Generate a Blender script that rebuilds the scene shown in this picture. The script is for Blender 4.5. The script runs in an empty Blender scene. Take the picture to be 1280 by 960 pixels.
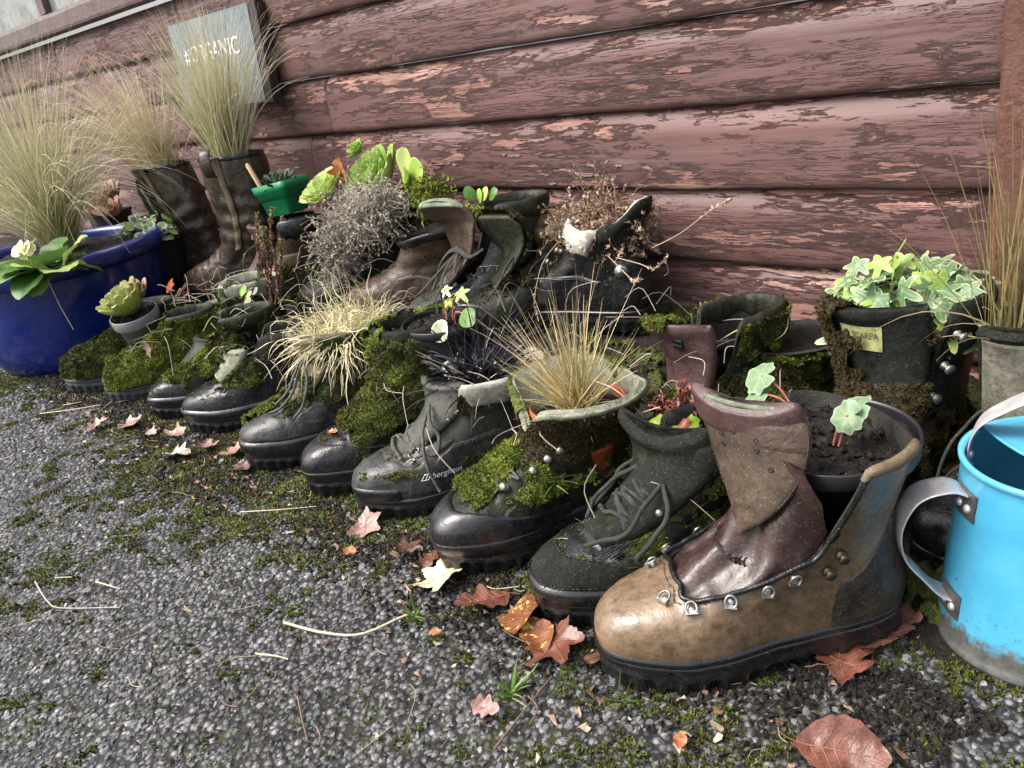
import bpy, math, random
import numpy as np
from mathutils import Matrix, Vector

SC = bpy.context.scene
COL = SC.collection
rad = math.radians
random.seed(7)
RNG = np.random.default_rng(11)

# ------------------------------------------------------------------ camera
# world: X along the shed wall, Y into the wall, Z up; camera crouching 0.6 m above the tarmac
CR = np.array([[0.71549224, 0.16279089, -0.67938942],
               [0.68136219, -0.37742333, 0.62713411],
               [-0.15432569, -0.91161985, -0.38096302]])
cam = bpy.data.cameras.new('camera')
cam.sensor_width = 36.0
cam.lens = 1035.0 / 1280.0 * 36.0
cam.clip_start = 0.02
cam.clip_end = 500.0
cam_ob = bpy.data.objects.new('camera', cam)
COL.objects.link(cam_ob)
cx, cy, cz = CR[:, 0], -CR[:, 1], -CR[:, 2]
cam_ob.matrix_world = Matrix(((cx[0], cy[0], cz[0], 0.0), (cx[1], cy[1], cz[1], 0.0),
                              (cx[2], cy[2], cz[2], 0.6), (0, 0, 0, 1)))
SC.camera = cam_ob

# ------------------------------------------------------------------ sky and light (overcast)
W = bpy.data.worlds.new('World')
SC.world = W
W.use_nodes = True
nt = W.node_tree
bg = nt.nodes['Background']
sky = nt.nodes.new('ShaderNodeTexSky')
sky.sky_type = 'NISHITA'
sky.sun_disc = False
SUN_EL, SUN_AZ = rad(52), rad(215)
sky.sun_elevation = SUN_EL
sky.sun_rotation = SUN_AZ
sky.dust_density = 6.0
sky.ozone_density = 0.6
hs = nt.nodes.new('ShaderNodeHueSaturation')
hs.inputs['Saturation'].default_value = 0.62
nt.links.new(sky.outputs[0], hs.inputs['Color'])
nt.links.new(hs.outputs[0], bg.inputs['Color'])
bg.inputs['Strength'].default_value = 0.15
sl = bpy.data.lights.new('sun', 'SUN')
sl.energy = 1.05
sl.angle = rad(28)
sl.color = (1.0, 0.99, 0.975)
so = bpy.data.objects.new('sun', sl)
COL.objects.link(so)
dirv = Vector((math.sin(SUN_AZ) * math.cos(SUN_EL), math.cos(SUN_AZ) * math.cos(SUN_EL), math.sin(SUN_EL)))
so.rotation_euler = dirv.to_track_quat('Z', 'Y').to_euler()
SC.view_settings.view_transform = 'Standard'
SC.view_settings.look = 'None'
SC.view_settings.gamma = 1.0
SC.view_settings.use_curve_mapping = False
SC.view_settings.exposure = 1.2


# ------------------------------------------------------------------ numpy helpers
def hash3(i, j, k, seed):
    n = (i * 374761393 + j * 668265263 + k * 2147483647 + seed * 974634777).astype(np.int64)
    n = (n ^ (n >> 13)) * 1274126177
    n = n ^ (n >> 16)
    return ((n & 0xFFFFFF).astype(np.float64) / 0xFFFFFF)


def vn(P, freq=1.0, seed=0):
    """smooth value noise in -1..1"""
    Q = np.asarray(P, float) * freq + 100.0
    I = np.floor(Q).astype(np.int64)
    f = Q - I
    f = f * f * (3 - 2 * f)
    r = 0
    for a in (0, 1):
        for b in (0, 1):
            for c in (0, 1):
                w = (f[..., 0] if a else 1 - f[..., 0]) * (f[..., 1] if b else 1 - f[..., 1]) * (f[..., 2] if c else 1 - f[..., 2])
                r = r + w * hash3(I[..., 0] + a, I[..., 1] + b, I[..., 2] + c, seed)
    return r * 2 - 1


def fbm(P, freq, oct=3, seed=0):
    r, a, t = 0, 1.0, 0.0
    for o in range(oct):
        r = r + a * vn(P, freq * 2 ** o, seed + o * 17)
        t += a
        a *= 0.5
    return r / t


def sst(a, b, x):
    t = np.clip((x - a) / (b - a), 0, 1)
    return t * t * (3 - 2 * t)


def cr(pts, n, ts=None):
    """Catmull-Rom through rows of pts, sampled at n places (uniform in the row index or chord)"""
    P = np.asarray(pts, float)
    m = len(P)
    if ts is None:
        ts = np.linspace(0, 1, n)
    u = np.clip(ts, 0, 1) * (m - 1)
    i = np.minimum(np.floor(u).astype(int), m - 2)
    f = (u - i)[..., None]
    p0 = P[np.maximum(i - 1, 0)]; p1 = P[i]; p2 = P[i + 1]; p3 = P[np.minimum(i + 2, m - 1)]
    return 0.5 * (2 * p1 + (p2 - p0) * f + (2 * p0 - 5 * p1 + 4 * p2 - p3) * f ** 2 + (3 * p1 - p0 - 3 * p2 + p3) * f ** 3)


def unit(v):
    v = np.asarray(v, float)
    return v / np.maximum(np.linalg.norm(v, axis=-1, keepdims=True), 1e-12)


def gridq(nu, nv, wrap=False, flip=False):
    i = np.arange(nu - 1)[:, None]
    j = np.arange(nv if wrap else nv - 1)[None, :]
    j2 = (j + 1) % nv
    a, b, c, d = i * nv + j, i * nv + j2, (i + 1) * nv + j2, (i + 1) * nv + j
    q = np.stack([x + 0 * (i + j) for x in (a, b, c, d)], -1).reshape(-1, 4)
    return q[:, ::-1] if flip else q


def grid_normals(G, wrap=False):
    du = np.gradient(G, axis=0)
    if wrap:
        dv = (np.roll(G, -1, 1) - np.roll(G, 1, 1)) * 0.5
    else:
        dv = np.gradient(G, axis=1)
    return unit(np.cross(dv, du))


class MB:
    """collects geometry, builds ONE mesh object"""
    def __init__(self):
        self.v, self.f, self.fm, self.fs, self.rnd, self.tip, self.n = [], [], [], [], [], [], 0

    def add(self, V, F, m=0, smooth=True, rnd=0.5, tip=0.0):
        V = np.asarray(V, float).reshape(-1, 3)
        F = np.asarray(F, int)
        self.v.append(V)
        self.f.append(F + self.n)
        self.fm.append(np.full(len(F), m) if np.isscalar(m) else np.asarray(m))
        self.fs.append(np.full(len(F), smooth))
        self.rnd.append(np.full(len(V), rnd) if np.isscalar(rnd) else np.asarray(rnd).reshape(-1))
        self.tip.append(np.full(len(V), tip) if np.isscalar(tip) else np.asarray(tip).reshape(-1))
        self.n += len(V)
        return self

    def mesh(self, name, mats):
        V = np.concatenate(self.v)
        me = bpy.data.meshes.new(name)
        me.vertices.add(len(V))
        me.vertices.foreach_set('co', V.astype(np.float32).ravel())
        lt = np.concatenate([np.full(len(f), f.shape[1]) for f in self.f])
        li = np.concatenate([f.ravel() for f in self.f])
        me.loops.add(len(li))
        me.polygons.add(len(lt))
        me.loops.foreach_set('vertex_index', li.astype(np.int32))
        ls = np.concatenate([[0], np.cumsum(lt)[:-1]])
        me.polygons.foreach_set('loop_start', ls.astype(np.int32))
        for mt in mats:
            me.materials.append(mt)
        me.polygons.foreach_set('material_index', np.concatenate(self.fm).astype(np.int32))
        me.polygons.foreach_set('use_smooth', np.concatenate(self.fs))
        for nm, arr in (('rnd', self.rnd), ('tip', self.tip)):
            at = me.attributes.new(nm, 'FLOAT', 'POINT')
            at.data.foreach_set('value', np.concatenate(arr).astype(np.float32))
        me.update(calc_edges=True)
        me.validate()
        return me

    def build(self, name, mats, parent=None, kind=None):
        if not isinstance(mats, (list, tuple)):
            mats = [mats]
        return link(name, self.mesh(name, mats), parent, kind)


def link(name, data, parent=None, kind=None):
    o = bpy.data.objects.new(name, data)
    COL.objects.link(o)
    if parent is not None:
        o.parent = parent
    if kind:
        o['kind'] = kind
    return o


def thing(name, label, cat, loc=(0, 0, 0), rot=(0, 0, 0), group=None):
    o = bpy.data.objects.new(name, None)
    o.empty_display_size = 0.05
    COL.objects.link(o)
    o.location = loc
    o.rotation_euler = rot
    return tag(o, label, cat, group)


def tag(o, label, cat, group=None):
    o['label'] = label
    o['category'] = cat
    if group:
        o['group'] = group
    return o


# shapes ------------------------------------------------------------
def frames(P, up=None):
    T = unit(np.gradient(P, axis=0))
    n = np.cross(T[0], [0, 0, 1.0] if up is None else up)
    if np.linalg.norm(n) < 1e-3:
        n = np.cross(T[0], [1.0, 0, 0])
    n = unit(n)
    N = []
    for t in T:
        n = unit(n - t * np.dot(n, t))
        N.append(n)
    N = np.array(N)
    return T, N, np.cross(T, N)


def tube(mb, P, r, k=6, m=0, rnd=0.5, caps=True, tip=None, closed=False):
    P = np.asarray(P, float)
    n = len(P)
    r = np.broadcast_to(np.asarray(r, float), (n,))
    T, N, B = frames(P)
    a = np.linspace(0, 2 * math.pi, k, endpoint=False)
    G = P[:, None] + r[:, None, None] * (np.cos(a)[None, :, None] * N[:, None] + np.sin(a)[None, :, None] * B[:, None])
    q = gridq(n, k, True)
    if closed:
        q = np.concatenate([q, np.stack([(n - 1) * k + np.arange(k), (n - 1) * k + (np.arange(k) + 1) % k, (np.arange(k) + 1) % k, np.arange(k)], -1)])
    t = np.repeat(np.linspace(0, 1, n), k) if tip is None else tip
    mb.add(G, q, m, True, rnd, t)
    if caps and not closed:
        for e, fl in ((0, False), (n - 1, True)):
            V = np.concatenate([G[e], P[e:e + 1] + T[e] * r[e] * (0.5 if fl else -0.5)])
            i = np.arange(k)
            F = np.stack([i, (i + 1) % k, np.full(k, k)], -1)
            mb.add(V, F if fl else F[:, ::-1], m, True, rnd, t[-1] if (fl and not np.isscalar(t)) else 0)


def strap(mb, C, S, hw, th, n=14, m=0, curv=0.0, puff=None, rnd=0.5, pw=0.55, side_w=None):
    """closed flattened tube: centre line C, side direction S, half width hw, half thickness th"""
    C = np.asarray(C, float)
    k = len(C)
    S = np.broadcast_to(unit(S), C.shape)
    T = unit(np.gradient(C, axis=0))
    Nn = unit(np.cross(T, S))
    hw = np.broadcast_to(np.asarray(hw, float), (k,))
    th = np.broadcast_to(np.asarray(th, float), (k,))
    curv = np.broadcast_to(np.asarray(curv, float), (k,))
    a = np.linspace(0, 2 * math.pi, n, endpoint=False)
    c = np.sign(np.cos(a)) * np.abs(np.cos(a)) ** 0.8
    s = np.sign(np.sin(a)) * np.abs(np.sin(a)) ** pw
    G = C[:, None] + (hw[:, None] * c)[..., None] * S[:, None] + (th[:, None] * s - curv[:, None] * c ** 2)[..., None] * Nn[:, None]
    mb.add(G, gridq(k, n, True), m, True, rnd, np.repeat(np.linspace(0, 1, k), n))
    for e in (0, k - 1):
        V = np.concatenate([G[e], G[e].mean(0)[None]])
        i = np.arange(n)
        F = np.stack([i, (i + 1) % n, np.full(n, n)], -1)
        mb.add(V, F if e else F[:, ::-1], m, True, rnd, 0 if e == 0 else 1)
    return G, grid_normals(G, True)


def lathe(mb, prof, n=64, m=0, sq=0.0, smooth=True, center=(0, 0, 0)):
    """prof rows (r, z); closes nothing by itself"""
    P = np.asarray(prof, float)
    a = np.linspace(0, 2 * math.pi, n, endpoint=False)
    ca, sa = np.cos(a), np.sin(a)
    if sq:
        k = (np.abs(ca) ** sq + np.abs(sa) ** sq) ** (-1.0 / sq)
        ca, sa = ca * k, sa * k
    G = np.stack([P[:, None, 0] * ca, P[:, None, 0] * sa, P[:, None, 1] + 0 * ca], -1) + np.asarray(center)
    mb.add(G, gridq(len(P), n, True), m, smooth)
    return G


def box(mb, lo, hi, m=0, R=None, t=(0, 0, 0)):
    lo, hi = np.asarray(lo, float), np.asarray(hi, float)
    V = np.array([[(lo, hi)[i][0], (lo, hi)[j][1], (lo, hi)[k][2]] for i in (0, 1) for j in (0, 1) for k in (0, 1)])
    if R is not None:
        V = V @ np.asarray(R).T
    V = V + np.asarray(t)
    F = np.array([[0, 1, 3, 2], [4, 6, 7, 5], [0, 4, 5, 1], [2, 3, 7, 6], [0, 2, 6, 4], [1, 5, 7, 3]])
    mb.add(V, F, m, False)


def rotz(a):
    c, s = math.cos(a), math.sin(a)
    return np.array([[c, -s, 0], [s, c, 0], [0, 0, 1.0]])


def basis(z, x=(1, 0, 0)):
    z = unit(z)
    x = np.asarray(x, float)
    x = x - z * np.dot(x, z)
    if np.linalg.norm(x) < 1e-4:
        x = np.cross(z, [0, 1.0, 0.1])
    x = unit(x)
    return np.stack([x, np.cross(z, x), z], 1)


# ------------------------------------------------------------------ materials
class NT:
    def __init__(self, name):
        self.m = bpy.data.materials.new(name)
        self.m.use_nodes = True
        self.t = self.m.node_tree
        self.b = self.t.nodes['Principled BSDF']
        self.co = None

    def n(self, typ, **kw):
        nd = self.t.nodes.new(typ)
        for k, v in kw.items():
            setattr(nd, k, v)
        return nd

    def l(self, a, b):
        self.t.links.new(a, b)

    def coords(self, scale=(1, 1, 1)):
        if self.co is None:
            self.co = self.n('ShaderNodeTexCoord').outputs['Object']
        mp = self.n('ShaderNodeMapping')
        mp.inputs['Scale'].default_value = scale
        self.l(self.co, mp.inputs['Vector'])
        return mp.outputs[0]

    def noise(self, s, detail=4, rough=0.55, scale=(1, 1, 1), dist=0.0, w=None):
        nd = self.n('ShaderNodeTexNoise')
        if w is not None:
            nd.noise_dimensions = '4D'
            self.l(w, nd.inputs['W'])
        nd.inputs['Scale'].default_value = s
        nd.inputs['Detail'].default_value = detail
        nd.inputs['Roughness'].default_value = rough
        nd.inputs['Distortion'].default_value = dist
        self.l(self.coords(scale), nd.inputs['Vector'])
        return nd.outputs['Fac']

    def voro(self, s, feature='F1', scale=(1, 1, 1), out='Distance'):
        nd = self.n('ShaderNodeTexVoronoi', feature=feature)
        nd.inputs['Scale'].default_value = s
        self.l(self.coords(scale), nd.inputs['Vector'])
        return nd.outputs[out]

    def attr(self, name):
        return self.n('ShaderNodeAttribute', attribute_name=name).outputs['Fac']

    def ramp(self, fac, stops, interp='LINEAR'):
        nd = self.n('ShaderNodeValToRGB')
        nd.color_ramp.interpolation = interp
        el = nd.color_ramp.elements
        while len(el) < len(stops):
            el.new(0.5)
        for e, (p, c) in zip(el, stops):
            e.position = p
            if np.isscalar(c):
                c = (c, c, c)
            e.color = (*c, 1)
        self.l(fac, nd.inputs[0])
        return nd.outputs[0]

    def mix(self, fac, a, b, mode='MIX'):
        nd = self.n('ShaderNodeMix', data_type='RGBA', blend_type=mode)
        for sock, v in ((nd.inputs[0], fac), (nd.inputs[6], a), (nd.inputs[7], b)):
            if hasattr(v, 'is_output'):
                self.l(v, sock)
            elif np.isscalar(v):
                sock.default_value = v
            else:
                sock.default_value = (*v, 1)
        return nd.outputs[2]

    def math(self, op, a, b=0.0, clamp=False):
        nd = self.n('ShaderNodeMath', operation=op, use_clamp=clamp)
        for sock, v in ((nd.inputs[0], a), (nd.inputs[1], b)):
            if hasattr(v, 'is_output'):
                self.l(v, sock)
            else:
                sock.default_value = v
        return nd.outputs[0]

    def bump(self, h, strength=0.5, dist=0.002, prev=None):
        nd = self.n('ShaderNodeBump')
        nd.inputs['Strength'].default_value = strength
        nd.inputs['Distance'].default_value = dist
        self.l(h, nd.inputs['Height'])
        if prev is not None:
            self.l(prev, nd.inputs['Normal'])
        return nd.outputs[0]

    def out(self, color=None, rough=None, normal=None, metal=None, spec=None, coat=None, sss=None, coat_rough=0.08):
        for key, v in (('Base Color', color), ('Roughness', rough), ('Normal', normal), ('Metallic', metal), ('Specular IOR Level', spec), ('Coat Weight', coat)):
            if v is None:
                continue
            s = self.b.inputs[key]
            if hasattr(v, 'is_output'):
                self.l(v, s)
            elif np.isscalar(v):
                s.default_value = v
            else:
                s.default_value = (*v, 1)
        if coat is not None:
            self.b.inputs['Coat Roughness'].default_value = coat_rough
        return self.m


def leather(name, c1, c2, algae=0.35, rough=(0.3, 0.6), grain=900, gs=0.25, alg=(0.035, 0.045, 0.012), mud=0.2, sc=22, wrinkle=0.4, spots=0.0, spec=0.5, grit=0.35):
    n = NT(name)
    big = n.noise(sc, 6, 0.7, dist=.4)
    col = n.ramp(big, [(0.32, c1), (0.68, c2)])
    col = n.mix(n.ramp(n.noise(95, 6, 0.75), [(0.34, 0.6), (0.54, 0.0)]), col, tuple(x * 0.35 for x in c1))
    if algae:
        a = n.ramp(n.noise(34, 8, 0.78), [(0.64 - algae * 0.24, 0.0), (0.70 - algae * 0.18, 1.0)])
        col = n.mix(n.math('MULTIPLY', a, n.ramp(n.noise(280, 3, .7), [(.38, .1), (.62, 1.0)])), col, alg)
    fine = n.noise(170, 5, 0.75)
    col = n.mix(n.ramp(fine, [(0.57, 0.0), (0.72, mud)]), col, (0.085, 0.072, 0.05))
    if grit:
        g = n.ramp(n.noise(520, 2, 0.6), [(.66, 0.0), (.72, grit)])
        col = n.mix(g, col, (0.30, 0.28, 0.24))
    if spots:
        sp = n.ramp(n.voro(210), [(0.08, spots), (0.16, 0.0)])
        col = n.mix(sp, col, (0.42, 0.38, 0.28))
    r = n.ramp(n.noise(48, 6, 0.7), [(0.32, rough[0]), (0.68, rough[1])])
    b = n.bump(n.voro(grain), min(1, gs * 1.2), 0.0007)
    b = n.bump(n.noise(46, 5, 0.6, dist=1.6), min(1, wrinkle * 1.1), 0.0040, b)
    b = n.bump(fine, .30, 0.0010, b)
    return n.out(col, r, b, spec=spec)


def plain(name, c, rough=0.5, bumps=120, bs=0.2, var=0.25, metal=0.0, spec=0.5, coat=None):
    n = NT(name)
    col = n.mix(n.ramp(n.noise(bumps * 0.4, 5, 0.65), [(0.3, 0.0), (0.75, 1.0)]), tuple(x * (1 - var) for x in c), tuple(min(1, x * (1 + var)) for x in c))
    r = n.ramp(n.noise(bumps * 0.7, 4), [(0.3, max(0.03, rough - 0.12)), (0.7, min(1, rough + 0.12))])
    return n.out(col, r, n.bump(n.noise(bumps, 4, 0.6), bs, 0.001), metal, spec, coat)


def foliage(name, stops, tipstops=None, rough=0.5, sat=0.0, back=0.25, spec=0.4, noise_s=140):
    """colour per leaf/blade from 'rnd'; along it from 'tip'"""
    n = NT(name)
    col = n.ramp(n.attr('rnd'), stops)
    if tipstops:
        fac = n.ramp(n.attr('tip'), [(p, f) for p, f, c in tipstops])
        col = n.mix(fac, col, tipstops[-1][2])
    col = n.mix(n.ramp(n.noise(noise_s, 3), [(0.3, 0.22), (0.6, 0.0)]), col, (0.02, 0.02, 0.006))
    m = n.out(col, rough, None, spec=spec)
    if back:
        tr = n.n('ShaderNodeBsdfTranslucent')
        n.l(col, tr.inputs['Color'])
        mx = n.n('ShaderNodeMixShader')
        mx.inputs[0].default_value = back
        n.l(n.b.outputs[0], mx.inputs[1])
        n.l(tr.outputs[0], mx.inputs[2])
        n.l(mx.outputs[0], n.t.nodes['Material Output'].inputs['Surface'])
    return m


def moss_mat(name, stops, dead=(0.05, 0.032, 0.012), dead_at=0.6):
    n = NT(name)
    col = n.ramp(n.attr('rnd'), stops)
    d = n.ramp(n.noise(30, 5, 0.65), [(dead_at - 0.1, 0.0), (dead_at + 0.08, 0.85)])
    col = n.mix(d, col, dead)
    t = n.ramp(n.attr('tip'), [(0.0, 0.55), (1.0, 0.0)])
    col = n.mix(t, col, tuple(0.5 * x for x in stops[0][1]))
    return n.out(col, 0.6, n.bump(n.noise(500, 3), 0.6, 0.002), spec=0.25)


LE = {}
LE['tan'] = leather('tan_leather', (0.070, 0.045, 0.024), (0.235, 0.158, 0.094), 0.2, (0.14, 0.40), 700, 0.08, (0.045, 0.04, 0.016), 0.35, 8, 0.2, 0.25, .7)
LE['grime'] = leather('grimy_heel_leather', (0.014, 0.012, 0.010), (0.055, 0.044, 0.032), 0.3, (0.2, 0.5), 700, 0.15, (0.04, 0.04, 0.018), 0.35, 14, 0.3, 0.3, .4)
LE['pale_worn'] = leather('pale_worn_tongue', (0.05, 0.05, 0.038), (0.24, 0.22, 0.17), 0.4, (0.5, 0.8), 700, 0.3, (0.06, 0.065, 0.03), 0.4, 16, 0.4, 0.2, .25)
LE['tongue_brown'] = leather('worn_brown_suede', (0.045, 0.031, 0.022), (0.115, 0.082, 0.056), 0.14, (0.35, 0.7), 900, 0.2, (0.045, 0.045, 0.018), 0.5, 20, 0.3, 0.4, .3)
LE['gusset'] = leather('shiny_brown_gusset_leather', (0.022, 0.012, 0.011), (0.066, 0.036, 0.032), 0.05, (0.20, 0.42), 800, 0.08, (0.04, 0.04, 0.02), 0.15, 18, 0.22, 0.3, .6)
LE['black'] = leather('wet_black_leather', (0.006, 0.006, 0.007), (0.020, 0.020, 0.022), 0.18, (0.10, 0.34), 700, 0.12, (0.035, 0.04, 0.013), 0.2, 24, 0.3, 0.2, .45)
LE['grey'] = leather('worn_grey_leather', (0.022, 0.023, 0.022), (0.075, 0.075, 0.072), 0.25, (0.16, 0.42), 800, 0.2, (0.045, 0.05, 0.018), 0.3, 26, 0.4, 0.2, .4)
LE['dark'] = leather('grimy_dark_leather', (0.008, 0.009, 0.006), (0.028, 0.028, 0.02), 0.55, (0.25, 0.65), 700, 0.3, (0.03, 0.038, 0.009), 0.3, 30, 0.5, 0.15, .25)
LE['nubuck'] = leather('grey_green_nubuck', (0.035, 0.037, 0.031), (0.085, 0.085, 0.075), 0.4, (0.35, 0.65), 1000, 0.3, (0.045, 0.055, 0.016), 0.35, 24, 0.4, 0.2, .28)
LE['brown'] = leather('dark_brown_leather', (0.035, 0.022, 0.016), (0.085, 0.055, 0.040), 0.3, (0.22, 0.5), 700, 0.2, (0.035, 0.036, 0.014), 0.3, 22, 0.4, 0.2, .4)
LE['oxblood'] = leather('oxblood_tongue_leather', (0.055, 0.028, 0.026), (0.095, 0.052, 0.048), 0.08, (0.3, 0.55), 800, 0.2, (0.03, 0.03, 0.012), 0.25, 22, 0.3, 0.1)
LE['khaki'] = leather('khaki_suede', (0.10, 0.075, 0.04), (0.17, 0.13, 0.075), 0.2, (0.6, 0.85), 900, 0.3)
LE['wellie'] = leather('brown_rigger_leather', (0.022, 0.016, 0.011), (0.075, 0.053, 0.037), 0.2, (0.2, 0.45), 600, 0.2, (0.035, 0.034, 0.016), 0.2, 10, 0.45, 0.1)
LE['blue_grey'] = leather('slate_blue_leather', (0.030, 0.037, 0.044), (0.075, 0.088, 0.10), 0.12, (0.25, 0.5), 700, 0.2, (0.04, 0.045, 0.02), 0.3, 16, 0.4)
LE['fabric'] = leather('wet_black_fabric', (0.007, 0.009, 0.007), (0.024, 0.026, 0.022), 0.35, (0.4, 0.8), 1500, 0.7, (0.035, 0.045, 0.012), 0.3, 40, 0.5, 0.2, .16)
LE['fleece'] = leather('pale_padded_lining', (0.30, 0.29, 0.24), (0.62, 0.60, 0.52), 0.35, (0.7, 0.95), 500, 0.8, (0.10, 0.11, 0.05), 0.3, 30, 0.4)
LE['mossy_lining'] = leather('mossy_pale_lining', (0.16, 0.17, 0.12), (0.36, 0.36, 0.28), 0.65, (0.7, 0.95), 500, 0.8, (0.09, 0.11, 0.03), 0.3, 30, 0.5)
LE['green_lining'] = leather('algae_green_lining', (0.10, 0.13, 0.085), (0.26, 0.31, 0.21), 0.3, (0.6, 0.9), 700, 0.6, (0.07, 0.09, 0.03), 0.2, 30, 0.4)
LE['inside'] = leather('dark_boot_inside', (0.014, 0.012, 0.010), (0.035, 0.032, 0.026), 0.3, (0.6, 0.9), 500, 0.5)
RUB = leather('wet_black_rubber', (0.005, 0.005, 0.006), (0.012, 0.012, 0.014), 0.14, (0.16, 0.42), 900, 0.04, (0.03, 0.033, 0.014), 0.22, 30, 0.14, 0.1, .75)
RUB_GREY = leather('grey_rubber', (0.035, 0.036, 0.038), (0.075, 0.078, 0.08), 0.3, (0.35, 0.65), 900, 0.15, (0.04, 0.045, 0.015), 0.35, 30, 0.3)
LACE = leather('grey_green_lace', (0.06, 0.065, 0.055), (0.17, 0.17, 0.15), 0.4, (0.6, 0.9), 1800, 0.8, (0.05, 0.06, 0.02), 0.3, 60, 0.5)
LACE_D = leather('dark_lace', (0.02, 0.022, 0.018), (0.06, 0.065, 0.055), 0.4, (0.6, 0.9), 1800, 0.8, (0.03, 0.04, 0.012), 0.3, 60, 0.5)
LACE_P = leather('pale_lace', (0.22, 0.24, 0.22), (0.40, 0.42, 0.39), 0.2, (0.6, 0.9), 1800, 0.8, (0.08, 0.09, 0.03), 0.3, 60, 0.5)
METAL = plain('worn_steel', (0.36, 0.35, 0.33), 0.36, 300, 0.4, 0.45, 0.85)
METAL_D = plain('tarnished_brass', (0.10, 0.075, 0.055), 0.45, 300, 0.3, 0.4, 0.85)
THREAD = plain('stitching_thread', (0.06, 0.05, 0.035), 0.8, 400)
THREAD_L = plain('pale_stitching', (0.13, 0.12, 0.10), 0.8, 400)
SOIL = leather('wet_black_soil', (0.006, 0.0045, 0.004), (0.024, 0.018, 0.015), 0.12, (0.5, 0.9), 260, 1.0, (0.03, 0.035, 0.012), 0.25, 60, 1.0, 0, .25, .5)
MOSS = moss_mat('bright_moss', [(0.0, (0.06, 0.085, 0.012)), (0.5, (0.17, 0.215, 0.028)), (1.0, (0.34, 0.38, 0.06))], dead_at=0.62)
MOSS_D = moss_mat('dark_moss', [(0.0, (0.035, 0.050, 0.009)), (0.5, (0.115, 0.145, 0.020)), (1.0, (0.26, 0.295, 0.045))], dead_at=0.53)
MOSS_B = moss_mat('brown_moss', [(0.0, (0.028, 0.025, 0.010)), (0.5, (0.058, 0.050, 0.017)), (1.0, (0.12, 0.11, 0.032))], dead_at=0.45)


def ray(px, py):
    d = CR @ np.array([px - 640.0, py - 480.0, 1035.0])
    return d


def GP(px, py, z=0.0):
    """the place at height z seen at that spot of the photograph"""
    d = ray(px, py)
    return np.array([0, 0, 0.6]) + d * ((z - 0.6) / d[2])


def YP(px, py, y):
    """the place at depth y (distance towards the shed) seen at that spot of the photograph"""
    d = ray(px, py)
    return np.array([0, 0, 0.6]) + d * (y / d[1])


# ------------------------------------------------------------------ moss and tufts
def tufts(mb, P, N, ln, blades=4, width=0.0011, rnd=None, spread=(0.15, 1.15), rng=RNG, m=0):
    M = len(P)
    if M == 0:
        return
    ln = np.broadcast_to(np.asarray(ln, float), (M,))
    rnd = rng.random(M) if rnd is None else rnd
    p = np.repeat(P, blades, 0)
    n = np.repeat(N, blades, 0)
    r = rng.normal(size=p.shape)
    tg = unit(r - n * (r * n).sum(-1, keepdims=True))
    a = rng.uniform(*spread, len(p))[:, None]
    d = unit(n * np.cos(a) + tg * np.sin(a))
    w = unit(np.cross(d, n) + 1e-6) * (width * rng.uniform(0.7, 1.4, len(p)))[:, None]
    L = (np.repeat(ln, blades) * rng.uniform(0.6, 1.3, len(p)))[:, None]
    b = p - n * 0.0006 + tg * 0.0005
    V = np.stack([b - w, b + w, b + d * L], 1)
    F = np.arange(len(p) * 3).reshape(-1, 3)
    rr = np.clip(np.repeat(rnd, blades * 3), 0, 1)
    mb.add(V, F, m, True, rr, np.tile([0.2, 0.2, 1.0], len(p)))


def moss_grid(mb, P, N, wrap, w, h, freq=45, seed=0, dens=160000, ln=0.0042, soft=0.75, base=True):
    sh = P.shape[:2]
    p = P.reshape(-1, 3)
    nn = N.reshape(-1, 3)
    Wt = w.reshape(-1) + soft * (fbm(p, freq, 3, seed) + .35 * vn(p, freq * 7, seed + 3))
    lump = 0.5 + 0.5 * np.clip(.65 * vn(p, freq * 2.2, seed + 5) + .55 * vn(p, freq * 5.5, seed + 6), -1, 1)
    disp = h * sst(0.42, 0.95, Wt) * (0.25 + 1.05 * lump) + 0.0006
    V = p + nn * disp[:, None]
    q = gridq(sh[0], sh[1], wrap)
    q = q[(Wt[q] > 0.5).all(1)]
    if len(q) == 0:
        return
    rn = np.clip(0.45 + 0.5 * vn(p, freq * 0.9, seed + 9) + 0.25 * (lump - 0.5), 0, 1)
    u, inv = np.unique(q, return_inverse=True)
    if base:
        mb.add(V[u], inv.reshape(q.shape), 0, True, rn[u] * 0.6, 0.15)
    A, B, C, D = (V[q[:, i]] for i in range(4))
    area = 0.5 * np.linalg.norm(np.cross(C - A, D - B), axis=1)
    cnt = RNG.poisson(area * dens)
    idx = np.repeat(np.arange(len(q)), cnt)
    a, b = RNG.random(len(idx))[:, None], RNG.random(len(idx))[:, None]
    pt = (A[idx] * (1 - a) + B[idx] * a) * (1 - b) + (D[idx] * (1 - a) + C[idx] * a) * b
    fn = unit(np.cross(B - A, D - A))[idx]
    fn = unit(fn + np.array([0, 0, 0.25]))
    tufts(mb, pt, fn, ln * (0.7 + 0.6 * rn[q[idx, 0]]), rnd=np.clip(rn[q[idx, 0]] + RNG.normal(0, 0.16, len(idx)), 0, 1))


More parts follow.
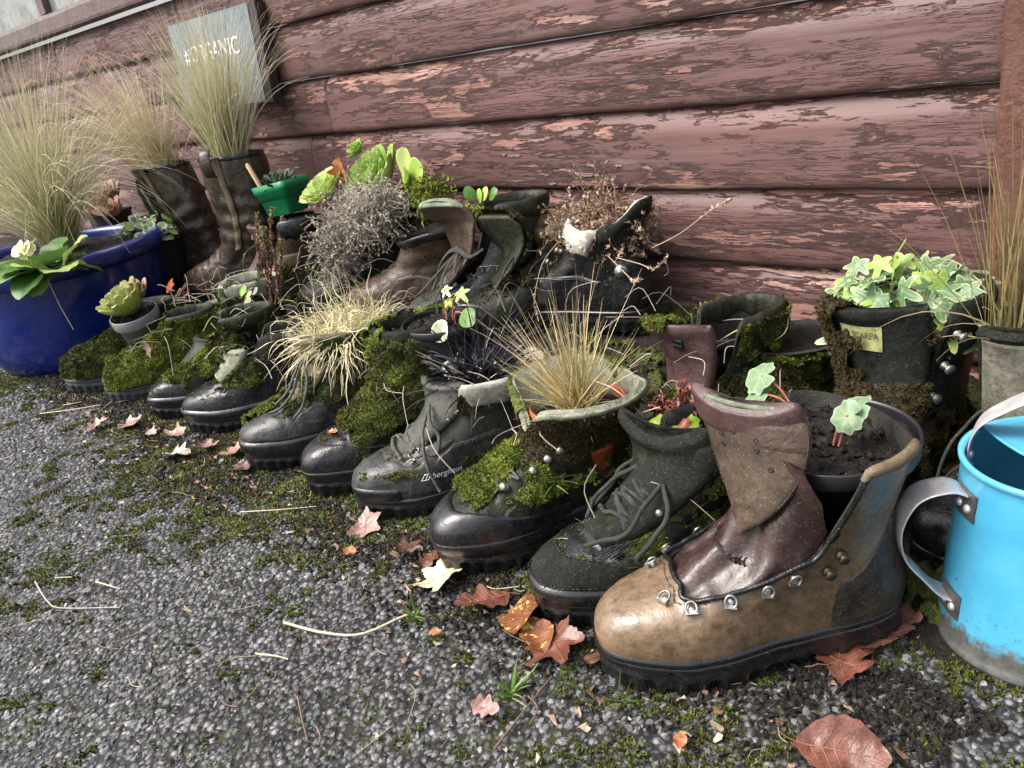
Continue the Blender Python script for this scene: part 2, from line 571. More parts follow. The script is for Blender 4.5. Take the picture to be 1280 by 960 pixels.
# ------------------------------------------------------------------ boots
ROWS = [(.286, .026, .004, .030, .0500, 0), (.2915, .040, .000, .045, .0525, 0), (.288, .057, -.002, .060, .0520, .0),
        (.275, .0705, -.001, .075, .0500, .05), (.252, .080, .002, .088, .0475, .1), (.224, .089, .005, .100, .0450, .2),
        (.195, .101, .008, .113, .0430, .35), (.168, .119, .009, .127, .0415, .55), (.149, .141, .008, .146, .0410, .75),
        (.138, .165, .004, .168, .0430, .9), (.133, .190, .000, .192, .0450, 1), (.131, .215, -.003, .215, .0460, 1)]
FOOT_C = np.array([0, .1, .28, .45, .6, .74, .87, 1.0])
FOOT_M = np.array([.80, .82, .76, .78, .93, 1.0, .98, .95])
SHARED = {}


class Boot:
    def __init__(self, name, label, toe, phi, z=0.0, L=.29, lr=1, W=1.0, HS=1.0, TH=1.0, rows=None, thr=.5, g0=.32, g1=.75, dip=.0,
                 lean=0.0, flare=0.0, wflare=0.0, rwt=0.0, upper='black', lining='inside', sole=RUB, nth=80, nt=46, thick=.0045, amp=.0016,
                 edge=None, wrinkle=0.0, seed=0, group=None, cat='boot', tilt=(0, 0), sole_h=.0, lug=1.0, far=0.0):
        self.far = far
        self.cre = .25 if far else 1.0
        self.sc = L / .29
        self.W, self.HS, self.TH, self.lr = W, HS, TH, lr
        self.rows = np.array(rows if rows is not None else ROWS, float)
        self.thr, self.g0, self.g1, self.dip, self.edge = thr, g0, g1, dip, edge
        self.lean, self.flare, self.wflare, self.rwt, self.amp, self.wr, self.seed = lean, flare, wflare, rwt, amp, wrinkle, seed
        self.Lr = L
        a = rad(phi)
        d = np.array([math.sin(a), math.cos(a), 0])
        heel = np.array([toe[0], toe[1], z]) + d * L
        self.root = thing(name, label, cat, tuple(heel), (tilt[0], tilt[1], math.atan2(-math.cos(a), -math.sin(a))), group)
        th = np.linspace(0, 2 * math.pi, nth, endpoint=False)
        s = np.linspace(0, 1, nt) ** 0.92
        T = s[:, None] * self.topT(th)[None, :]
        P = self.S(T, np.broadcast_to(th, T.shape))
        self.P, self.N, self.T, self.th = P, grid_normals(P, True), T, th
        Pi = P - self.N * thick
        mb = MB()
        mb.add(P, gridq(nt, nth, True), 0)
        k0 = int(nt * .35)
        mb.add(Pi[k0:], gridq(nt - k0, nth, True, True), 1)
        r = np.concatenate([P[-1], Pi[-1]])
        j = np.arange(nth)
        mb.add(r, np.stack([j, (j + 1) % nth, nth + (j + 1) % nth, nth + j], -1), 1)
        mb.build('upper', [LE[upper] if isinstance(upper, str) else upper, LE[lining]], self.root)
        self.make_sole(sole, lug)

    def topT(self, th):
        a = np.abs((th + math.pi) % (2 * math.pi) - math.pi)
        if self.g0 <= 0:
            t = np.ones_like(a)
        else:
            t = self.thr + (1 - self.thr) * sst(self.g0, self.g1, a)
        t = t - self.dip * np.exp(-((a - 1.55) / .55) ** 2) * sst(self.g0, self.g1, a)
        if self.edge is not None:
            t = self.edge((th + math.pi) % (2 * math.pi) - math.pi, t)
        return np.clip(t, .1, 1)

    def S(self, t, th, raw=False):
        t, th = np.broadcast_arrays(np.asarray(t, float), np.asarray(th, float))
        R = cr(self.rows, 0, t.ravel()).reshape(t.shape + (6,))
        xf, zf, xb, zb, hw, k = (R[..., i] for i in range(6))
        k = np.clip(k, 0, 1)
        zf2 = np.maximum(zf - .125, 0)
        fl = (zf2 / .09) ** 1.4
        xf = xf + self.flare * fl
        xb = xb - self.flare * 0.35 * fl
        hw = hw * self.W + self.wflare * fl
        c = (1 + np.cos(th)) / 2
        sn = np.sin(th)
        foot = np.abs(sn) ** .72 * np.interp(c, FOOT_C, FOOT_M)
        ell = np.abs(sn) ** .92
        y = hw * np.sign(sn) * (foot * (1 - k) + ell * k)
        y = np.where(y < 0, y * (1 + self.far * sst(.06, .15, zb + (zf - zb) * c)), y)
        y = y - self.lr * .016 * (c * c - .55 * c) * (1 - k)
        x = xb + (xf - xb) * c
        z = zb + (zf - zb) * c
        z = np.where(z > .12, .12 + (z - .12) * self.HS, z)
        z = np.where((z > .03) & (z <= .12), .03 + (z - .03) * (1 + (self.TH - 1) * sst(.12, .2, x)), z)
        z = z + .010 * sst(.2, .3, x) * np.clip(1 - z / .14, 0, 1)
        x = x + self.lean * np.maximum(z - .12, 0) + self.rwt * np.maximum(z - .12, 0) ** 2
        P = np.stack([x, y, z], -1) * self.sc
        if raw:
            return P
        dd = 1e-3
        n = fbm(P * np.array([1, 1, .8]), 28, 3, self.seed)
        out = np.stack([np.cos(th), sn, 0 * sn], -1)
        amp = self.amp * sst(.02, .2, t) * self.sc
        P = P + out * (n * amp)[..., None]
        cre = np.exp(-((x - .195) / .028) ** 2) * sst(.2, .4, t) * (1 - sst(.72, .85, t))
        P[..., 2] += .0028 * self.cre * cre * np.sin((x - .19) * 2 * math.pi / .021 + 2 * n + 3 * y / .05)
        if self.wr:
            wv = np.sin(z * 2 * math.pi / .045 + 3.0 * fbm(P, 9, 2, self.seed + 3) + 1.6 * np.cos(th + self.seed))
            win = sst(.45, .62, t) * (1 - sst(.72, .97, t))
            P = P + out * (self.wr * wv * win)[..., None]
        return P

    def at(self, t, th, off=0.0):
        e = 2e-3
        p = self.S(np.array([t, t + e, t]), np.array([th, th, th + e]))
        up, ar = unit(p[1] - p[0]), unit(p[2] - p[0])
        n = unit(np.cross(ar, up))
        return p[0] + n * off, n, up, ar

    def eye_th(self, t):
        f = np.clip((t - self.thr) / (1 - self.thr), 0, 1)
        return self.g0 + (self.g1 - self.g0) * (.5 - math.sin(math.asin(1 - 2 * f) / 3))

    def make_sole(self, mat, lug):
        n = 220
        th = np.linspace(0, 2 * math.pi, n, endpoint=False)
        O = self.S(np.full(n, 0.02), th, True)
        xy = O[:, :2]
        tg = unit(np.roll(xy, -1, 0) - np.roll(xy, 1, 0))
        on = np.stack([tg[:, 1], -tg[:, 0]], -1)
        ds = np.linalg.norm(np.roll(xy, -1, 0) - xy, axis=1)
        arc = np.cumsum(ds)
        lugm = (np.sin(arc / arc[-1] * 2 * math.pi * 34) > -.1).astype(float) * .0045 * lug
        toe = sst(.2, .3, O[:, 0] / self.sc) * .010
        arch = np.exp(-((O[:, 0] / self.sc - .115) / .022) ** 2) * .009
        zt = O[:, 2] / self.sc + .004
        rg = np.random.default_rng(self.seed)
        chip = .0007 * vn(np.concatenate([xy * 60, 0 * xy[:, :1]], 1), 1, self.seed)
        lev = [(-.004, zt), (.0022, zt + .0005), (.0042, zt - .0012), (.0046, zt - .0045), (.0034, zt - .0062), (.0036 + chip, zt - .009), (.0046 + chip, .0185 + toe),
               (.0052 - lugm * .25 + chip, .0165 + toe), (.0050 - lugm * .9, .0145 + toe), (.0046 - lugm * 1.1, .011 + toe + arch), (.0025 - lugm, toe + arch * 1.2)]
        G = []
        for e, z in lev:
            G.append(np.concatenate([xy + on * (np.asarray(e) * np.ones(n))[:, None] * self.sc, (np.asarray(z) * np.ones(n))[:, None] * self.sc], 1))
        G = np.array(G)
        mb = MB()
        mb.add(G, gridq(len(lev), n, True, True), 0)
        V = np.concatenate([G[-1], [[.14 * self.sc, 0, .01]]])
        i = np.arange(n)
        mb.add(V, np.stack([(i + 1) % n, i, np.full(n, n)], -1), 0, False)
        self.sole_out = G[6]
        mb.build('sole', mat, self.root)

    # ---- parts
    def patch(self, name, mat, tf, th0, th1, t0=0.0, off=.0022, nt=24, nth=40, rim=True):
        """a panel of leather sewn over the upper: theta th0..th1, t from t0 to tf(theta) (numbers or functions)"""
        th = np.linspace(th0, th1, nth)
        a = np.array([t0(x) if callable(t0) else t0 for x in th])
        b = np.array([tf(x) if callable(tf) else tf for x in th])
        T = a[None] + np.linspace(0, 1, nt)[:, None] * (b - a)[None]
        P = self.S(T, np.broadcast_to(th, T.shape))
        N = grid_normals(P)
        ew = np.ones((nt, nth))
        ed = np.minimum(np.minimum(np.arange(nt)[:, None], nt - 1 - np.arange(nt)[:, None]), np.minimum(np.arange(nth)[None], nth - 1 - np.arange(nth)[None]))
        ew = np.where(ed == 0, -.4, np.where(ed == 1, .85, 1.0))
        Q = P + N * (off * ew)[..., None]
        mb = MB()
        mb.add(Q, gridq(nt, nth), 0)
        mb.build(name, mat, self.root)
        return P, N, th, T

    def stitches(self, path_t, path_th, off=.0032, step=.0045, mat=THREAD, name='stitching'):
        P = self.S(np.asarray(path_t), np.asarray(path_th))
        T2 = np.gradient(P, axis=0)
        d = np.concatenate([[0], np.cumsum(np.linalg.norm(np.diff(P, axis=0), axis=1))])
        mb = MB()
        for s in np.arange(0, d[-1], step):
            i = min(np.searchsorted(d, s), len(P) - 2)
            _, n, _, _ = self.at(path_t[i], path_th[i])
            p = P[i] + n * off
            dr = unit(P[i + 1] - P[i])
            tube(mb, [p - dr * step * .32, p + n * .0004, p + dr * step * .32], .0005, 4)
        mb.build(name, mat, self.root, 'stuff')

    def tongue(self, pts, mat, th=.006, curv=.35, pad=None, pad_from=.72, name='tongue', n=26, yo=0.0, twist=0.0, rot=0.0, rot_from=.25):
        """pts rows (x, z, half width)"""
        C = cr(pts, n)
        P = np.stack([C[:, 0], np.full(n, yo) + twist * np.linspace(0, 1, n) ** 2, C[:, 1]], -1) * self.sc
        hw = C[:, 2] * self.sc
        t = np.linspace(0, 1, n)
        end = np.clip((1 - t) / .05, 0, 1) ** .5
        thv = th * (.7 + .3 * end)
        mb = MB()
        # outer face towards the toe: side x tangent must point to +x
        ra = rad(rot) * sst(rot_from, .85, t)
        S = np.stack([np.sin(ra), -np.cos(ra), 0 * ra], -1)
        self.TP, self.TS = P, S
        G, Nn = strap(mb, P, S, hw * (0.80 + .2 * end), thv * end + .0006, 22, 0, hw * curv)
        self.TG, self.TN = G, Nn
        o = mb.build(name, LE[mat], self.root)
        if pad:
            k = int(n * pad_from)
            mb = MB()
            strap(mb, P[k:], S[k:], hw[k:] * 1.02 * (0.86 + .14 * end[k:]), thv[k:] * end[k:] + .0035 * np.sin(np.linspace(.25, math.pi - .35, n - k)), 22, 0, hw[k:] * curv)
            mb.build(name + '_pad', LE[pad], self.root)
        return P

    def collar(self, r=.007, mat='fabric', k=8, name='collar', a0=None, squash=1.0, lift=0.0, tall=1.0, span=None):
        n = 90
        opened = self.g0 > 0 or span is not None
        if span is not None:
            th = np.linspace(span[0], span[1], n)
        elif self.g0 > 0:
            g = self.g1 * .82 if a0 is None else a0
            th = np.linspace(g, 2 * math.pi - g, n)
        else:
            th = np.linspace(0, 2 * math.pi, n, endpoint=False)
        t = self.topT(th)
        P = self.S(t, th)
        P[:, 2] += lift
        e = 2e-3
        out = np.stack([np.cos(th), np.sin(th), 0 * th], -1)
        up = unit(P - self.S(t - .05, th) + np.array([0, 0, .002]))
        k = k + 6
        ag = np.linspace(0, 2 * math.pi, k, endpoint=False)
        rr = r * (1 + .25 * vn(P, 34, self.seed + 2) + .12 * vn(P, 120, self.seed))
        ends = np.ones(n)
        if opened:
            ends = np.clip(np.minimum(np.arange(n), n - 1 - np.arange(n)) / 5.0, .25, 1)
        rr = rr * ends
        hv = 2.0 * rr * tall
        ctr = P - up * hv[:, None] * .72 - out * (rr * .35)[:, None]
        G = ctr[:, None] + (rr[:, None] * .85 * np.cos(ag))[..., None] * out[:, None] + (hv[:, None] * np.sin(ag))[..., None] * up[:, None]
        G = G + out[:, None] * (.0012 * fbm(G, 70, 3, self.seed))[..., None]
        self.CG = G
        cn = grid_normals(G, True)
        self.CN = cn * np.sign((cn * (G - ctr[:, None])).sum(-1, keepdims=True) + 1e-9)
        mb = MB()
        mb.add(G, gridq(n, k, True, True), 0)
        if not opened:
            jj = np.arange(k)
            mb.add(np.stack([G[-1], G[0]]), gridq(2, k, True, True), 0)
        mb.build(name, LE[mat] if isinstance(mat, str) else mat, self.root)
        self.CP = P
        return P

    def eyelets(self, kind, ts, off=.12, mat=METAL, sides=(1, -1), size=1.0, start=None):
        for sd in sides:
            for t in ts:
                th = sd * (self.eye_th(t) + off)
                p, n, up, ar = self.at(t, th, .003)
                key = (kind, mat.name, round(size, 2))
                if key not in SHARED:
                    mb = MB()
                    if kind == 'd':
                        a = np.linspace(-.35 * math.pi, 1.35 * math.pi, 16)
                        tube(mb, np.stack([.0056 * np.cos(a), .0056 * np.sin(a) - .003, .0035 + .0 * a], -1) * size, .0012 * size, 6)
                        box(mb, np.array([-.006, -.0085, -.001]) * size, np.array([.006, -.0045, .0035]) * size)
                        lathe(mb, np.array([(.0001, .0028), (.0022, .0028), (.003, .0012), (.003, -.001)])[::-1] * size, 10, center=(0, -.0066 * size, .0012 * size))
                    elif kind == 'hook':
                        lathe(mb, np.array([(.0048, -.001), (.005, .001), (.0035, .003), (.0022, .004), (.0022, .006), (.005, .0075), (.0055, .009), (.0035, .0105), (.0001, .011)]) * size, 14)
                    elif kind == 'ring':
                        a = np.linspace(0, 2 * math.pi, 16, endpoint=False)
                        tube(mb, np.stack([.0038 * np.cos(a), .0038 * np.sin(a), .0008 + 0 * a], -1) * size, .0013 * size, 6, closed=True)
                    SHARED[key] = mb.mesh('eyelet', [mat])
                o = link({'d': 'lace_ring', 'hook': 'lace_hook', 'ring': 'eyelet'}[kind], SHARED[key], self.root)
                M = basis(n, -up)
                jit = rotz(RNG.normal(0, .25))
                o.matrix_local = Matrix.Translation(p) @ Matrix((M @ np.array([[0, 1, 0], [-1, 0, 0], [0, 0, 1]]) @ jit).tolist()).to_4x4()

    def lace(self, ts, off=.12, mat=LACE, r=.0019, lift=.006, tails=(), name='lace', sag=0.0, cross=True):
        mb = MB()
        pts = {}
        for i, t in enumerate(ts):
            for sd in (1, -1):
                p, n, _, _ = self.at(t, sd * (self.eye_th(t) + off), .006)
                pts[(i, sd)] = (p, n)
        for i in range(len(ts)):
            for sd in (1, -1):
                if i == len(ts) - 1:
                    if sd == -1:
                        continue
                    a, b = pts[(i, 1)], pts[(i, -1)]
                else:
                    a, b = pts[(i, sd)], (pts[(i + 1, -sd)] if cross else pts[(i, -sd)])
                mid = (a[0] + b[0]) / 2
                nm = unit(a[1] + b[1])
                P = cr([a[0], a[0] * .7 + b[0] * .3 + nm * (lift + .0006 * sd), mid + nm * (lift * 1.1 + .0012 * sd) + RNG.normal(0, .002, 3), a[0] * .3 + b[0] * .7 + nm * (lift - .0006 * sd), b[0]], 16)
                tube(mb, P, r * (1 + .15 * vn(P, 300, i)), 6)
        for T in tails:
            P = cr(np.asarray(T) * self.sc, 28)
            P = P + .0015 * np.stack([vn(P, 60, 1), vn(P, 60, 2), vn(P, 60, 3)], -1)
            tube(mb, P, r, 6)
        return mb.build(name, mat, self.root)

    def soil(self, t, mat=SOIL, amp=.006, name='soil'):
        th = np.linspace(0, 2 * math.pi, 48, endpoint=False)
        rim = self.S(np.full(48, t), th)
        c = rim.mean(0)
        rim = c + (rim - c) * .97
        rim[:, 2] = c[2]
        rs = np.linspace(0.02, 1, 14)
        G = c + (rim - c)[None] * rs[:, None, None]
        G[..., 2] += amp * fbm(G, 60, 3, self.seed) + amp * .6 * (1 - rs[:, None] ** 2)
        mb = MB()
        mb.add(G, gridq(14, 48, True, True), 0)
        mb.build(name, mat, self.root)
        return c

    def moss(self, w, h=.008, mat=MOSS, dens=150000, ln=.004, freq=45, seed=None, extra=(), soft=.75, name='moss', only_extra=False, base=True):
        mb = MB()
        seed = self.seed if seed is None else seed
        if not only_extra:
            moss_grid(mb, self.P, self.N, True, w(self.P / self.sc, self.N), h, freq, seed, dens, ln, soft, base)
        for P, N, wr, w2 in extra:
            moss_grid(mb, P, N, wr, w2(P / self.sc, N), h, freq, seed + 1, dens, ln, soft)
        if mb.n:
            mb.build(name, mat, self.root, 'stuff')

    def panels(self, mat, t0=.12, t1=.47, a0=.98, a1=2.25, step=.0042):
        """side panels sewn on with a double row of stitches, and a strip up the heel"""
        mat = LE[mat] if isinstance(mat, str) else mat
        for sd in (1, -1):
            top = lambda a: t1 - .10 * sst(a1 - .5, a1, abs(a))
            self.patch('side_panel', mat, top, min(sd * a0, sd * a1), max(sd * a0, sd * a1), t0, .0020, 22, 40)
            if sd * 1.0 > 0:
                q = np.linspace(a0 + .04, a1 - .04, 60)
                tq = np.array([top(a) for a in q])
                self.stitches(tq - .020, q, .0028, step, THREAD_L)
                self.stitches(tq - .042, q, .0028, step, THREAD_L)
                tv = np.linspace(t0 + .03, t1 - .02, 40)
                self.stitches(tv, np.full(40, a0 + .045), .0028, step, THREAD_L)
        self.patch('heel_strip', mat, min(.8, self.topT(np.array([math.pi]))[0] - .08), math.pi - .30, math.pi + .30, .08, .0030, 26, 14)

    def debris(self, amt=.25, seed=200):
        """thin scattered moss and dirt caught on the leather"""
        self.moss(lambda P, N: amt + .22 * np.clip(N[..., 2], -.3, 1) - .25 * sst(.10, .0, self.T / 1.0) + 0 * P[..., 0], .0012, MOSS_D, 60000, .0024, freq=95, seed=self.seed + seed, soft=.8, base=False)

    def wmat(self):
        a = self.root.rotation_euler
        return Matrix.Translation(self.root.location) @ a.to_matrix().to_4x4()

    def world(self, p):
        return np.array(self.wmat() @ Vector(p))


def text_data(body, size=1.0, extr=0.0, align='CENTER'):
    cu = bpy.data.curves.new('lettering', 'FONT')
    cu.body = body
    cu.size = size
    cu.extrude = extr
    cu.align_x = align
    cu.align_y = 'CENTER'
    ob = bpy.data.objects.new('lettering', cu)
    COL.objects.link(ob)
    dg = bpy.context.evaluated_depsgraph_get()
    me = bpy.data.meshes.new_from_object(ob.evaluated_get(dg))
    bpy.data.objects.remove(ob)
    return me


def me_arrays(me):
    v = np.zeros(len(me.vertices) * 3)
    me.vertices.foreach_get('co', v)
    return v.reshape(-1, 3)


def ring_profile_pot(mb, rt, rb, h, rim=.012, wall=.0022, n=56, m=0, flat=False):
    rl = rt * .045 + .002
    prof = [(0.001, 0.0), (rb * .9, 0.0), (rb, .003), (rt - rl - .001, h - rim - .001), (rt - .001, h - rim), (rt, h - rim + .002), (rt + .0008, h - .001), (rt, h), (rt - wall, h),
            (rt - wall - .0006, h - .004), (rb + (rt - rb) * .5 - wall, h * .5), (rb - wall, .006), (.001, .006)]
    lathe(mb, prof, n, m)


def soil_disc(mb, r, z, amp=.006, seed=0, m=0, n=44, k=16):
    a = np.linspace(0, 2 * math.pi, n, endpoint=False)
    rs = np.linspace(.01, 1, k) * r
    G = np.stack([rs[:, None] * np.cos(a), rs[:, None] * np.sin(a), np.full((k, n), z)], -1)
    G[..., 2] += amp * (fbm(G + seed, 45, 3, seed) + .8 * np.abs(vn(G + seed, 130, seed)))
    mb.add(G, gridq(k, n, True, True), m)


def pot(label, loc, rt, rb, h, mat, rim=.012, soil=.78, tilt=(0, 0), name='plant_pot', group=None, seed=1, soil_mat=SOIL, bits=40):
    t = thing(name, label, 'plant pot', tuple(loc), (tilt[0], tilt[1], 0), group)
    mb = MB()
    ring_profile_pot(mb, rt, rb, h, rim)
    mb.build('pot_wall', mat, t)
    mb = MB()
    rs = rb + (rt - rb) * soil
    soil_disc(mb, rs - .003, h * soil, .006, seed)
    for i in range(bits):
        a, q = RNG.uniform(0, 6.28), rs * .85 * math.sqrt(RNG.random())
        c = np.array([q * math.cos(a), q * math.sin(a), h * soil + .004])
        V = unit(RNG.normal(size=(6, 3))) * RNG.uniform(.0025, .006)
        V = np.array([[1, 0, 0], [0, 1, 0], [-1, 0, 0], [0, -1, 0], [0, 0, 1], [0, 0, -1]]) * RNG.uniform(.0025, .0065, (6, 1)) + c
        mb.add(V, np.array([[0, 1, 4], [1, 2, 4], [2, 3, 4], [3, 0, 4], [1, 0, 5], [2, 1, 5], [3, 2, 5], [0, 3, 5]]), 0, False)
    mb.build('soil', soil_mat, t)
    return t


# ------------------------------------------------------------------ plants
def blades(mb, base, spread_r, N, length, wdt, elev=(50, 88), droop=(.2, .9), K=9, az=None, rng=RNG, rnd=None, m=0, lean=(0, 0, 0), wave=0.0, taper=True):
    """N grass blades out of a tuft; base = (x, y, z)"""
    a = rng.uniform(0, 2 * math.pi, N) if az is None else rng.normal(az[0], az[1], N)
    e = np.radians(rng.uniform(*elev, N))
    L = rng.uniform(*length, N)
    dr = rng.uniform(*droop, N)
    r0 = spread_r * np.sqrt(rng.random(N))
    ra = rng.uniform(0, 2 * math.pi, N)
    p0 = np.asarray(base) + np.stack([r0 * np.cos(ra), r0 * np.sin(ra), 0 * r0], -1)
    d = np.stack([np.cos(a) * np.cos(e), np.sin(a) * np.cos(e), np.sin(e)], -1) + np.asarray(lean)
    d = unit(d)
    P = [p0]
    seg = L / (K - 1)
    ph = rng.uniform(0, 6.28, (N, 3))
    for k in range(K - 1):
        d = unit(d + np.array([0, 0, -1.0]) * (dr / (K - 1) * (.4 + 1.6 * k / (K - 1)))[:, None] + wave * np.sin(ph + k * 1.1) * .35)
        P.append(P[-1] + d * seg[:, None])
    P = np.stack(P, 1)
    T = unit(np.gradient(P, axis=1))
    side = unit(np.cross(T, np.stack([np.cos(ra), np.sin(ra), .3 + 0 * ra], -1)[:, None, :]) + 1e-9)
    u = np.linspace(0, 1, K)
    w = wdt * (np.clip(1.15 - u ** 1.6, .06, 1) if taper else np.ones(K))
    w = w[None] * rng.uniform(.7, 1.25, (N, 1))
    V = np.stack([P - side * w[..., None] / 2, P + side * w[..., None] / 2], 2)
    b = (np.arange(N) * K * 2)[:, None] + (np.arange(K - 1) * 2)[None]
    F = np.stack([b, b + 1, b + 3, b + 2], -1).reshape(-1, 4)
    rr = rng.random(N) if rnd is None else np.clip(rng.normal(rnd[0], rnd[1], N), 0, 1)
    mb.add(V, F, m, True, np.repeat(rr, K * 2), np.tile(np.repeat(u, 2), N))
    return P


def leaf_strip(W, L, n=9, m=5, fold=.15, droop=.3, wav=0.0, seed=0, thick=0.0):
    """leaf along +x with width profile W(u) (half width), folded on its midrib, drooping; returns V, F, tip"""
    u = np.linspace(0, 1, n)
    v = np.linspace(-1, 1, m)
    hw = np.array([W(x) for x in u])
    ang = -droop * u
    x = np.concatenate([[0], np.cumsum(np.cos((ang[1:] + ang[:-1]) / 2) * L / (n - 1))])
    z = np.concatenate([[0], np.cumsum(np.sin((ang[1:] + ang[:-1]) / 2) * L / (n - 1))])
    G = np.zeros((n, m, 3))
    G[..., 0] = x[:, None]
    G[..., 1] = hw[:, None] * v[None]
    G[..., 2] = z[:, None] + fold * hw[:, None] * np.abs(v)[None]
    if wav:
        G[..., 2] += wav * L * (vn(G * 1.0 + seed, 2.2 / L * 2, seed)) * (.3 + np.abs(v)[None])
    return G, gridq(n, m), np.repeat(u, m)


def add_leaf(mb, G, F, tip, R, p, rnd, s=1.0, m=0):
    mb.add(G.reshape(-1, 3) * s @ np.asarray(R).T + np.asarray(p), F, m, True, rnd, tip)


def polar_leaf(rfun, n=40, rings=4, cup=.15, wav=.12, seed=0):
    """leaf blade round its stalk point: outline radius rfun(angle), +x the tip"""
    a = np.linspace(-math.pi, math.pi, n, endpoint=False)
    r = np.array([rfun(x) for x in a])
    q = np.linspace(0, 1, rings + 1)[1:]
    G = np.stack([q[:, None] * r * np.cos(a), q[:, None] * r * np.sin(a), 0 * q[:, None] * r], -1)
    R2 = (G[..., 0] ** 2 + G[..., 1] ** 2)
    G[..., 2] = -cup * R2 + wav * vn(G + seed * 3.1, 2.2, seed) * np.sqrt(R2)
    V = np.concatenate([[[0, 0, 0]], G.reshape(-1, 3)])
    i = np.arange(n)
    F3 = np.stack([np.zeros(n, int), 1 + i, 1 + (i + 1) % n], -1)
    F4 = gridq(rings, n, True, True) + 1
    tip = np.concatenate([[0], np.repeat(q, n)])
    return V, F3, F4, tip


def polar_mesh(name, rfun, mat, cup=.15, wav=.12, seed=0, n=40, rnd=.5, rings=4, k=1.0, veins=None):
    V, F3, F4, tip = polar_leaf(rfun, n, rings, cup, wav, seed)
    if veins:
        a = np.linspace(-math.pi, math.pi, n, endpoint=False)
        vm = np.zeros(n)
        for q in veins:
            vm = np.maximum(vm, np.clip(1 - np.abs(a - q) / (2.2 * math.pi / n), 0, 1))
        rnd = np.concatenate([[1.0], (vm[None] * np.linspace(1, .5, rings)[:, None]).ravel()])
    mb = MB()
    mb.add(V * k, F3, 0, True, rnd, tip)
    mb.f.append(F4)
    mb.fm.append(np.zeros(len(F4), int))
    mb.fs.append(np.full(len(F4), True))
    return mb.mesh(name, [mat])


def put(name, me, parent, p, R, s=1.0, kind=None):
    o = link(name, me, parent, kind)
    M = np.asarray(R) * s
    o.matrix_local = Matrix.Translation(p) @ Matrix(M.tolist()).to_4x4()
    return o


def spoon_mesh(name, mat, L, hw, th, rnd, cup=.25, tip=.0, base=.35, k=9, n=10):
    """thick succulent leaf, along +x curving up"""
    u = np.linspace(0, 1, k)
    C = np.stack([u * L, 0 * u, L * cup * u ** 2], -1)
    w = hw * (base + (1 - base) * sst(0, .65, u)) * np.sqrt(np.clip(1 - ((u - .62) / .40).clip(0) ** 2.6, 0.01, 1))
    t = th * (1 - .55 * u) * np.sqrt(np.clip(1 - ((u - .7) / .32).clip(0) ** 3, .02, 1))
    mb = MB()
    strap(mb, C, [0, 1.0, 0], w, t, n, 0, -w * .35, rnd=rnd)
    return mb.mesh(name, [mat])


def rosette(name, label, cat, loc, n, r, mat, rnds=(.3, .5, .7), tilt=(0, 0), cup=.5, hwf=.36, group=None, thf=.07, e0=80, e1=8, scale0=.28):
    t = thing(name, label, cat, tuple(loc), (tilt[0], tilt[1], 0), group)
    ms = [spoon_mesh('leaf', mat, 1.0, hwf, thf, q, cup) for q in rnds]
    for i in range(n):
        f = ((i + .5) / n) ** .6
        a = i * 2.39996
        el = rad(e0 + (e1 - e0) * f) + RNG.normal(0, .06)
        L = r * (scale0 + (1 - scale0) * f)
        x = np.array([math.cos(a) * math.cos(el), math.sin(a) * math.cos(el), math.sin(el)])
        zz = np.array([-math.cos(a) * math.sin(el), -math.sin(a) * math.sin(el), math.cos(el)])
        R = np.stack([x, np.cross(zz, x), zz], 1)
        put('leaf', ms[RNG.integers(len(ms))], t, Vector((0.05 * r * math.cos(a), 0.05 * r * math.sin(a), (1 - f) * r * .22)), R, L)
    return t


# ================================================================== SETTING
def tarmac_mat():
    n = NT('wet_tarmac')
    cell = n.n('ShaderNodeTexVoronoi', feature='F1')
    cell.inputs['Scale'].default_value = 125
    n.l(n.coords(), cell.inputs['Vector'])
    sep = n.n('ShaderNodeSeparateColor')
    n.l(cell.outputs['Color'], sep.inputs[0])
    col = n.ramp(sep.outputs[0], [(0.0, (.025, .024, .024)), (.5, (.085, .084, .087)), (.85, (.18, .178, .18)), (1.0, (.28, .275, .27))])
    col = n.mix(n.ramp(cell.outputs['Distance'], [(.35, 0.0), (.62, .9)]), col, (.010, .009, .008))
    mo = n.ramp(n.math('MULTIPLY', n.noise(5, 6, .7), n.noise(60, 4, .7)), [(.27, 0.0), (.36, .9)])
    col = n.mix(mo, col, (.032, .038, .010))
    h = n.ramp(cell.outputs['Distance'], [(.1, 1.0), (.65, 0.0)])
    b = n.bump(n.noise(420, 3), .3, .0015, n.bump(h, .8, .004))
    return n.out(col, n.ramp(n.noise(30, 4), [(.3, .35), (.7, .6)]), b, spec=.3)


def stone_mat():
    n = NT('tarmac_chippings')
    col = n.ramp(n.attr('rnd'), [(0.0, (.028, .027, .027)), (.35, (.12, .119, .125)), (.7, (.21, .21, .22)), (.93, (.31, .31, .315)), (1.0, (.54, .53, .50))])
    col = n.mix(n.ramp(n.noise(170, 5, .7), [(.35, .55), (.6, 0.0)]), col, (.018, .017, .014))
    mo = n.ramp(n.noise(7, 6, .7), [(.50, 0.0), (.68, .55)])
    col = n.mix(mo, col, (.036, .042, .014))
    return n.out(col, n.ramp(n.noise(120, 4), [(.3, .16), (.7, .42)]), n.bump(n.noise(420, 4, .65), .4, .0013), spec=.5)


TARMAC = tarmac_mat()
CHIPS = stone_mat()


def ground_z(x, y):
    P = np.stack([x, y, 0 * x], -1)
    return .004 * fbm(P, 3.0, 3, 21) + .0018 * fbm(P, 22, 2, 5)


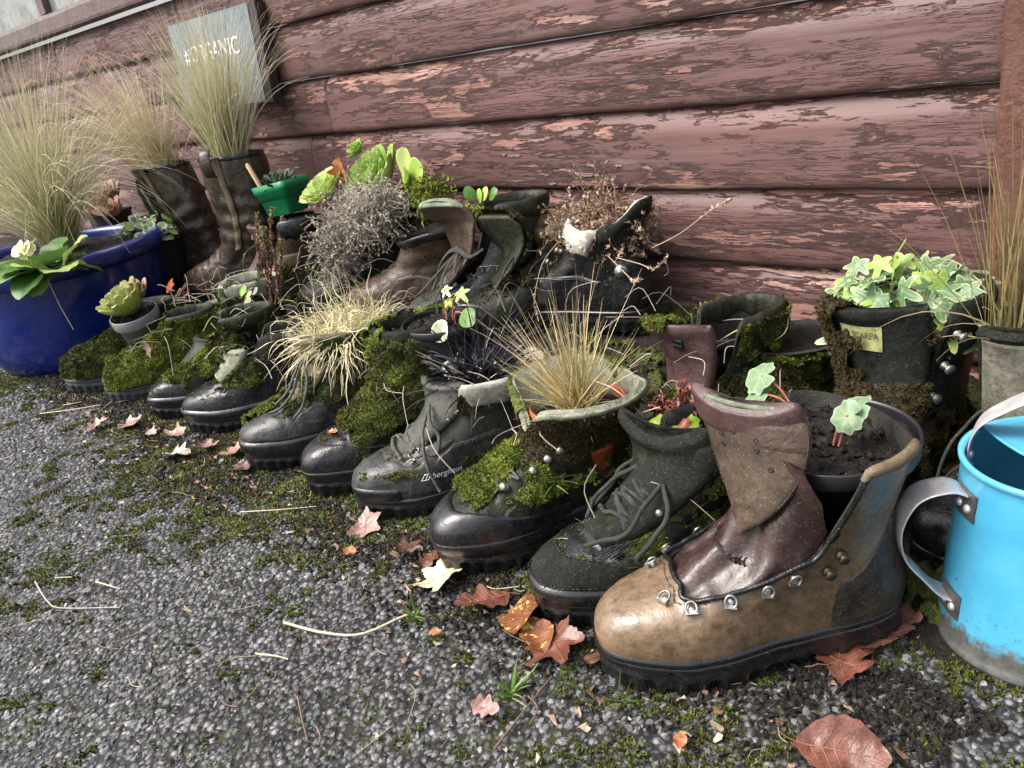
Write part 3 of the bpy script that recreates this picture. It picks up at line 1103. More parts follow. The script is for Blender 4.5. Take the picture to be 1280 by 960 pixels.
xs = np.concatenate([-np.geomspace(80, 5.2, 14), np.linspace(-5, 1.2, 312), np.geomspace(1.4, 80, 14)])
ys = np.concatenate([-np.geomspace(80, .6, 14), np.linspace(-.5, 1.3, 92), np.geomspace(1.5, 80, 14)])
XX, YY = np.meshgrid(xs, ys, indexing='ij')
mb = MB()
mb.add(np.stack([XX, YY, ground_z(XX, YY)], -1), gridq(len(xs), len(ys)), 0)
mb.build('ground', TARMAC, None, 'structure')


def in_view(P, m=25):
    c = (P - np.array([0, 0, .6])) @ CR
    u = 640 + 1035 * c[:, 0] / np.maximum(c[:, 2], 1e-3)
    v = 480 + 1035 * c[:, 1] / np.maximum(c[:, 2], 1e-3)
    return (c[:, 2] > .1) & (u > -m * 6) & (u < 1280 + m * 6) & (v > -m) & (v < 960 + m * 6), c[:, 2]


def gravel():
    """chippings standing out of the tarmac where the path is close enough to tell them apart"""
    pts, sz = [], []
    for x0, x1, y0, y1, sp in ((-1.75, .35, -.02, .80, .0076), (-4.6, -1.75, .05, .66, .0112), (-1.9, .1, .66, .9, .014)):
        gx, gy = np.meshgrid(np.arange(x0, x1, sp), np.arange(y0, y1, sp), indexing='ij')
        p = np.stack([gx.ravel(), gy.ravel()], -1)
        p = p + RNG.uniform(-.5, .5, p.shape) * sp
        P = np.concatenate([p, np.zeros((len(p), 1))], 1)
        ok, dep = in_view(P)
        k = ok & (RNG.random(len(p)) < .9)
        pts.append(p[k])
        sz.append(np.full(k.sum(), sp))
    p = np.concatenate(pts)
    sp = np.concatenate(sz)
    M = len(p)
    bare = fbm(np.concatenate([p, np.zeros((M, 1))], 1), 7, 3, 44)
    s = sp * RNG.uniform(.24, .66, M) * (1 + .25 * bare)
    big = RNG.random(M) < .06
    s = np.where(big, s * 1.5, s)
    k = 6
    a = np.linspace(0, 2 * math.pi, k, endpoint=False)[None] + RNG.uniform(0, 6.28, M)[:, None]
    rb = s[:, None] * RNG.uniform(.75, 1.25, (M, k))
    rt = rb * RNG.uniform(.35, .8, (M, k))
    asp = RNG.uniform(.6, 1.0, M)[:, None]
    ro = RNG.uniform(0, 6.28, M)[:, None]

    def ringv(r, z):
        x, y = r * np.cos(a), r * np.sin(a) * asp
        X = x * np.cos(ro) - y * np.sin(ro) + p[:, 0, None]
        Y = x * np.sin(ro) + y * np.cos(ro) + p[:, 1, None]
        return np.stack([X, Y, z], -1)
    z0 = ground_z(p[:, 0], p[:, 1])[:, None]
    hh = (s * RNG.uniform(.14, .48, M))[:, None]
    tx = RNG.normal(0, .3, (M, 1))
    B = ringv(rb, z0 - .0015 + 0 * rb)
    Tp = ringv(rt, z0 + hh * (1 + tx * np.cos(a)) * RNG.uniform(.8, 1.15, (M, k)))
    V = np.concatenate([B, Tp, Tp.mean(1, keepdims=True) + np.array([0, 0, 1]) * (hh * RNG.uniform(-.05, .2, (M, 1)))[:, None]], 1)
    i = np.arange(k)
    q = np.stack([i, (i + 1) % k, k + (i + 1) % k, k + i], -1)
    t = np.stack([k + i, k + (i + 1) % k, np.full(k, 2 * k)], -1)
    off = (np.arange(M) * (2 * k + 1))[:, None, None]
    rn = np.repeat(np.clip(RNG.beta(1.6, 2.2, M) + .12 * bare, 0, 1), 2 * k + 1)
    m = MB()
    m.add(V.reshape(-1, 3), (q[None] + off).reshape(-1, 4), 0, False, rn)
    m.f.append((t[None] + off).reshape(-1, 3))
    m.fm.append(np.zeros(M * k, int))
    m.fs.append(np.full(M * k, False))
    m.build('gravel', CHIPS, None, 'stuff')


gravel()


def ground_moss():
    n = 230000
    p = np.stack([RNG.uniform(-4.2, .3, n), RNG.uniform(0, .72, n), np.zeros(n)], -1)
    ok, dep = in_view(p)
    p = p[ok]
    big = fbm(p, 3.2, 3, 71)
    f = fbm(p, 34, 3, 9)
    near = sst(.25, .52, p[:, 1])
    w = big * .6 + f * .8 + .24 * near
    k = w > .27
    p, w = p[k], w[k]
    p[:, 2] = ground_z(p[:, 0], p[:, 1]) + .0008 + .004 * np.clip(w - .3, 0, .6)
    N = np.tile([0, 0, 1.0], (len(p), 1))
    m = MB()
    tufts(m, p, N, .0042, 4, .0012, np.clip(.35 + .8 * (w - .3) + RNG.normal(0, .15, len(p)), 0, 1))
    m.build('ground_moss', MOSS_D, None, 'stuff')


ground_moss()


def soil_bank():
    """the strip of black earth and old stones along the foot of the shed on which the back row stands"""
    gx = np.linspace(-4.6, .6, 330)
    gy = np.linspace(.62, 1.225, 56)
    X, Y = np.meshgrid(gx, gy, indexing='ij')
    P = np.stack([X, Y, 0 * X], -1)
    ed = .86 + .03 * fbm(np.stack([X, 0 * X, 0 * X], -1), 4, 3, 3)
    z = -.006 + .105 * sst(ed, ed + .10, Y) + .010 * fbm(P, 14, 4, 8) * sst(.72, .8, Y)
    right = sst(-.75, -.45, X)
    z = z * (1 - .75 * right) + right * .012 * sst(.66 + .05 * fbm(P, 7, 3, 2), .74, Y) + .006 * right * fbm(P, 30, 3, 4) * sst(.7, .76, Y)
    m = MB()
    m.add(np.stack([X, Y, z], -1), gridq(len(gx), len(gy)), 0)
    m.build('soil_bank', SOIL, None, 'structure')


soil_bank()


def bank_moss():
    """moss creeping over the black earth between the two rows"""
    gx = np.linspace(-2.4, -.06, 580)
    gy = np.linspace(.68, 1.2, 130)
    X, Y = np.meshgrid(gx, gy, indexing='ij')
    P = np.stack([X, Y, 0 * X], -1)
    ed = .86 + .03 * fbm(np.stack([X, 0 * X, 0 * X], -1), 4, 3, 3)
    z = -.006 + .105 * sst(ed, ed + .10, Y) + .010 * fbm(P, 14, 4, 8) * sst(.72, .8, Y)
    right = sst(-.75, -.45, X)
    z = z * (1 - .75 * right) + right * .012 * sst(.66 + .05 * fbm(P, 7, 3, 2), .74, Y) + .006 * right * fbm(P, 30, 3, 4) * sst(.7, .76, Y)
    P[..., 2] = z - .002
    N = -grid_normals(P)
    N = np.where(N[..., 2:3] < 0, -N, N)
    m = MB()
    moss_grid(m, P, N, False, .54 + 0 * X, .022, 16, 5, 105000, .0052)
    m.build('bank_moss', MOSS_D, None, 'stuff')


bank_moss()


def crumbs():
    """wet black soil and leaf crumbs gathered along the toes of the boots"""
    n = 34000
    x = RNG.uniform(-2.3, .25, n)
    y = .60 + RNG.normal(0, .085, n) + .05 * sst(-.5, -.3, x)
    xr = RNG.uniform(-.40, .05, 7000); yr = RNG.uniform(.68, .9, 7000)
    x, y = np.concatenate([x, xr]), np.concatenate([y, yr])
    k = (y > .40) & (y < .86) & (fbm(np.stack([x, y, 0 * x], -1), 9, 3, 12) > -.25 + .9 * np.clip(.52 - y, 0, 1) * 4)
    p = np.stack([x, y, ground_z(x, y)], -1)[k]
    M = len(p)
    s = RNG.uniform(.0018, .0050, (M, 1, 1)) * RNG.uniform(.6, 1.4, (M, 6, 1))
    d = unit(np.array([[1, 0, .1], [0, 1, 0], [-1, 0, .1], [0, -1, 0], [0, 0, 1], [0, 0, -1.0]]) + RNG.normal(0, .25, (M, 6, 3)))
    V = p[:, None] + d * s + np.array([0, 0, .0015])
    f = np.array([[0, 1, 4], [1, 2, 4], [2, 3, 4], [3, 0, 4], [1, 0, 5], [2, 1, 5], [3, 2, 5], [0, 3, 5]])
    m = MB()
    m.add(V.reshape(-1, 3), (f[None] + 6 * np.arange(M)[:, None, None]).reshape(-1, 3), 0, False)
    m.build('soil_crumbs', SOIL, None, 'stuff')


crumbs()


def leaf_litter():
    """fragments of dead leaf and short dry stems along the boots"""
    n = 620
    x = np.concatenate([RNG.uniform(-2.2, .1, 480), RNG.uniform(-1.7, .1, n - 480)])
    y = np.concatenate([.50 + RNG.normal(0, .05, 480), RNG.uniform(.1, .5, n - 480)])
    m = MB()
    for i in range(n):
        L = RNG.uniform(.003, .011)
        k = 7
        a = np.sort(RNG.uniform(0, 6.28, k))
        r = L * RNG.uniform(.4, 1, k)
        V = np.stack([r * np.cos(a), r * np.sin(a) * .7, RNG.normal(0, .18, k) * L], -1)
        R = basis(unit(np.array([RNG.normal(0, .35), RNG.normal(0, .35), 1])))
        c = np.array([x[i], y[i], float(ground_z(x[i:i + 1], y[i:i + 1])[0]) + .004])
        V = np.concatenate([[[0, 0, .12 * L]], V]) @ R.T + c
        j = np.arange(k)
        m.add(V, np.stack([0 * j, 1 + j, 1 + (j + 1) % k], -1), 0, False, float(RNG.random()))
    for i in range(150):
        p = np.array([RNG.uniform(-2.0, .1), RNG.uniform(.12, .62), .005])
        a = RNG.uniform(0, 6.28)
        L = RNG.uniform(.012, .05)
        d = np.array([math.cos(a), math.sin(a), 0]) * L
        tube(m, cr(np.array([p, p + d * .5 + RNG.normal(0, .1, 3) * L * [1, 1, .3], p + d + [0, 0, .002]]), 7), RNG.uniform(.0004, .0009), 4, 0, float(RNG.uniform(.5, 1)))
    m.build('leaf_litter', foliage('litter', [(0.0, (.05, .025, .015)), (.5, (.15, .075, .045)), (.8, (.28, .19, .13)), (1.0, (.5, .42, .3))], None, .4, back=0), None, 'stuff')


leaf_litter()


# ------------------------------------------------------------------ shed
def board_mat():
    n = NT('flaking_brown_paint')
    oi = n.n('ShaderNodeObjectInfo')
    w = n.math('MULTIPLY', oi.outputs['Random'], 60.0)
    # paint colour
    pc = n.ramp(n.noise(5, 5, .6, (.4, 1, 1.5), w=w), [(.3, (.082, .036, .032)), (.7, (.150, .072, .064))])
    pc = n.mix(n.ramp(n.noise(22, 4, .7, (.15, 1, 2.5), w=w), [(.45, 0.0), (.7, .5)]), pc, (.165, .104, .100))
    # bare primer and wood
    grain = n.noise(80, 6, .7, (.07, 1, 1.6), dist=1.0, w=w)
    prim = n.ramp(grain, [(.3, (.10, .048, .040)), (.5, (.24, .118, .095)), (.7, (.37, .205, .17))])
    pale = n.ramp(n.noise(9, 6, .7, (.25, 1, 1.2), w=w), [(.56, 0.0), (.66, .6)])
    prim = n.mix(pale, prim, (.52, .37, .32))
    # flake masks
    f1 = n.noise(9, 9, .68, (.30, 1, 1.3), dist=.5, w=w)
    f2 = n.noise(42, 9, .74, (.20, 1, 1.3), dist=.3, w=w)
    fm = n.math('ADD', n.math('MULTIPLY', f1, .56), n.math('MULTIPLY', f2, .44))
    mask = n.ramp(fm, [(.534, 0.0), (.541, 1.0)])
    edge = n.ramp(fm, [(.504, 0.0), (.531, 1.0), (.537, 1.0), (.542, 0.0)])
    col = n.mix(mask, pc, prim)
    col = n.mix(n.ramp(fm, [(.531, 0.0), (.535, .8), (.540, 0.0)]), col, (.035, .018, .016))
    # hairline cracks along the grain
    cr1 = n.noise(70, 7, .78, (.06, 1, 1.2), dist=.7, w=w)
    crack = n.ramp(cr1, [(.486, 0.0), (.494, 1.0), (.502, 0.0)])
    zone = n.ramp(n.noise(4, 3, .5, (.5, 1, 2.0), w=w), [(.42, 0.0), (.6, .9)])
    crack = n.math('MULTIPLY', crack, zone)
    col = n.mix(n.math('MULTIPLY', crack, .85), col, (.030, .016, .014))
    # pale dusty bloom
    bl = n.ramp(n.noise(16, 6, .7, (.3, 1, 2.2), w=w), [(.58, 0.0), (.78, .3)])
    col = n.mix(bl, col, (.46, .38, .40))
    h = n.math('SUBTRACT', n.math('MULTIPLY', edge, .55), n.math('ADD', n.math('MULTIPLY', mask, .55), n.math('MULTIPLY', crack, .8)))
    b = n.bump(h, 1.0, .0045)
    b = n.bump(grain, .35, .0022, b)
    b = n.bump(n.noise(110, 5, .7, (.2, 1, 1), w=w), .3, .0015, b)
    r = n.ramp(mask, [(0.0, .52), (1.0, .78)])
    return n.out(col, r, b, spec=.5)


PAINT = board_mat()
FLAKE = plain('curled_paint_flakes', (.115, .066, .062), .5, 120, .3, .35)
WALL_Y = 1.22
shed = thing('timber_shed', 'dark red-brown weatherboarded shed with flaking paint, behind the boots', 'shed', (-.33, WALL_Y, 0))
SH = np.array([-.33, WALL_Y, 0])
EDGES = [-.055, .075, .200, .322, .455, .585, .715, .845] + [.845 + .13 * i for i in range(1, 11)]


def board(x0, x1, z0, z1, step=.012, sag=0.0, seed=0, out=1.0):
    h = z1 - z0
    prof = np.array([(0, 0), (.016, .0), (.0205, .002), (.0235, .007), (.0245, .014), (.0242, .030), (.0238, h - .046), (.0226, h - .037), (.0192, h - .027),
                     (.0142, h - .017), (.0095, h - .008), (.006, h - .0005), (0, h - .0005)])
    prof[:, 0] *= out
    nx = max(4, int((x1 - x0) / step))
    x = np.linspace(x0, x1, nx)
    X = np.broadcast_to(x[:, None], (nx, len(prof)))
    Z = z0 + prof[None, :, 1] + 0 * X
    P = np.stack([X, 0 * X, Z], -1)
    d = prof[None, :, 0] + .0016 * fbm(P * np.array([1, 1, 3]), 6, 3, seed) * (prof[None, :, 0] > .004)
    d = d - .004 * np.exp(-np.minimum(X - x0, x1 - X) / .006) * (prof[None, :, 0] > .004)
    Z = Z + (.0016 * vn(P * np.array([1, 1, 0]), 5, seed + 1) + .0012 * vn(P * np.array([1, 1, 0]), 23, seed + 4)) * (prof[None, :, 1] < .02)
    G = np.stack([X, -d, Z], -1)
    G[..., 0] -= SH[0]
    m = MB()
    m.add(G, gridq(nx, len(prof), False, True), 0)
    for e, fl in ((0, True), (-1, False)):
        i = np.arange(1, len(prof) - 1)
        F = np.stack([0 * i, i, i + 1], -1)
        m.add(G[e], F if fl else F[:, ::-1], 0, False)
    return m.build('board', PAINT, shed)


JOINTS = [[-1.2, -3.4], [-2.3], [-3.0, -1.02], [-1.9], [-1.78, -3.7], [-2.75], [-3.4], [-2.2]]
for bi, z0 in enumerate(EDGES[:-1]):
    z1 = EDGES[bi + 1]
    js = sorted(JOINTS[bi]) if bi < len(JOINTS) else [-2.5]
    cuts = [-5.4] + js + [-.3175]
    lo = bi >= 8
    for a, b in zip(cuts[:-1], cuts[1:]):
        if bi >= 7 and a < -1.5:          # the window opening
            if z0 > 1.6 or bi == 7 and False:
                board(a + .001, b - .001, z0, z1, .1, 0, bi)
            elif b > -1.5:
                board(-1.5, b - .001, z0, z1, .1 if lo else .02, 0, bi * 7)
            continue
        board(a + .0012, b - .0012, z0, z1, .1 if lo else .012, 0, bi * 7 + int(a * 3))
    board(-.2205, 1.6, z0, z1, .05, 0, bi * 7 + 3)


def paint_flakes():
    m = MB()
    n = 1100
    for i in range(n):
        x = -.4 - 2.9 * RNG.random() ** 1.3
        bi = RNG.integers(1, 7)
        z0, z1 = EDGES[bi], EDGES[bi + 1]
        z = z0 + .012 + (z1 - z0 - .05) * RNG.random()
        if vn(np.array([[x * .8, 0, z * 4]]), 2.2, 90)[0] < -.05:
            continue
        w, hgt = RNG.uniform(.004, .020), RNG.uniform(.0018, .0055)
        k = 6
        u = np.linspace(-1, 1, k)
        prof = np.stack([u * w, 0 * u, .0012 * vn(np.stack([u * 3, 0 * u + i, 0 * u], -1), 1, i)], -1)
        curl = RNG.uniform(.4, 1.1)
        sgn = 1 if RNG.random() < .65 else -1
        tapr = np.sqrt(np.clip(1 - u ** 2, .05, 1)) * (1 + .35 * vn(np.stack([u * 4, 0 * u + i, 0 * u], -1), 1, i + 5))
        rows = []
        for q in (0, .5, 1.0):
            a = curl * q
            hh = hgt * tapr
            rows.append(prof + np.stack([0 * u, -(.0245 + .0006 + hh * q * math.sin(a * .8) * .55), sgn * hh * q * math.cos(a * .6)], -1))
        G = np.stack(rows, 0) + np.array([x - SH[0], 0, z])
        m.add(G, gridq(3, k, False, sgn > 0), 0)
    m.build('paint_flake', FLAKE, shed, 'stuff')


paint_flakes()
mb = MB()
G = np.array([[[x, y, z] for (x, y) in ((0, .02), (0, -.046), (.004, -.050), (.096, -.050), (.1, -.046), (.1, .02))] for z in np.linspace(0, 2.2, 60)])
G = G + .001 * fbm(G, 12, 3, 6)[..., None] * np.array([1, 1, 0]) + np.array([-.319 - SH[0], 0, 0])
mb.add(G, gridq(60, 6), 0, False)
POSTP = leather('red_brown_painted_post', (.085, .036, .026), (.16, .066, .045), .12, (.35, .6), 300, .2, (.045, .035, .02), .2, 8, .4, .3)
mb.build('corner_post', POSTP, shed)
# window with its sill, far left
mb = MB()
sx = np.linspace(-5.2, -1.5, 60)
sp = np.array([(.0, .005), (.052, 0.0), (.060, .004), (.062, .012), (.062, .052), (.058, .062), (.030, .072), (.0, .075)])
G = np.stack([np.stack([np.full(8, x - SH[0]), -sp[:, 0], .853 + sp[:, 1]], -1) for x in sx])
G[..., 2] += .0012 * fbm(G, 8, 2, 4)
mb.add(G, gridq(60, 8, False, True), 0, False)
for e in (0, -1):
    i = np.arange(1, 7)
    mb.add(G[e], np.stack([0 * i, i, i + 1], -1), 0, False)
SILLP = leather('greyed_brown_paint', (.085, .055, .052), (.15, .10, .095), .15, (.35, .6), 300, .2, (.05, .045, .03), .3, 10, .5, .3)
sill = mb.build('window_sill', SILLP, shed)
mb = MB()
for lo, hi in (((-1.56, -.03, .930), (-1.5, .02, 1.6)), ((-5.2, -.03, 1.54), (-1.562, .02, 1.6)), ((-3.4, -.028, .930), (-3.34, .02, 1.538))):
    box(mb, np.array(lo) - [SH[0], 0, 0], np.array(hi) - [SH[0], 0, 0])
mb.build('window_frame', SILLP, shed)
n = NT('mottled_window_glass')
col = n.ramp(n.noise(14, 6, .7), [(.35, (.10, .115, .11)), (.6, (.24, .26, .26))])  # pane colour mottled from dark to mid greenish grey
GLASS = n.out(col, .12, None, spec=.6)
for x0, x1 in ((-5.2, -3.402), (-3.338, -1.562)):
    mb = MB()
    box(mb, (x0 - SH[0], -.006, .929), (x1 - SH[0], 0.0, 1.539))
    mb.build('window_pane', GLASS, shed)


# ================================================================== BOOTS, FRONT ROW (from the right)
FRONT = 'old walking boots lined up along the tarmac'


def zwin(a, b, c, d):
    return lambda z: sst(a, b, z) * (1 - sst(c, d, z))


def toe_from(px, py, y, phi, back=.185):
    """toe position of a boot whose ankle opening is seen there, at depth y"""
    p = YP(px, py, y)
    a = rad(phi)
    return (p[0] - math.sin(a) * back, p[1] - math.cos(a) * back), p[2]


# --- the big tan boot
hero_rows = np.array(ROWS)
hero_rows[:, 4] *= 1.10
hero_rows[8:, 0] += .004


def hero_edge(a, t):
    aa = np.abs(a)
    lo = .50 - .05 * sst(.2, .6, aa) + .17 * sst(.7, 1.5, aa)
    return lo + (.97 - lo) * sst(1.50, 1.74, aa)


B = Boot('hiking_boot', 'large tan leather boot nearest the camera, tall tongue up, black pot in its ankle', (-.464, .486), 44, L=.302, lr=-1, W=1.08,
         upper='tan', lining='inside', rows=hero_rows, edge=hero_edge, wflare=.012, flare=.006, far=.75, TH=1.05, nth=150, nt=84, amp=.0022, seed=1, group=FRONT)
hero = B
B.patch('rand', RUB, .085, -2.85, 2.85, 0.0, .003, 8, 150)
# dark heel counter
B.patch('heel_counter', LE['grime'], lambda a: .70 - .32 * sst(.5, 1.1, abs(a - math.pi)), math.pi - 1.12, math.pi + 1.12, .02, .0022, 30, 50)
# sewn edge round the vamp and along the lace row
q = np.linspace(-1.75, 1.75, 150)
tt = np.array([hero_edge(np.array([a]), 0)[0] for a in q])
mbt = MB()
P = B.S(tt - .004, q)
tube(mbt, P + np.stack([.0012 * np.cos(q), .0012 * np.sin(q), 0 * q + .0012], -1), .0026, 7)
mbt.build('vamp_edging', LE['black'], B.root)
B.stitches(tt - .028, q, .0012, .0042)
# gusset: folded shiny leather rising from the vamp to the tongue
th = np.linspace(-1.62, 1.62, 110)
e0 = np.array([hero_edge(np.array([a]), 0)[0] for a in th]) - .05
e1 = np.interp(np.abs(th), [0, .5, .9, 1.3, 1.62], [1.0, 1.0, .97, .84, .70])
T = e0[None] + np.linspace(0, 1, 70)[:, None] * (e1 - e0)[None]
G = B.S(T, np.broadcast_to(th, T.shape))
N = grid_normals(G)
u = np.linspace(0, 1, 70)[:, None]
fold = .0085 * np.sin(5.6 * th[None] + 1.2 * u + 1.0) * np.sin(np.pi * np.clip(u * 1.15, 0, 1)) ** .7 * np.exp(-(th / 1.0) ** 2)[None]
fold += .0016 * np.sin(13 * th[None] + 4 * u + 3 * fbm(G, 16, 2, 3)) * np.exp(-((u - .25) / .22) ** 2)
fold += .0014 * fbm(G * np.array([1, 1, .6]), 22, 3, 9)
G = G + N * (fold - .0045)[..., None]
zz_ = sst(.115, .175, G[..., 2])
G[..., 0] -= .016 * sst(.15, .19, G[..., 2]) * np.exp(-(th / 1.1) ** 2)[None]
G[..., 1] *= 1 - .10 * zz_
mbt = MB()
mbt.add(G, gridq(70, 110), 0)
mbt.add(G - grid_normals(G) * .0025, gridq(70, 110, False, True), 0)
mbt.build('gusset', LE['gusset'], B.root)
HG, HGN = G, grid_normals(G)
# tongue: tapering suede with padded roll at the top
HT = [(.148, .140, .004), (.146, .156, .020), (.142, .178, .036), (.138, .200, .046), (.136, .222, .052), (.137, .239, .055), (.1395, .250, .055)]
P = B.tongue(HT, 'tongue_brown', .0042, .26, n=40, rot=42, rot_from=-.6, yo=.014, twist=-.022)
TGh, TNh = B.TG, B.TN
mbt = MB()
C = cr(np.array([(.1352, .2230, .0535), (.1372, .2365, .0565), (.1405, .2500, .0565), (.1425, .2535, .0545)]), 16)
Pp = np.stack([C[:, 0], 0 * C[:, 0] - .008, C[:, 1]], -1) * B.sc
pz = np.array([.002, .0055, .0075, .008, .0082, .008, .0078, .0075, .007, .0068, .0064, .006, .0055, .005, .004, .0018]) * 1.35
ST = np.array([math.sin(rad(42)), -math.cos(rad(42)), 0])
strap(mbt, Pp, ST, C[:, 2] * B.sc * np.array([.98] * 12 + [.97, .95, .90, .8]), pz, 26, 0, C[:, 2] * .26)
mbt.build('tongue_padding', LE['oxblood'], B.root)
mbt = MB()
a = np.linspace(-.95, .95, 40)
Tp = Pp[-1]
NTt = np.array([math.cos(rad(42)), math.sin(rad(42)), 0])
tube(mbt, Tp + ST[None] * (.0545 * B.sc * a)[:, None] - NTt[None] * (.0545 * .26 * a ** 2 + .001)[:, None] + np.array([0, 0, .001]), .0028, 7)
mbt.build('tongue_binding', LE['green_lining'], B.root)
# lace holes, label patch and its stitching on the tongue
mbt = MB()
for (ui, vj) in ((27, 4), (28, 6), (29, 5), (24, 4), (25, 6), (21, 7)):
    p, nn = TGh[ui, vj], TNh[ui, vj]
    R = basis(nn)
    a = np.linspace(0, 2 * math.pi, 9)[:-1]
    tube(mbt, p + nn * .0004 + np.stack([np.cos(a), np.sin(a), 0 * a], -1) @ R.T * .0021, .0007, 5, closed=True)
    V = np.concatenate([[[0, 0, 0]], np.stack([np.cos(a), np.sin(a), 0 * a], -1)]) * .002 @ R.T + p + nn * .0006
    i = np.arange(8)
    mbt.add(V, np.stack([0 * i, 1 + i, 1 + (i + 1) % 8], -1), 0)
mbt.build('lace_hole', LE['inside'], B.root)
mbt = MB()
sub = TGh[26:35, 6:11][:, ::-1]
subn = TNh[26:35, 6:11][:, ::-1]
e = np.ones(sub.shape[:2]); e[0] = e[-1] = 0; e[:, 0] = e[:, -1] = 0
mbt.add(sub + subn * (.0004 + .0011 * e)[..., None], gridq(9, 5), 0)
mbt.build('tongue_label', LE['brown'], B.root)
mbt = MB()
for k in range(12, 32, 1):
    for vj, s in ((1, 1), (10, -1)):
        p = (TGh[k, vj] + TGh[k + 1, vj]) / 2 + TNh[k, vj] * .0005
        dr = unit(TGh[k + 1, vj] - TGh[k, vj])
        for o2 in (-.0018, .0018):
            tube(mbt, [p + dr * (o2 - .0012), p + dr * (o2 + .0012)], .0005, 4)
mbt.build('stitching', THREAD, B.root, 'stuff')
# lace rings
for sd, ths, in ((1, (.36, .78, 1.02, 1.22, 1.40)), (-1, (.36, .78, 1.02))):
    for i, a in enumerate(ths):
        tcur = hero_edge(np.array([a]), 0)[0] - .05
        p, nn, up, ar = B.at(tcur, sd * a, .0028)
        key = 'hero_ring'
        if key not in SHARED:
            m2 = MB()
            ag = np.linspace(-.30 * math.pi, 1.30 * math.pi, 20)
            tube(m2, np.stack([.0052 * np.cos(ag), .0058 * np.sin(ag) - .002, .0036 + .0006 * np.sin(ag)], -1), .0012, 7)
            box(m2, (-.0052, -.0080, -.002), (.0052, -.0046, .0036))
            lathe(m2, [(.0034, -.002), (.0032, .0006), (.0022, .0012), (.0001, .0015)], 14, center=(0, -.002, 0))
            SHARED[key] = m2.mesh('lace_ring', [METAL])
        o = link('lace_ring', SHARED[key], B.root)
        M = basis(nn, ar)
        o.matrix_local = Matrix.Translation(p) @ Matrix((M @ rotz(RNG.normal(0, .12))).tolist()).to_4x4()
for a, tcur in ((1.80, .62), (1.80, .52)):
    p, nn, up, ar = B.at(tcur, a, .003)
    m2 = MB()
    lathe(m2, [(.0048, -.002), (.0050, .0008), (.0038, .0024), (.0024, .003), (.0026, .0048), (.0050, .006), (.0046, .0072), (.0001, .0078)], 12, sq=4)
    o = m2.build('lace_hook', METAL_D, B.root)
    o.matrix_local = Matrix.Translation(p) @ Matrix(basis(nn, up).tolist()).to_4x4()
# rolled tab on the heel collar
q = np.linspace(1.70, 2.75, 30)
tq = B.topT(q)
P = B.S(tq, q)
mbt = MB()
tube(mbt, P + np.array([0, 0, .002]), np.interp(q, [1.62, 1.8, 2.6, 2.75], [.002, .0055, .0058, .003]), 9)
mbt.build('collar_roll', LE['khaki'], B.root)
B.moss(lambda P, N: .40 * (1 - sst(.03, .06, P[..., 2])) * sst(.0, .2, P[..., 1] + .05) + 0 * P[..., 0] - .05, .002, MOSS_B, 60000, .0025)

# --- black boot beside it
def b8_edge(a, t):
    return t


B = Boot('hiking_boot', 'black leather and fabric boot with tangled laces, just left of the big tan boot', (-.560, .503), 30, L=.285, lr=1, W=1.08,
         upper='black', lining='inside', thr=.52, g0=.55, g1=1.05, TH=1.05, HS=.72, nth=120, nt=64, amp=.003, seed=4, group=FRONT, flare=.004)
b8 = B
B.patch('rand', RUB, .15, -2.6, 2.6, 0.0, .0035, 8, 130)
B.patch('toe_cap', LE['fabric'], lambda a: .36 - .12 * sst(.6, 1.5, abs(a)), -1.5, 1.5, .14, .0022, 20, 80)
q = np.linspace(-1.5, 1.5, 90)
B.stitches(.345 - .12 * sst(.6, 1.5, np.abs(q)), q, .0034, .004)
q = np.linspace(-2.4, 2.4, 90)
B.stitches(np.full(90, .165), q, .0042, .004)
B.patch('side_panel', LE['fabric'], lambda a: .60 - .1 * sst(.9, 1.5, a), .95, 2.3, .18, .002, 24, 40)
B.patch('side_panel', LE['fabric'], lambda a: .60, -2.3, -.95, .18, .002, 24, 40)
B.tongue([(.218, .092, .026), (.188, .108, .036), (.160, .126, .044), (.140, .146, .052), (.128, .162, .058), (.124, .176, .061), (.128, .188, .060), (.134, .194, .056)], 'fabric', .010, .30, pad='fabric', pad_from=.6, n=36, rot=28, rot_from=.1)
T8 = (B.TG, B.TN)
B.collar(.011, 'fabric', 10)
B.eyelets('hook', (.62, .74), .10, METAL, size=.8)
B.eyelets('ring', (.545,), .16, METAL, size=1.0)
B.lace((.50, .54, .58, .62, .66), .06, LACE_D, .0028, .016, name='lace', tails=[
    [(.145, .03, .150), (.172, .040, .133), (.196, .042, .110), (.216, .030, .102), (.235, .020, .096)],
    [(.148, -.02, .150), (.17, -.035, .135), (.195, -.040, .114), (.215, -.02, .104)],
    [(.142, .03, .15), (.15, .055, .13), (.17, .058, .105), (.19, .056, .085), (.17, .059, .072)],
    [(.14, -.03, .155), (.155, -.052, .135), (.175, -.054, .112), (.195, -.05, .098)]])
B.moss(lambda P, N: .74 * zwin(.05, .08, .13, .18)(P[..., 2]) * sst(.012, .035, np.abs(P[..., 1])) * sst(.0, .06, .24 - P[..., 0]) + .12 * (N[..., 2] > .4) * (P[..., 0] < .25), .003, MOSS_D, 90000, .0028,
       extra=[(T8[0], T8[1], True, lambda P, N: .38 * sst(.12, .19, .215 - P[..., 2] + .06) + 0 * P[..., 0])])
B.debris(.36)

# --- black rubber toe, mossy, wide open mouth
def b7_edge(a, t):
    aa = np.abs(a)
    return 1.0 - .20 * np.exp(-(aa / .42) ** 2) - .06 * np.exp(-((aa - math.pi) / .6) ** 2)


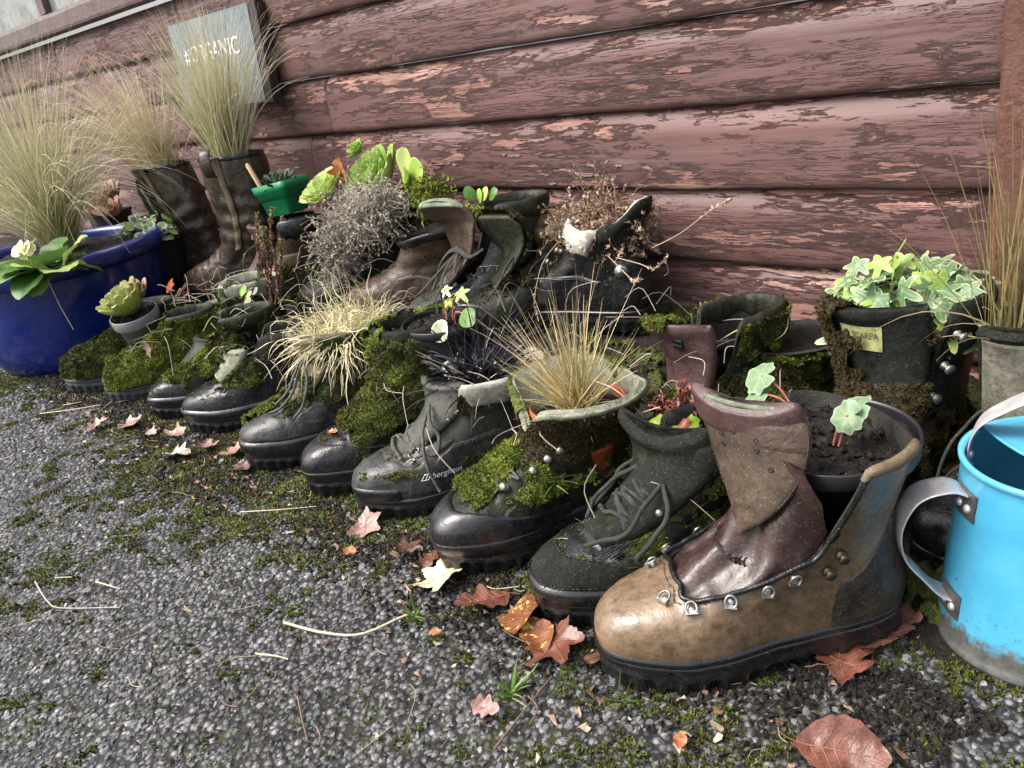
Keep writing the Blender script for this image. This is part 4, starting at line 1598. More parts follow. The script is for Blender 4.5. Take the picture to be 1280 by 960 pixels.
B = Boot('hiking_boot', 'boot with shiny black rubber toe and wide open mossy mouth holding orange sedge', (-.742, .512), 27, L=.292, lr=-1, W=1.12,
         upper='dark', lining='mossy_lining', g0=0, edge=b7_edge, wflare=.045, flare=.026, HS=.78, TH=1.1, nth=130, nt=74, amp=.004, seed=7, group=FRONT, lean=.10, thick=.009)
b7 = B
B.panels('dark', .14, .44, 1.0, 2.2)
B.patch('toe_cap', RUB, lambda a: .335 - .13 * sst(.5, 1.6, abs(a)), -1.75, 1.75, 0.0, .0045, 26, 110)
B.patch('rand', RUB, .13, -3.0, 3.0, 0.0, .0055, 8, 130)
B.collar(.0052, 'mossy_lining', 8, tall=.9)
p7 = B.CP
B.eyelets('hook', (.50, .58, .66, .74), .55, METAL, size=1.0)
B.lace((.47, .53), .5, LACE, .0018, .006)
B.soil(.80)
B.moss(lambda P, N: 1.05 * zwin(.075, .088, .118, .14)(P[..., 2] + 0 * P[..., 0]) * sst(.12, .15, P[..., 0]) * sst(.258, .242, P[..., 0]) * (1 - .5 * sst(.0, .04, P[..., 1])) + .55 * sst(.20, .14, P[..., 0]) * zwin(.04, .06, .10, .13)(P[..., 2]), .015, MOSS, 170000, .0048, soft=.5, name='moss')
B.moss(lambda P, N: .85 * zwin(.11, .125, .215, .235)(P[..., 2]) * sst(.0, .07, P[..., 0]) + .25 * (P[..., 2] > .10), .006, MOSS_B, 120000, .0036, seed=31, name='moss')
B.moss(lambda P, N: .80 * sst(.2, .215, P[..., 2] + .015 * (P[..., 0] < .1)) * (vn(P, 30, 2) > -.25), .004, MOSS, 150000, .0032, seed=32, soft=.35, name='moss', extra=[(B.CG, B.CN, True, lambda P, N: .42 + .35 * (P[..., 1] < -.02) - .2 * (P[..., 1] > .05))])
B.debris(.36)

# --- grey green nubuck boot with lettering
B = Boot('hiking_boot', 'grey nubuck boot with white lettering and a pale padded collar full of black grass', (-.936, .532), 30, L=.290, lr=1, W=1.04,
         upper='nubuck', lining='fleece', thr=.50, g0=.42, g1=.85, HS=.62, TH=1.02, flare=.02, wflare=.022, nth=120, nt=64, amp=.0022, seed=9, group=FRONT, thick=.008)
b6 = B
B.panels('grey', .30, .50, 1.2, 2.3)
B.patch('rand', RUB, .15, -.95, .95, 0.0, .0035, 10, 60)
B.patch('toe_overlay', LE['grey'], lambda a: .40 - .14 * sst(.5, 1.3, abs(a)), -1.35, 1.35, .10, .0018, 20, 80)
B.patch('side_band', LE['grey'], lambda a: .36 - .05 * sst(1.6, 2.2, a), 1.0, 2.35, .06, .002, 20, 50)
B.patch('lace_facing', LE['nubuck'], lambda a: .515 + .05 * (a - .5), .46, 1.15, .40, .0024, 14, 24)
B.patch('lace_facing', LE['nubuck'], lambda a: .515 + .05 * (-a - .5), -1.15, -.46, .40, .0024, 14, 24)
B.collar(.0105, 'fleece', 10, tall=1.0)
B.tongue([(.225, .092, .022), (.195, .110, .030), (.17, .130, .036), (.155, .148, .042), (.148, .162, .045), (.150, .172, .042)], 'nubuck', .006, .4, rot=35)
B.eyelets('ring', (.42, .47), .28, METAL, size=.8)
B.eyelets('hook', (.60, .68, .77), .10, METAL_D, size=.8)
B.lace((.40, .44, .48, .52), .22, LACE, .0027, .013, tails=[[(.17, .02, .145), (.185, .045, .13), (.19, .058, .10), (.188, .062, .07), (.18, .066, .045)], [(.165, .01, .15), (.172, .04, .14), (.165, .055, .12), (.17, .058, .10)]])
B.moss(lambda P, N: .80 * zwin(.090, .105, .13, .16)(P[..., 2]) * (P[..., 1] < .03) + .62 * zwin(.062, .067, .073, .08)(P[..., 2]) * (P[..., 1] > .0) + .5 * sst(.045, .03, P[..., 2]) * (P[..., 1] > 0) * sst(.2, .1, P[..., 0]), .004, MOSS_D, 130000, .0034)
B.moss(lambda P, N: .65 * zwin(.12, .14, .17, .19)(P[..., 2]) * sst(.05, .1, P[..., 0]), .004, MOSS_B, 110000, .003, seed=77, name='moss')
# lettering on the side
WHITE = plain('white_print', (.75, .75, .73), .6, 200, .1, .1)
v = me_arrays(text_data('berghaus', .0118))


def on_side(boot, tc, thc, v, off):
    p0, n0, up0, ar0 = boot.at(tc, thc)
    e = 1e-3
    dt = np.linalg.norm(boot.S(np.array([tc + e]), np.array([thc]))[0] - boot.S(np.array([tc]), np.array([thc]))[0]) / e
    dh = np.linalg.norm(boot.S(np.array([tc]), np.array([thc + e]))[0] - boot.S(np.array([tc]), np.array([thc]))[0]) / e
    T, H = tc + v[:, 1] / dt, thc + v[:, 0] / dh
    P = boot.S(T, H)
    N = grid_normals(boot.S(T[:, None] + np.array([-e, 0, e])[None, :] * 0 + 0, H[:, None] + np.array([-e, 0, e])[None]), False)[:, 1] if False else np.array([boot.at(a, b)[1] for a, b in zip(T, H)])
    return P + N * off


me = text_data('berghaus', .0122)
v = me_arrays(me)
me.vertices.foreach_set('co', on_side(B, .205, 1.42, v, .0034).astype(np.float32).ravel())
me.materials.append(WHITE)
me.update()
link('lettering', me, B.root)
mbt = MB()
x0 = v[:, 0].min() - .0155
par = [np.array([(0, -.004), (.0115, -.004), (.0135, .0045), (.002, .0045)]), ]
for pl in ([(0, -.004), (.0105, -.004), (.0130, .0045), (.0025, .0045), (0, -.004)], [(.0058, -.004), (.0078, .0045)]):
    pl = np.array(pl)
    dense = np.concatenate([np.linspace(a, b, 6)[:-1] for a, b in zip(pl[:-1], pl[1:])] + [pl[-1:]])
    tube(mbt, on_side(B, .205, 1.42, dense + np.array([x0, 0]), .0036), .00055, 4)
mbt.build('emblem', WHITE, B.root)
B.debris(.36)

# --- black toe, tall mossy shaft
B = Boot('hiking_boot', 'tall boot with dull black toe, its shaft thickly covered in green moss', (-1.075, .533), 26, L=.288, lr=-1, W=1.08,
         upper='black', lining='inside', g0=0, HS=1.16, TH=1.05, flare=.006, wflare=.006, nth=110, nt=70, amp=.003, seed=12, group=FRONT)
b5 = B
B.panels('black', .12, .50, 1.0, 2.2)
B.patch('toe_cap', LE['black'], lambda a: .37 - .12 * sst(.6, 1.5, abs(a)), -1.6, 1.6, 0.0, .0028, 20, 90)
q = np.linspace(-1.5, 1.5, 90)
B.stitches(.35 - .12 * sst(.6, 1.5, np.abs(q)), q, .0040, .004, THREAD_L)
B.patch('rand', RUB, .12, -2.9, 2.9, 0.0, .0040, 8, 120)
B.collar(.008, 'fabric', 8)
B.soil(.94)
B.moss(lambda P, N: -1 + 0 * P[..., 0], .006, MOSS, 140000, .004, seed=305, name='moss', extra=[(B.CG, B.CN, True, lambda P, N: .28 + .4 * (P[..., 1] < -.01))])
B.moss(lambda P, N: .95 * sst(.085, .10, P[..., 2]) * (1 - sst(.215, .235, P[..., 2] - .02 * (P[..., 1] < 0))) * sst(-.03, .05, P[..., 0]) + .35 * sst(.09, .12, P[..., 2]) * (1 - sst(.16, .19, P[..., 2])), .016, MOSS_D, 150000, .0046, freq=34, soft=.5)
B.moss(lambda P, N: .62 * sst(.03, .05, P[..., 2]) * (1 - sst(.1, .12, P[..., 2])) * sst(.24, .2, P[..., 0]) * (P[..., 1] > 0), .006, MOSS_D, 140000, .004, seed=44, name='moss')
B.moss(lambda P, N: .60 * sst(.2, .22, P[..., 2]) * (P[..., 1] < .02) * (P[..., 0] > .05), .006, MOSS, 150000, .004, seed=45, name='moss')
B.debris(.36)

# --- grey boot with moss along its left, straw in it
B = Boot('hiking_boot', 'grey leather boot with scuffed domed toe and hanging laces, holding a shaggy straw tuft', (-1.243, .522), 24, L=.285, lr=1, W=1.08,
         upper='grey', lining='inside', thr=.55, g0=.30, g1=.7, HS=.95, TH=1.12, flare=.010, wflare=.010, nth=110, nt=64, amp=.0035, seed=15, group=FRONT)
b4 = B
B.panels('grey', .16, .52, 1.0, 2.2)
B.patch('rand', RUB, .16, -2.7, 2.7, 0.0, .0045, 10, 120)
B.patch('toe_cap', LE['grey'], lambda a: .42 - .14 * sst(.6, 1.5, abs(a)), -1.5, 1.5, .15, .0024, 20, 90)
q = np.linspace(-1.5, 1.5, 90)
B.stitches(.40 - .14 * sst(.6, 1.5, np.abs(q)), q, .0036, .004, THREAD_L)
B.tongue([(.20, .105, .026), (.172, .130, .034), (.155, .152, .040), (.148, .172, .044), (.150, .190, .046), (.156, .204, .042)], 'khaki', .006, .4, rot=35)
t4 = (B.TG, B.TN)
B.collar(.008, 'khaki', 8)
B.eyelets('ring', (.58, .66), .12, METAL, size=.9)
B.eyelets('hook', (.76, .86), .12, METAL, size=.8)
B.lace((.56, .61, .66), .1, LACE, .0024, .013, tails=[[(.16, .015, .175), (.175, .02, .15), (.19, .022, .125), (.215, .024, .105), (.235, .02, .1)], [(.16, .005, .175), (.178, .008, .15), (.195, .008, .125), (.22, .01, .108)], [(.16, .03, .17), (.165, .05, .14), (.18, .052, .11), (.2, .05, .09)]])
B.soil(.9)
B.moss(lambda P, N: .95 * sst(.004, -.015, P[..., 1]) * zwin(.035, .05, .11, .135)(P[..., 2]) * sst(.29, .27, P[..., 0]), .012, MOSS, 170000, .005, freq=38)
B.moss(lambda P, N: .85 * sst(.08, .11, P[..., 2]) * (1 - sst(.22, .25, P[..., 2])) * sst(.24, .2, P[..., 0]), .008, MOSS_D, 130000, .004, seed=51, name='moss', extra=[(t4[0], t4[1], True, lambda P, N: .55 * (1 - sst(.17, .22, P[..., 2])))])
B.moss(lambda P, N: .66 * sst(.11, .15, P[..., 2]) * (P[..., 1] < .01), .006, MOSS_B, 120000, .004, seed=53, name='moss')
B.debris(.36)

# --- low black shoe
B = Boot('walking_shoe', 'smooth black low shoe with its mossy pale tongue folded forward', (-1.520, .548), 38, L=.285, lr=1, W=1.06,
         upper='black', lining='inside', thr=.55, g0=.40, g1=.95, HS=.55, TH=1.0, nth=100, nt=54, amp=.002, seed=18, group=FRONT, cat='shoe')
B.patch('rand', RUB, .14, -2.8, 2.8, 0.0, .004, 8, 110)
B.tongue([(.205, .100, .028), (.188, .116, .034), (.178, .130, .039), (.174, .142, .042), (.174, .151, .038)], 'mossy_lining', .011, .2, rot=42, rot_from=-.3)
t3 = (B.TG, B.TN)
B.collar(.009, 'fabric', 8)
B.eyelets('ring', (.60, .66), .12, METAL)
B.moss(lambda P, N: .85 * zwin(.075, .09, .13, .15)(P[..., 2]) * sst(.08, .12, P[..., 0]) * sst(.235, .21, P[..., 0]), .008, MOSS_D, 150000, .0045,
       extra=[(t3[0], t3[1], True, lambda P, N: .58 + 0 * P[..., 0])])
B.debris(.36)

# --- black shoe with bright moss down its front
B = Boot('walking_shoe', 'black shoe with bright moss spilling down its front, left of the smooth black shoe', (-1.672, .548), 32, L=.28, lr=-1, W=1.05,
         upper='black', lining='inside', thr=.55, g0=.35, g1=.9, HS=.7, TH=1.0, nth=100, nt=54, amp=.002, seed=21, group=FRONT, cat='shoe')
B.patch('rand', RUB, .14, -2.8, 2.8, 0.0, .004, 8, 110)
B.tongue([(.205, .100, .026), (.18, .122, .031), (.165, .138, .034), (.16, .150, .035)], 'dark', .008, .3, rot=30)
B.collar(.008, 'dark', 8)
B.soil(.66, MOSS_B)
B.moss(lambda P, N: .85 * sst(.070, .082, P[..., 2]) * (1 - sst(.13, .16, P[..., 2])) * sst(.262, .25, P[..., 0]) * sst(.06, .1, P[..., 0]) - .1, .014, MOSS, 170000, .0052, freq=36)
B.moss(lambda P, N: .62 * sst(.05, .07, P[..., 2]) * (P[..., 1] > .01) * sst(.25, .2, P[..., 0]), .008, MOSS_D, 130000, .004, seed=61, name='moss')
B.debris(.36)

# --- two wholly mossed ones at the far left
(toe, zz) = toe_from(252, 412, .745, 32, .175)
B = Boot('hiking_boot', 'moss-covered boot with green padded mouth gaping open, fourth toe from the blue pot', toe, 32, L=.28, lr=1, W=1.08,
         upper='dark', lining='green_lining', g0=0, edge=lambda a, t: .98 - .12 * np.exp(-((np.abs(a) - .9) / .5) ** 2) * (a > 0) - .05 * np.cos(a), HS=max(.35, (zz - .12) / .095), flare=.022, wflare=.020, nth=110, nt=60, amp=.004, seed=24, group=FRONT, thick=.010)
B.root['label'] = 'dark mossy boot with a pale green padded mouth gaping open, right of the grey pot'
B.collar(.011, 'green_lining', 9)
B.moss(lambda P, N: -1 + 0 * P[..., 0], .003, MOSS_D, 120000, .003, seed=301, name='moss', extra=[(B.CG, B.CN, True, lambda P, N: .3 + 0 * P[..., 0])])
B.moss(lambda P, N: .85 * sst(.05, .06, P[..., 2]) * (1 - sst(.13, .16, P[..., 2])) * sst(.12, .17, P[..., 0]), .016, MOSS_D, 160000, .005, freq=32)
B.moss(lambda P, N: .60 * sst(.12, .15, P[..., 2]) * (P[..., 0] > .04), .005, MOSS_B, 120000, .004, seed=64, name='moss')
mossyA = B
B = Boot('walking_shoe', 'low shoe buried under a cushion of moss, furthest left against the blue pot', (-2.07, .515), 38, L=.28, lr=-1, W=1.06,
         upper='grey', lining='inside', sole=RUB_GREY, thr=.55, g0=.35, g1=.9, HS=.6, nth=90, nt=50, amp=.003, seed=27, group=FRONT, cat='shoe')
B.collar(.009, 'dark', 8)
B.soil(.62, MOSS_B)
B.moss(lambda P, N: .95 * sst(.040, .05, P[..., 2]) * sst(.285, .27, P[..., 0]), .020, MOSS_D, 160000, .0055, freq=30, soft=.45)
B = Boot('walking_shoe', 'low shoe smothered in yellow-green moss, in front of the grey pot', (-1.885, .530), 30, L=.27, lr=1, W=1.0,
         upper='grey', lining='inside', sole=RUB_GREY, thr=.55, g0=.35, g1=.9, HS=.55, nth=90, nt=50, amp=.003, seed=29, group=FRONT, cat='shoe')
B.collar(.009, 'dark', 8)
B.soil(.62, MOSS_B)
B.moss(lambda P, N: .95 * sst(.035, .045, P[..., 2]) * sst(.285, .262, P[..., 0]), .020, MOSS, 160000, .0055, freq=30, soft=.5)
B.moss(lambda P, N: .8 * sst(.03, .05, P[..., 2]) * sst(.22, .2, P[..., 0]), .010, MOSS_D, 150000, .005, seed=88, name='moss')
B.debris(.36)

# --- rounded mouth behind the low shoes
(toe, zz) = toe_from(305, 398, .835, 35, .185)
B = Boot('hiking_boot', 'dark boot with broad rounded algae-grey collar, behind the low black shoes', toe, 35, L=.285, lr=1, W=1.1,
         upper='dark', lining='mossy_lining', g0=0, edge=lambda a, t: 1 - .04 * np.cos(2 * a), HS=max(.8, (zz - .12) / .095), flare=.006, wflare=.012, nth=96, nt=50, amp=.003, seed=33, thick=.008, group=FRONT)
B.collar(.010, 'mossy_lining', 9)
B.soil(.93)
B.moss(lambda P, N: .62 * sst(.05, .09, P[..., 2]), .006, MOSS_D, 120000, .0035, seed=303, name='moss', extra=[(B.CG, B.CN, True, lambda P, N: .34 + 0 * P[..., 0])])
mouthR = B
B.debris(.36)


# ================================================================== BACK ROW, against the shed
BACK = 'old boots standing along the foot of the shed'
# --- boot with ivy
(toe, zz) = toe_from(1098, 396, .90, 16, .135)
HSs = (zz - .12) / .092
B = Boot('hiking_boot', 'mossy black boot with a yellowed tab on its padded tongue, full of ivy', toe, 16, L=.29, lr=-1, W=1.15,
         upper='black', lining='inside', thr=.58, g0=.62, g1=1.1, HS=HSs, flare=.012, wflare=.012, nth=110, nt=60, amp=.003, seed=36, group=BACK)
ivyb = B
zt = .12 + .095 * HSs
B.tongue([(.20, .105, .034), (.168, .14, .044), (.156, .17, .050), (.156, .20, .053), (.160, zt - .012, .055), (.166, zt + .002, .056), (.166, zt + .008, .048)], 'fabric', .010, .28, n=40, rot=34, rot_from=.1)
tI = (B.TG, B.TN)
B.collar(.011, 'fabric', 9)
B.moss(lambda P, N: -1 + 0 * P[..., 0], .005, MOSS_D, 120000, .0035, seed=307, name='moss', extra=[(B.CG, B.CN, True, lambda P, N: .22 + 0 * P[..., 0])])
B.eyelets('hook', (.72, .82, .92), .20, METAL, size=1.2)
B.soil(.92)
# tab
YEL = leather('yellowed_fabric_tab', (.36, .36, .13), (.52, .52, .22), .45, (.6, .8), 900, .3, (.10, .10, .04), .5, 40, .2, .2)
kk, span = 28, 5
G0 = cr(np.array([tI[0][i].mean(0) for i in range(40)]), 40)


def tongue_pt(u, y, off):
    """a point on the front of the ivy boot's tongue; u along it 0..39, y sideways in metres"""
    i = int(np.clip(u, 0, 38)); f = u - i
    row = tI[0][i] * (1 - f) + tI[0][i + 1] * f
    nr = tI[1][i] * (1 - f) + tI[1][i + 1] * f
    fr = row[nr[:, 0] > .15]
    fn = nr[nr[:, 0] > .15]
    o = np.argsort(fr[:, 1])
    x = np.interp(y, fr[o, 1], fr[o, 0]); z = np.interp(y, fr[o, 1], fr[o, 2])
    n = unit(np.array([np.interp(y, fr[o, 1], fn[o, k]) for k in range(3)]))
    return np.array([x, y, z]) + n * off


mbt = MB()
# facing the tongue from the front, the reader's left is the boot's own right (-y)
gu = np.linspace(21.5, 27.2, 8)
gy = np.linspace(-.030, .012, 14)
Gt = np.array([[tongue_pt(a - (b + .01) * 10, b, .0016) for b in gy] for a in gu])
mbt.add(Gt, gridq(8, 14), 0)
mbt.build('maker_tab', YEL, B.root)
me = text_data('SCARPA', .0072)
v = me_arrays(me)
dark = plain('dark_print', (.03, .03, .015), .7, 200)
rows_len = np.linalg.norm(tI[0][30].mean(0) - tI[0][26].mean(0)) / 4
me.vertices.foreach_set('co', np.array([tongue_pt(24.4 + b / rows_len - (a - .0045 + .01) * 10, a - .0045, .0026) for a, b in v[:, :2]], np.float32).ravel())
me.materials.append(dark)
me.update()
link('lettering', me, B.root)
mbt = MB()
a = np.linspace(0, 2 * math.pi, 15)[:-1]
tube(mbt, np.array([tongue_pt(24.55 + .0032 * math.sin(q) / rows_len + .14, -.0235 + .0026 * math.cos(q), .0026) for q in a]), .0006, 4, closed=True)
tube(mbt, np.array([tongue_pt(24.7 + q / rows_len, -.0235 + q * .5, .0026) for q in (-.0026, 0, .0026)]), .0006, 4)
mbt.build('emblem', dark, B.root)
B.moss(lambda P, N: .72 * sst(.07, .1, P[..., 2]) * (1 - sst(zt - .03, zt - .01, P[..., 2])) * (P[..., 1] < .0) + .55 * (1 - sst(.12, .16, P[..., 2])), .010, MOSS_B, 120000, .0045,
       extra=[(tI[0], tI[1], True, lambda P, N: 1.0 * sst(.015, -.04, P[..., 1] + .012) * (1 - sst(-.02, .0, P[..., 1]) * 0) + .9 * (1 - sst(.15, .19, P[..., 2])) + .3)])
B.moss(lambda P, N: .66 * sst(.1, .14, P[..., 2]) * (P[..., 1] < -.01), .008, MOSS, 130000, .0045, seed=101, name='moss')
B.debris(.34)

# --- ox-blood tongue, black pot
(toe, zz) = toe_from(852, 404, .86, 18, .125)
HSs = (zz - .12) / .085
B = Boot('hiking_boot', 'mossy boot with a smooth ox-blood padded tongue capped with bright moss', toe, 18, L=.285, lr=1, W=1.05,
         upper='dark', lining='inside', thr=.55, g0=.6, g1=1.1, HS=HSs * .85, flare=.004, nth=90, nt=46, amp=.003, seed=40, group=BACK)
zt = zz
B.tongue([(.20, .105, .030), (.172, .130, .040), (.162, zt - .055, .044), (.166, zt - .035, .046), (.170, zt - .015, .047), (.176, zt - .002, .045), (.174, zt + .006, .036)], 'oxblood', .010, .25, n=36, rot=30, rot_from=.1)
tO = (B.TG, B.TN)
mbt = MB()
p = (tO[0][25, 3:9].mean(0) + tO[1][25, 5] * .002)
cc = tO[0][24]
for k, zoff, w, hh in ((24, 0, .024, .003), (21, 0, .022, .004)):
    row, nr = tO[0][k], tO[1][k]
    sel = nr[:, 0] > .3
    pc, nc = row[sel].mean(0), unit(nr[sel].mean(0))
    P = np.stack([pc + nc * (.004 - .35 * (y / .045) ** 2 * .02) + np.array([0, y, 0]) for y in np.linspace(-w, w, 12)])
    strap(mbt, P, unit(np.cross([0, 1.0, 0], nc)), np.full(12, hh), np.full(12, .0016), 8)
mbt.build('lace_keeper', LE['black'], B.root)
B.collar(.009, 'dark', 8)
B.moss(lambda P, N: .72 * sst(.04, .06, P[..., 2]) + 0 * P[..., 0], .010, MOSS_D, 130000, .0045,
       extra=[(tO[0], tO[1], True, lambda P, N: .9 * sst(zt - .006, zt + .002, P[..., 2]) * sst(.035, -.03, P[..., 1]) + .8 * (1 - sst(zt - .085, zt - .07, P[..., 2])))])
B.moss(lambda P, N: -1 + 0 * P[..., 0], .012, MOSS, 200000, .005, seed=104, name='moss', extra=[(tO[0], tO[1], True, lambda P, N: .95 * sst(zt - .004, zt + .002, P[..., 2]) * sst(.03, -.01, P[..., 1]))])
oxb = B
B.debris(.34)

# --- mossed stump of a boot with a pull loop
(toe, zz) = toe_from(985, 428, 1.00, 24, .20)
HSs = max(.5, (zz - .12) / .09)
B = Boot('hiking_boot', 'boot swallowed by green moss with only its grey pull loop showing, behind the black pot', toe, 24, L=.28, lr=1, W=1.1,
         upper='dark', lining='inside', g0=0, HS=HSs, flare=.01, wflare=.012, nth=90, nt=46, amp=.004, seed=43, group=BACK)
B.soil(.95)
a = np.linspace(0, math.pi * 1.9, 20)
pc = B.at(.97, .1)[0]
mbt = MB()
strap(mbt, pc + np.stack([.012 * np.sin(a) * .9 + .006, 0 * a - .012, .012 - .012 * np.cos(a)], -1), [0, 1.0, 0], np.full(20, .011), np.full(20, .0018), 10)
mbt.build('pull_loop', LE['mossy_lining'], B.root)
B.moss(lambda P, N: .9 * sst(.05, .07, P[..., 2]) + 0 * P[..., 0], .014, MOSS_D, 150000, .005, freq=34, soft=.4)
B.moss(lambda P, N: .70 * sst(zz - .05, zz - .01, P[..., 2]), .008, MOSS, 150000, .0045, seed=108, name='moss')
B.debris(.34)

# --- right-hand edge boot
(toe, zz) = toe_from(1284, 424, .90, 18, .13)
HSs = (zz - .12) / .085
B = Boot('hiking_boot', 'grey boot with pale worn tongue behind the watering can, rushes growing from it', toe, 18, L=.29, lr=1, W=1.1,
         upper='black', lining='inside', thr=.55, g0=.6, g1=1.1, HS=HSs, flare=.006, nth=90, nt=46, amp=.003, seed=46, group=BACK)
zt = zz
B.tongue([(.20, .105, .030), (.172, .130, .042), (.162, .155, .044), (.162, zt - .02, .044), (.166, zt + .001, .042), (.168, zt + .008, .034)], 'fabric', .008, .28, pad='fabric', pad_from=.80, n=36, rot=35, rot_from=.1)
mbt = MB()
sl_ = (slice(8, 28), slice(2, 10))
ed_ = np.ones((20, 8)); ed_[0] = ed_[-1] = 0; ed_[:, 0] = ed_[:, -1] = 0
mbt.add(B.TG[sl_][:, ::-1] + B.TN[sl_][:, ::-1] * (.0003 + .0016 * ed_[..., None]), gridq(20, 8), 0)
mbt.build('tongue_panel', LE['pale_worn'], B.root)
B.collar(.010, 'fabric', 8)
B.eyelets('hook', (.7, .82), .15, METAL, size=1.1)
B.lace((.6, .68), .1, LACE_D, .002, .007, tails=[[(.16, -.03, .16), (.18, -.05, .13), (.2, -.055, .10), (.21, -.06, .06)]])
rb = B
B.debris(.34)

# --- big black boot seen from the side, straw on it
ph = 84
heel = YP(812, 395, 1.10)
d = np.array([math.sin(rad(ph)), math.cos(rad(ph))])
B = Boot('hiking_boot', 'black boot seen side-on, white fleece collar and curved heel tab, dead stems on top', tuple(heel[:2] - d * .30), ph, z=heel[2] - .02, L=.30, lr=-1, W=1.1,
         upper='black', lining='fleece', g0=0, HS=.98, rwt=-1.2, nth=110, nt=60, amp=.003, seed=49, group=BACK, thick=.010, flare=.01,
         edge=lambda a, t: .88 + 0 * a - .05 * np.exp(-((np.abs(a) - 1.3) / .6) ** 2) + .12 * sst(2.1, 2.9, np.abs(a)))
M1 = B
B.panels('black', .12, .48, 1.0, 2.1)
B.patch('toe_cap', LE['grey'], lambda a: .40 - .12 * sst(.6, 1.5, abs(a)), -1.5, 1.5, .1, .0024, 16, 70)
B.patch('heel_counter', LE['black'], lambda a: .62, 2.3, 3.9, .05, .003, 16, 40)
B.collar(.0115, 'fleece', 9, span=(-1.9, 1.75))
B.collar(.008, 'fabric', 9, span=(1.70, 2 * math.pi - 1.85), name='heel_collar')
B.thr, B.g0, B.g1 = .4, .3, .5
B.eyelets('hook', (.60, .70, .80), .25, METAL, size=1.1)
B.eyelets('d', (.47, .52), .25, METAL, size=1.0)
B.lace((.44, .49, .54), .2, LACE_D, .0026, .008, tails=[[(.17, .03, .13), (.19, .055, .11), (.2, .062, .07), (.21, .066, .03)], [(.18, .03, .125), (.21, .05, .105), (.225, .058, .06)]])
p, nn, up, ar = B.at(.50, 2.5, .004)
m2 = MB()
lathe(m2, [(.011, -.003), (.012, .002), (.008, .005), (.004, .006), (.0045, .009), (.0075, .010), (.006, .0125), (.0001, .013)], 20)
o = m2.build('heel_stud', METAL, B.root)
o.matrix_local = Matrix.Translation(p) @ Matrix(basis(nn).tolist()).to_4x4()
B.moss(lambda P, N: .55 * sst(.17, .2, P[..., 2]) * (P[..., 0] < .05) + .35 * zwin(.07, .09, .12, .14)(P[..., 2]), .004, MOSS_D, 110000, .0035)
B.soil(.80)
B.debris(.34)

# --- brown tongue boot with wide laces, facing left
(toe, zz) = toe_from(562, 275, .99, 30, .115)
HSs = (zz - .10 - .12) / .085
B = Boot('hiking_boot', 'grey-brown boot with tall pointed leather tongue edged in green and wide flat laces', toe, 30, z=.095, L=.30, lr=-1, W=1.15,
         upper='grey', lining='inside', thr=.52, g0=.55, g1=1.0, HS=HSs, nth=110, nt=60, amp=.003, seed=52, group=BACK, flare=.006)
M2 = B
B.panels('grey', .12, .48, 1.0, 2.1)
zt = zz - .095
B.patch('toe_cap', LE['grey'], lambda a: .38 - .12 * sst(.6, 1.5, abs(a)), -1.5, 1.5, .05, .003, 18, 80)
B.tongue([(.205, .10, .034), (.176, .128, .042), (.162, .155, .046), (.162, zt - .02, .050), (.172, zt + .000, .056), (.186, zt + .020, .050), (.196, zt + .030, .036)], 'brown', .006, -.12, n=36, rot=42, rot_from=.1, pad='green_lining', pad_from=.86)
B.collar(.009, 'dark', 8)
B.eyelets('d', (.56, .62), .10, METAL_D)
mbt = MB()
for tail, w in (([(.165, .0, .150), (.18, -.03, .150), (.20, -.055, .125), (.215, -.066, .09), (.235, -.062, .06), (.26, -.06, .05)], .006),
                ([(.165, .0, .152), (.185, .03, .150), (.20, .045, .12), (.23, .045, .10), (.25, .05, .07)], .0055),
                ([(.17, -.05, .14), (.175, -.02, .155), (.175, .02, .158), (.165, .05, .15), (.14, .058, .16)], .005),
                ([(.17, .01, .15), (.195, .015, .14), (.22, .03, .11), (.225, .055, .08), (.22, .066, .05)], .005),
                ([(.17, -.01, .15), (.195, -.01, .135), (.225, -.03, .105), (.25, -.035, .085), (.265, -.03, .078)], .005)):
    P = cr(np.array(tail), 26) * B.sc
    Tt = unit(np.gradient(P, axis=0))
    strap(mbt, P, unit(np.cross(Tt, [.7, 0, .7]) + np.array([0, 1e-3, 0])), np.full(26, w), np.full(26, .0014), 8)
mbt.build('lace', LACE_D, B.root)
B.lace((.44, .50), .05, LACE, .004, .008)
B.debris(.34)

# --- its neighbour with dark mossy tongue
(toe, zz) = toe_from(628, 285, 1.02, 34, .115)
HSs = (zz - .10 - .12) / .085
B = Boot('hiking_boot', 'dark boot with a mossy hollow tongue and a seedling, right of the pointed brown tongue', toe, 34, z=.095, L=.29, lr=1, W=1.1,
         upper='dark', lining='inside', thr=.52, g0=.5, g1=1.0, HS=HSs * .9, nth=90, nt=46, amp=.003, seed=55, group=BACK)
M3 = B
zt = zz - .095
B.tongue([(.205, .10, .032), (.176, .128, .040), (.165, .155, .045), (.168, zt - .02, .050), (.178, zt + .008, .050), (.184, zt + .026, .036)], 'dark', .007, -.1, n=34, rot=40, rot_from=.1)
tM = (B.TG, B.TN)
B.collar(.009, 'khaki', 8)
B.lace((.55, .62), .1, LACE_D, .002, .007, tails=[[(.17, .03, .15), (.19, .05, .14), (.21, .055, .11), (.23, .05, .09)]])
B.moss(lambda P, N: .75 * zwin(.085, .10, .14, .16)(P[..., 2]) * sst(.1, .15, P[..., 0]), .010, MOSS_B, 120000, .0045,
       extra=[(tM[0], tM[1], True, lambda P, N: .66 * sst(.6, -.2, N[..., 0]) + .3 * sst(zt, zt + .03, P[..., 2]))])
B.debris(.34)

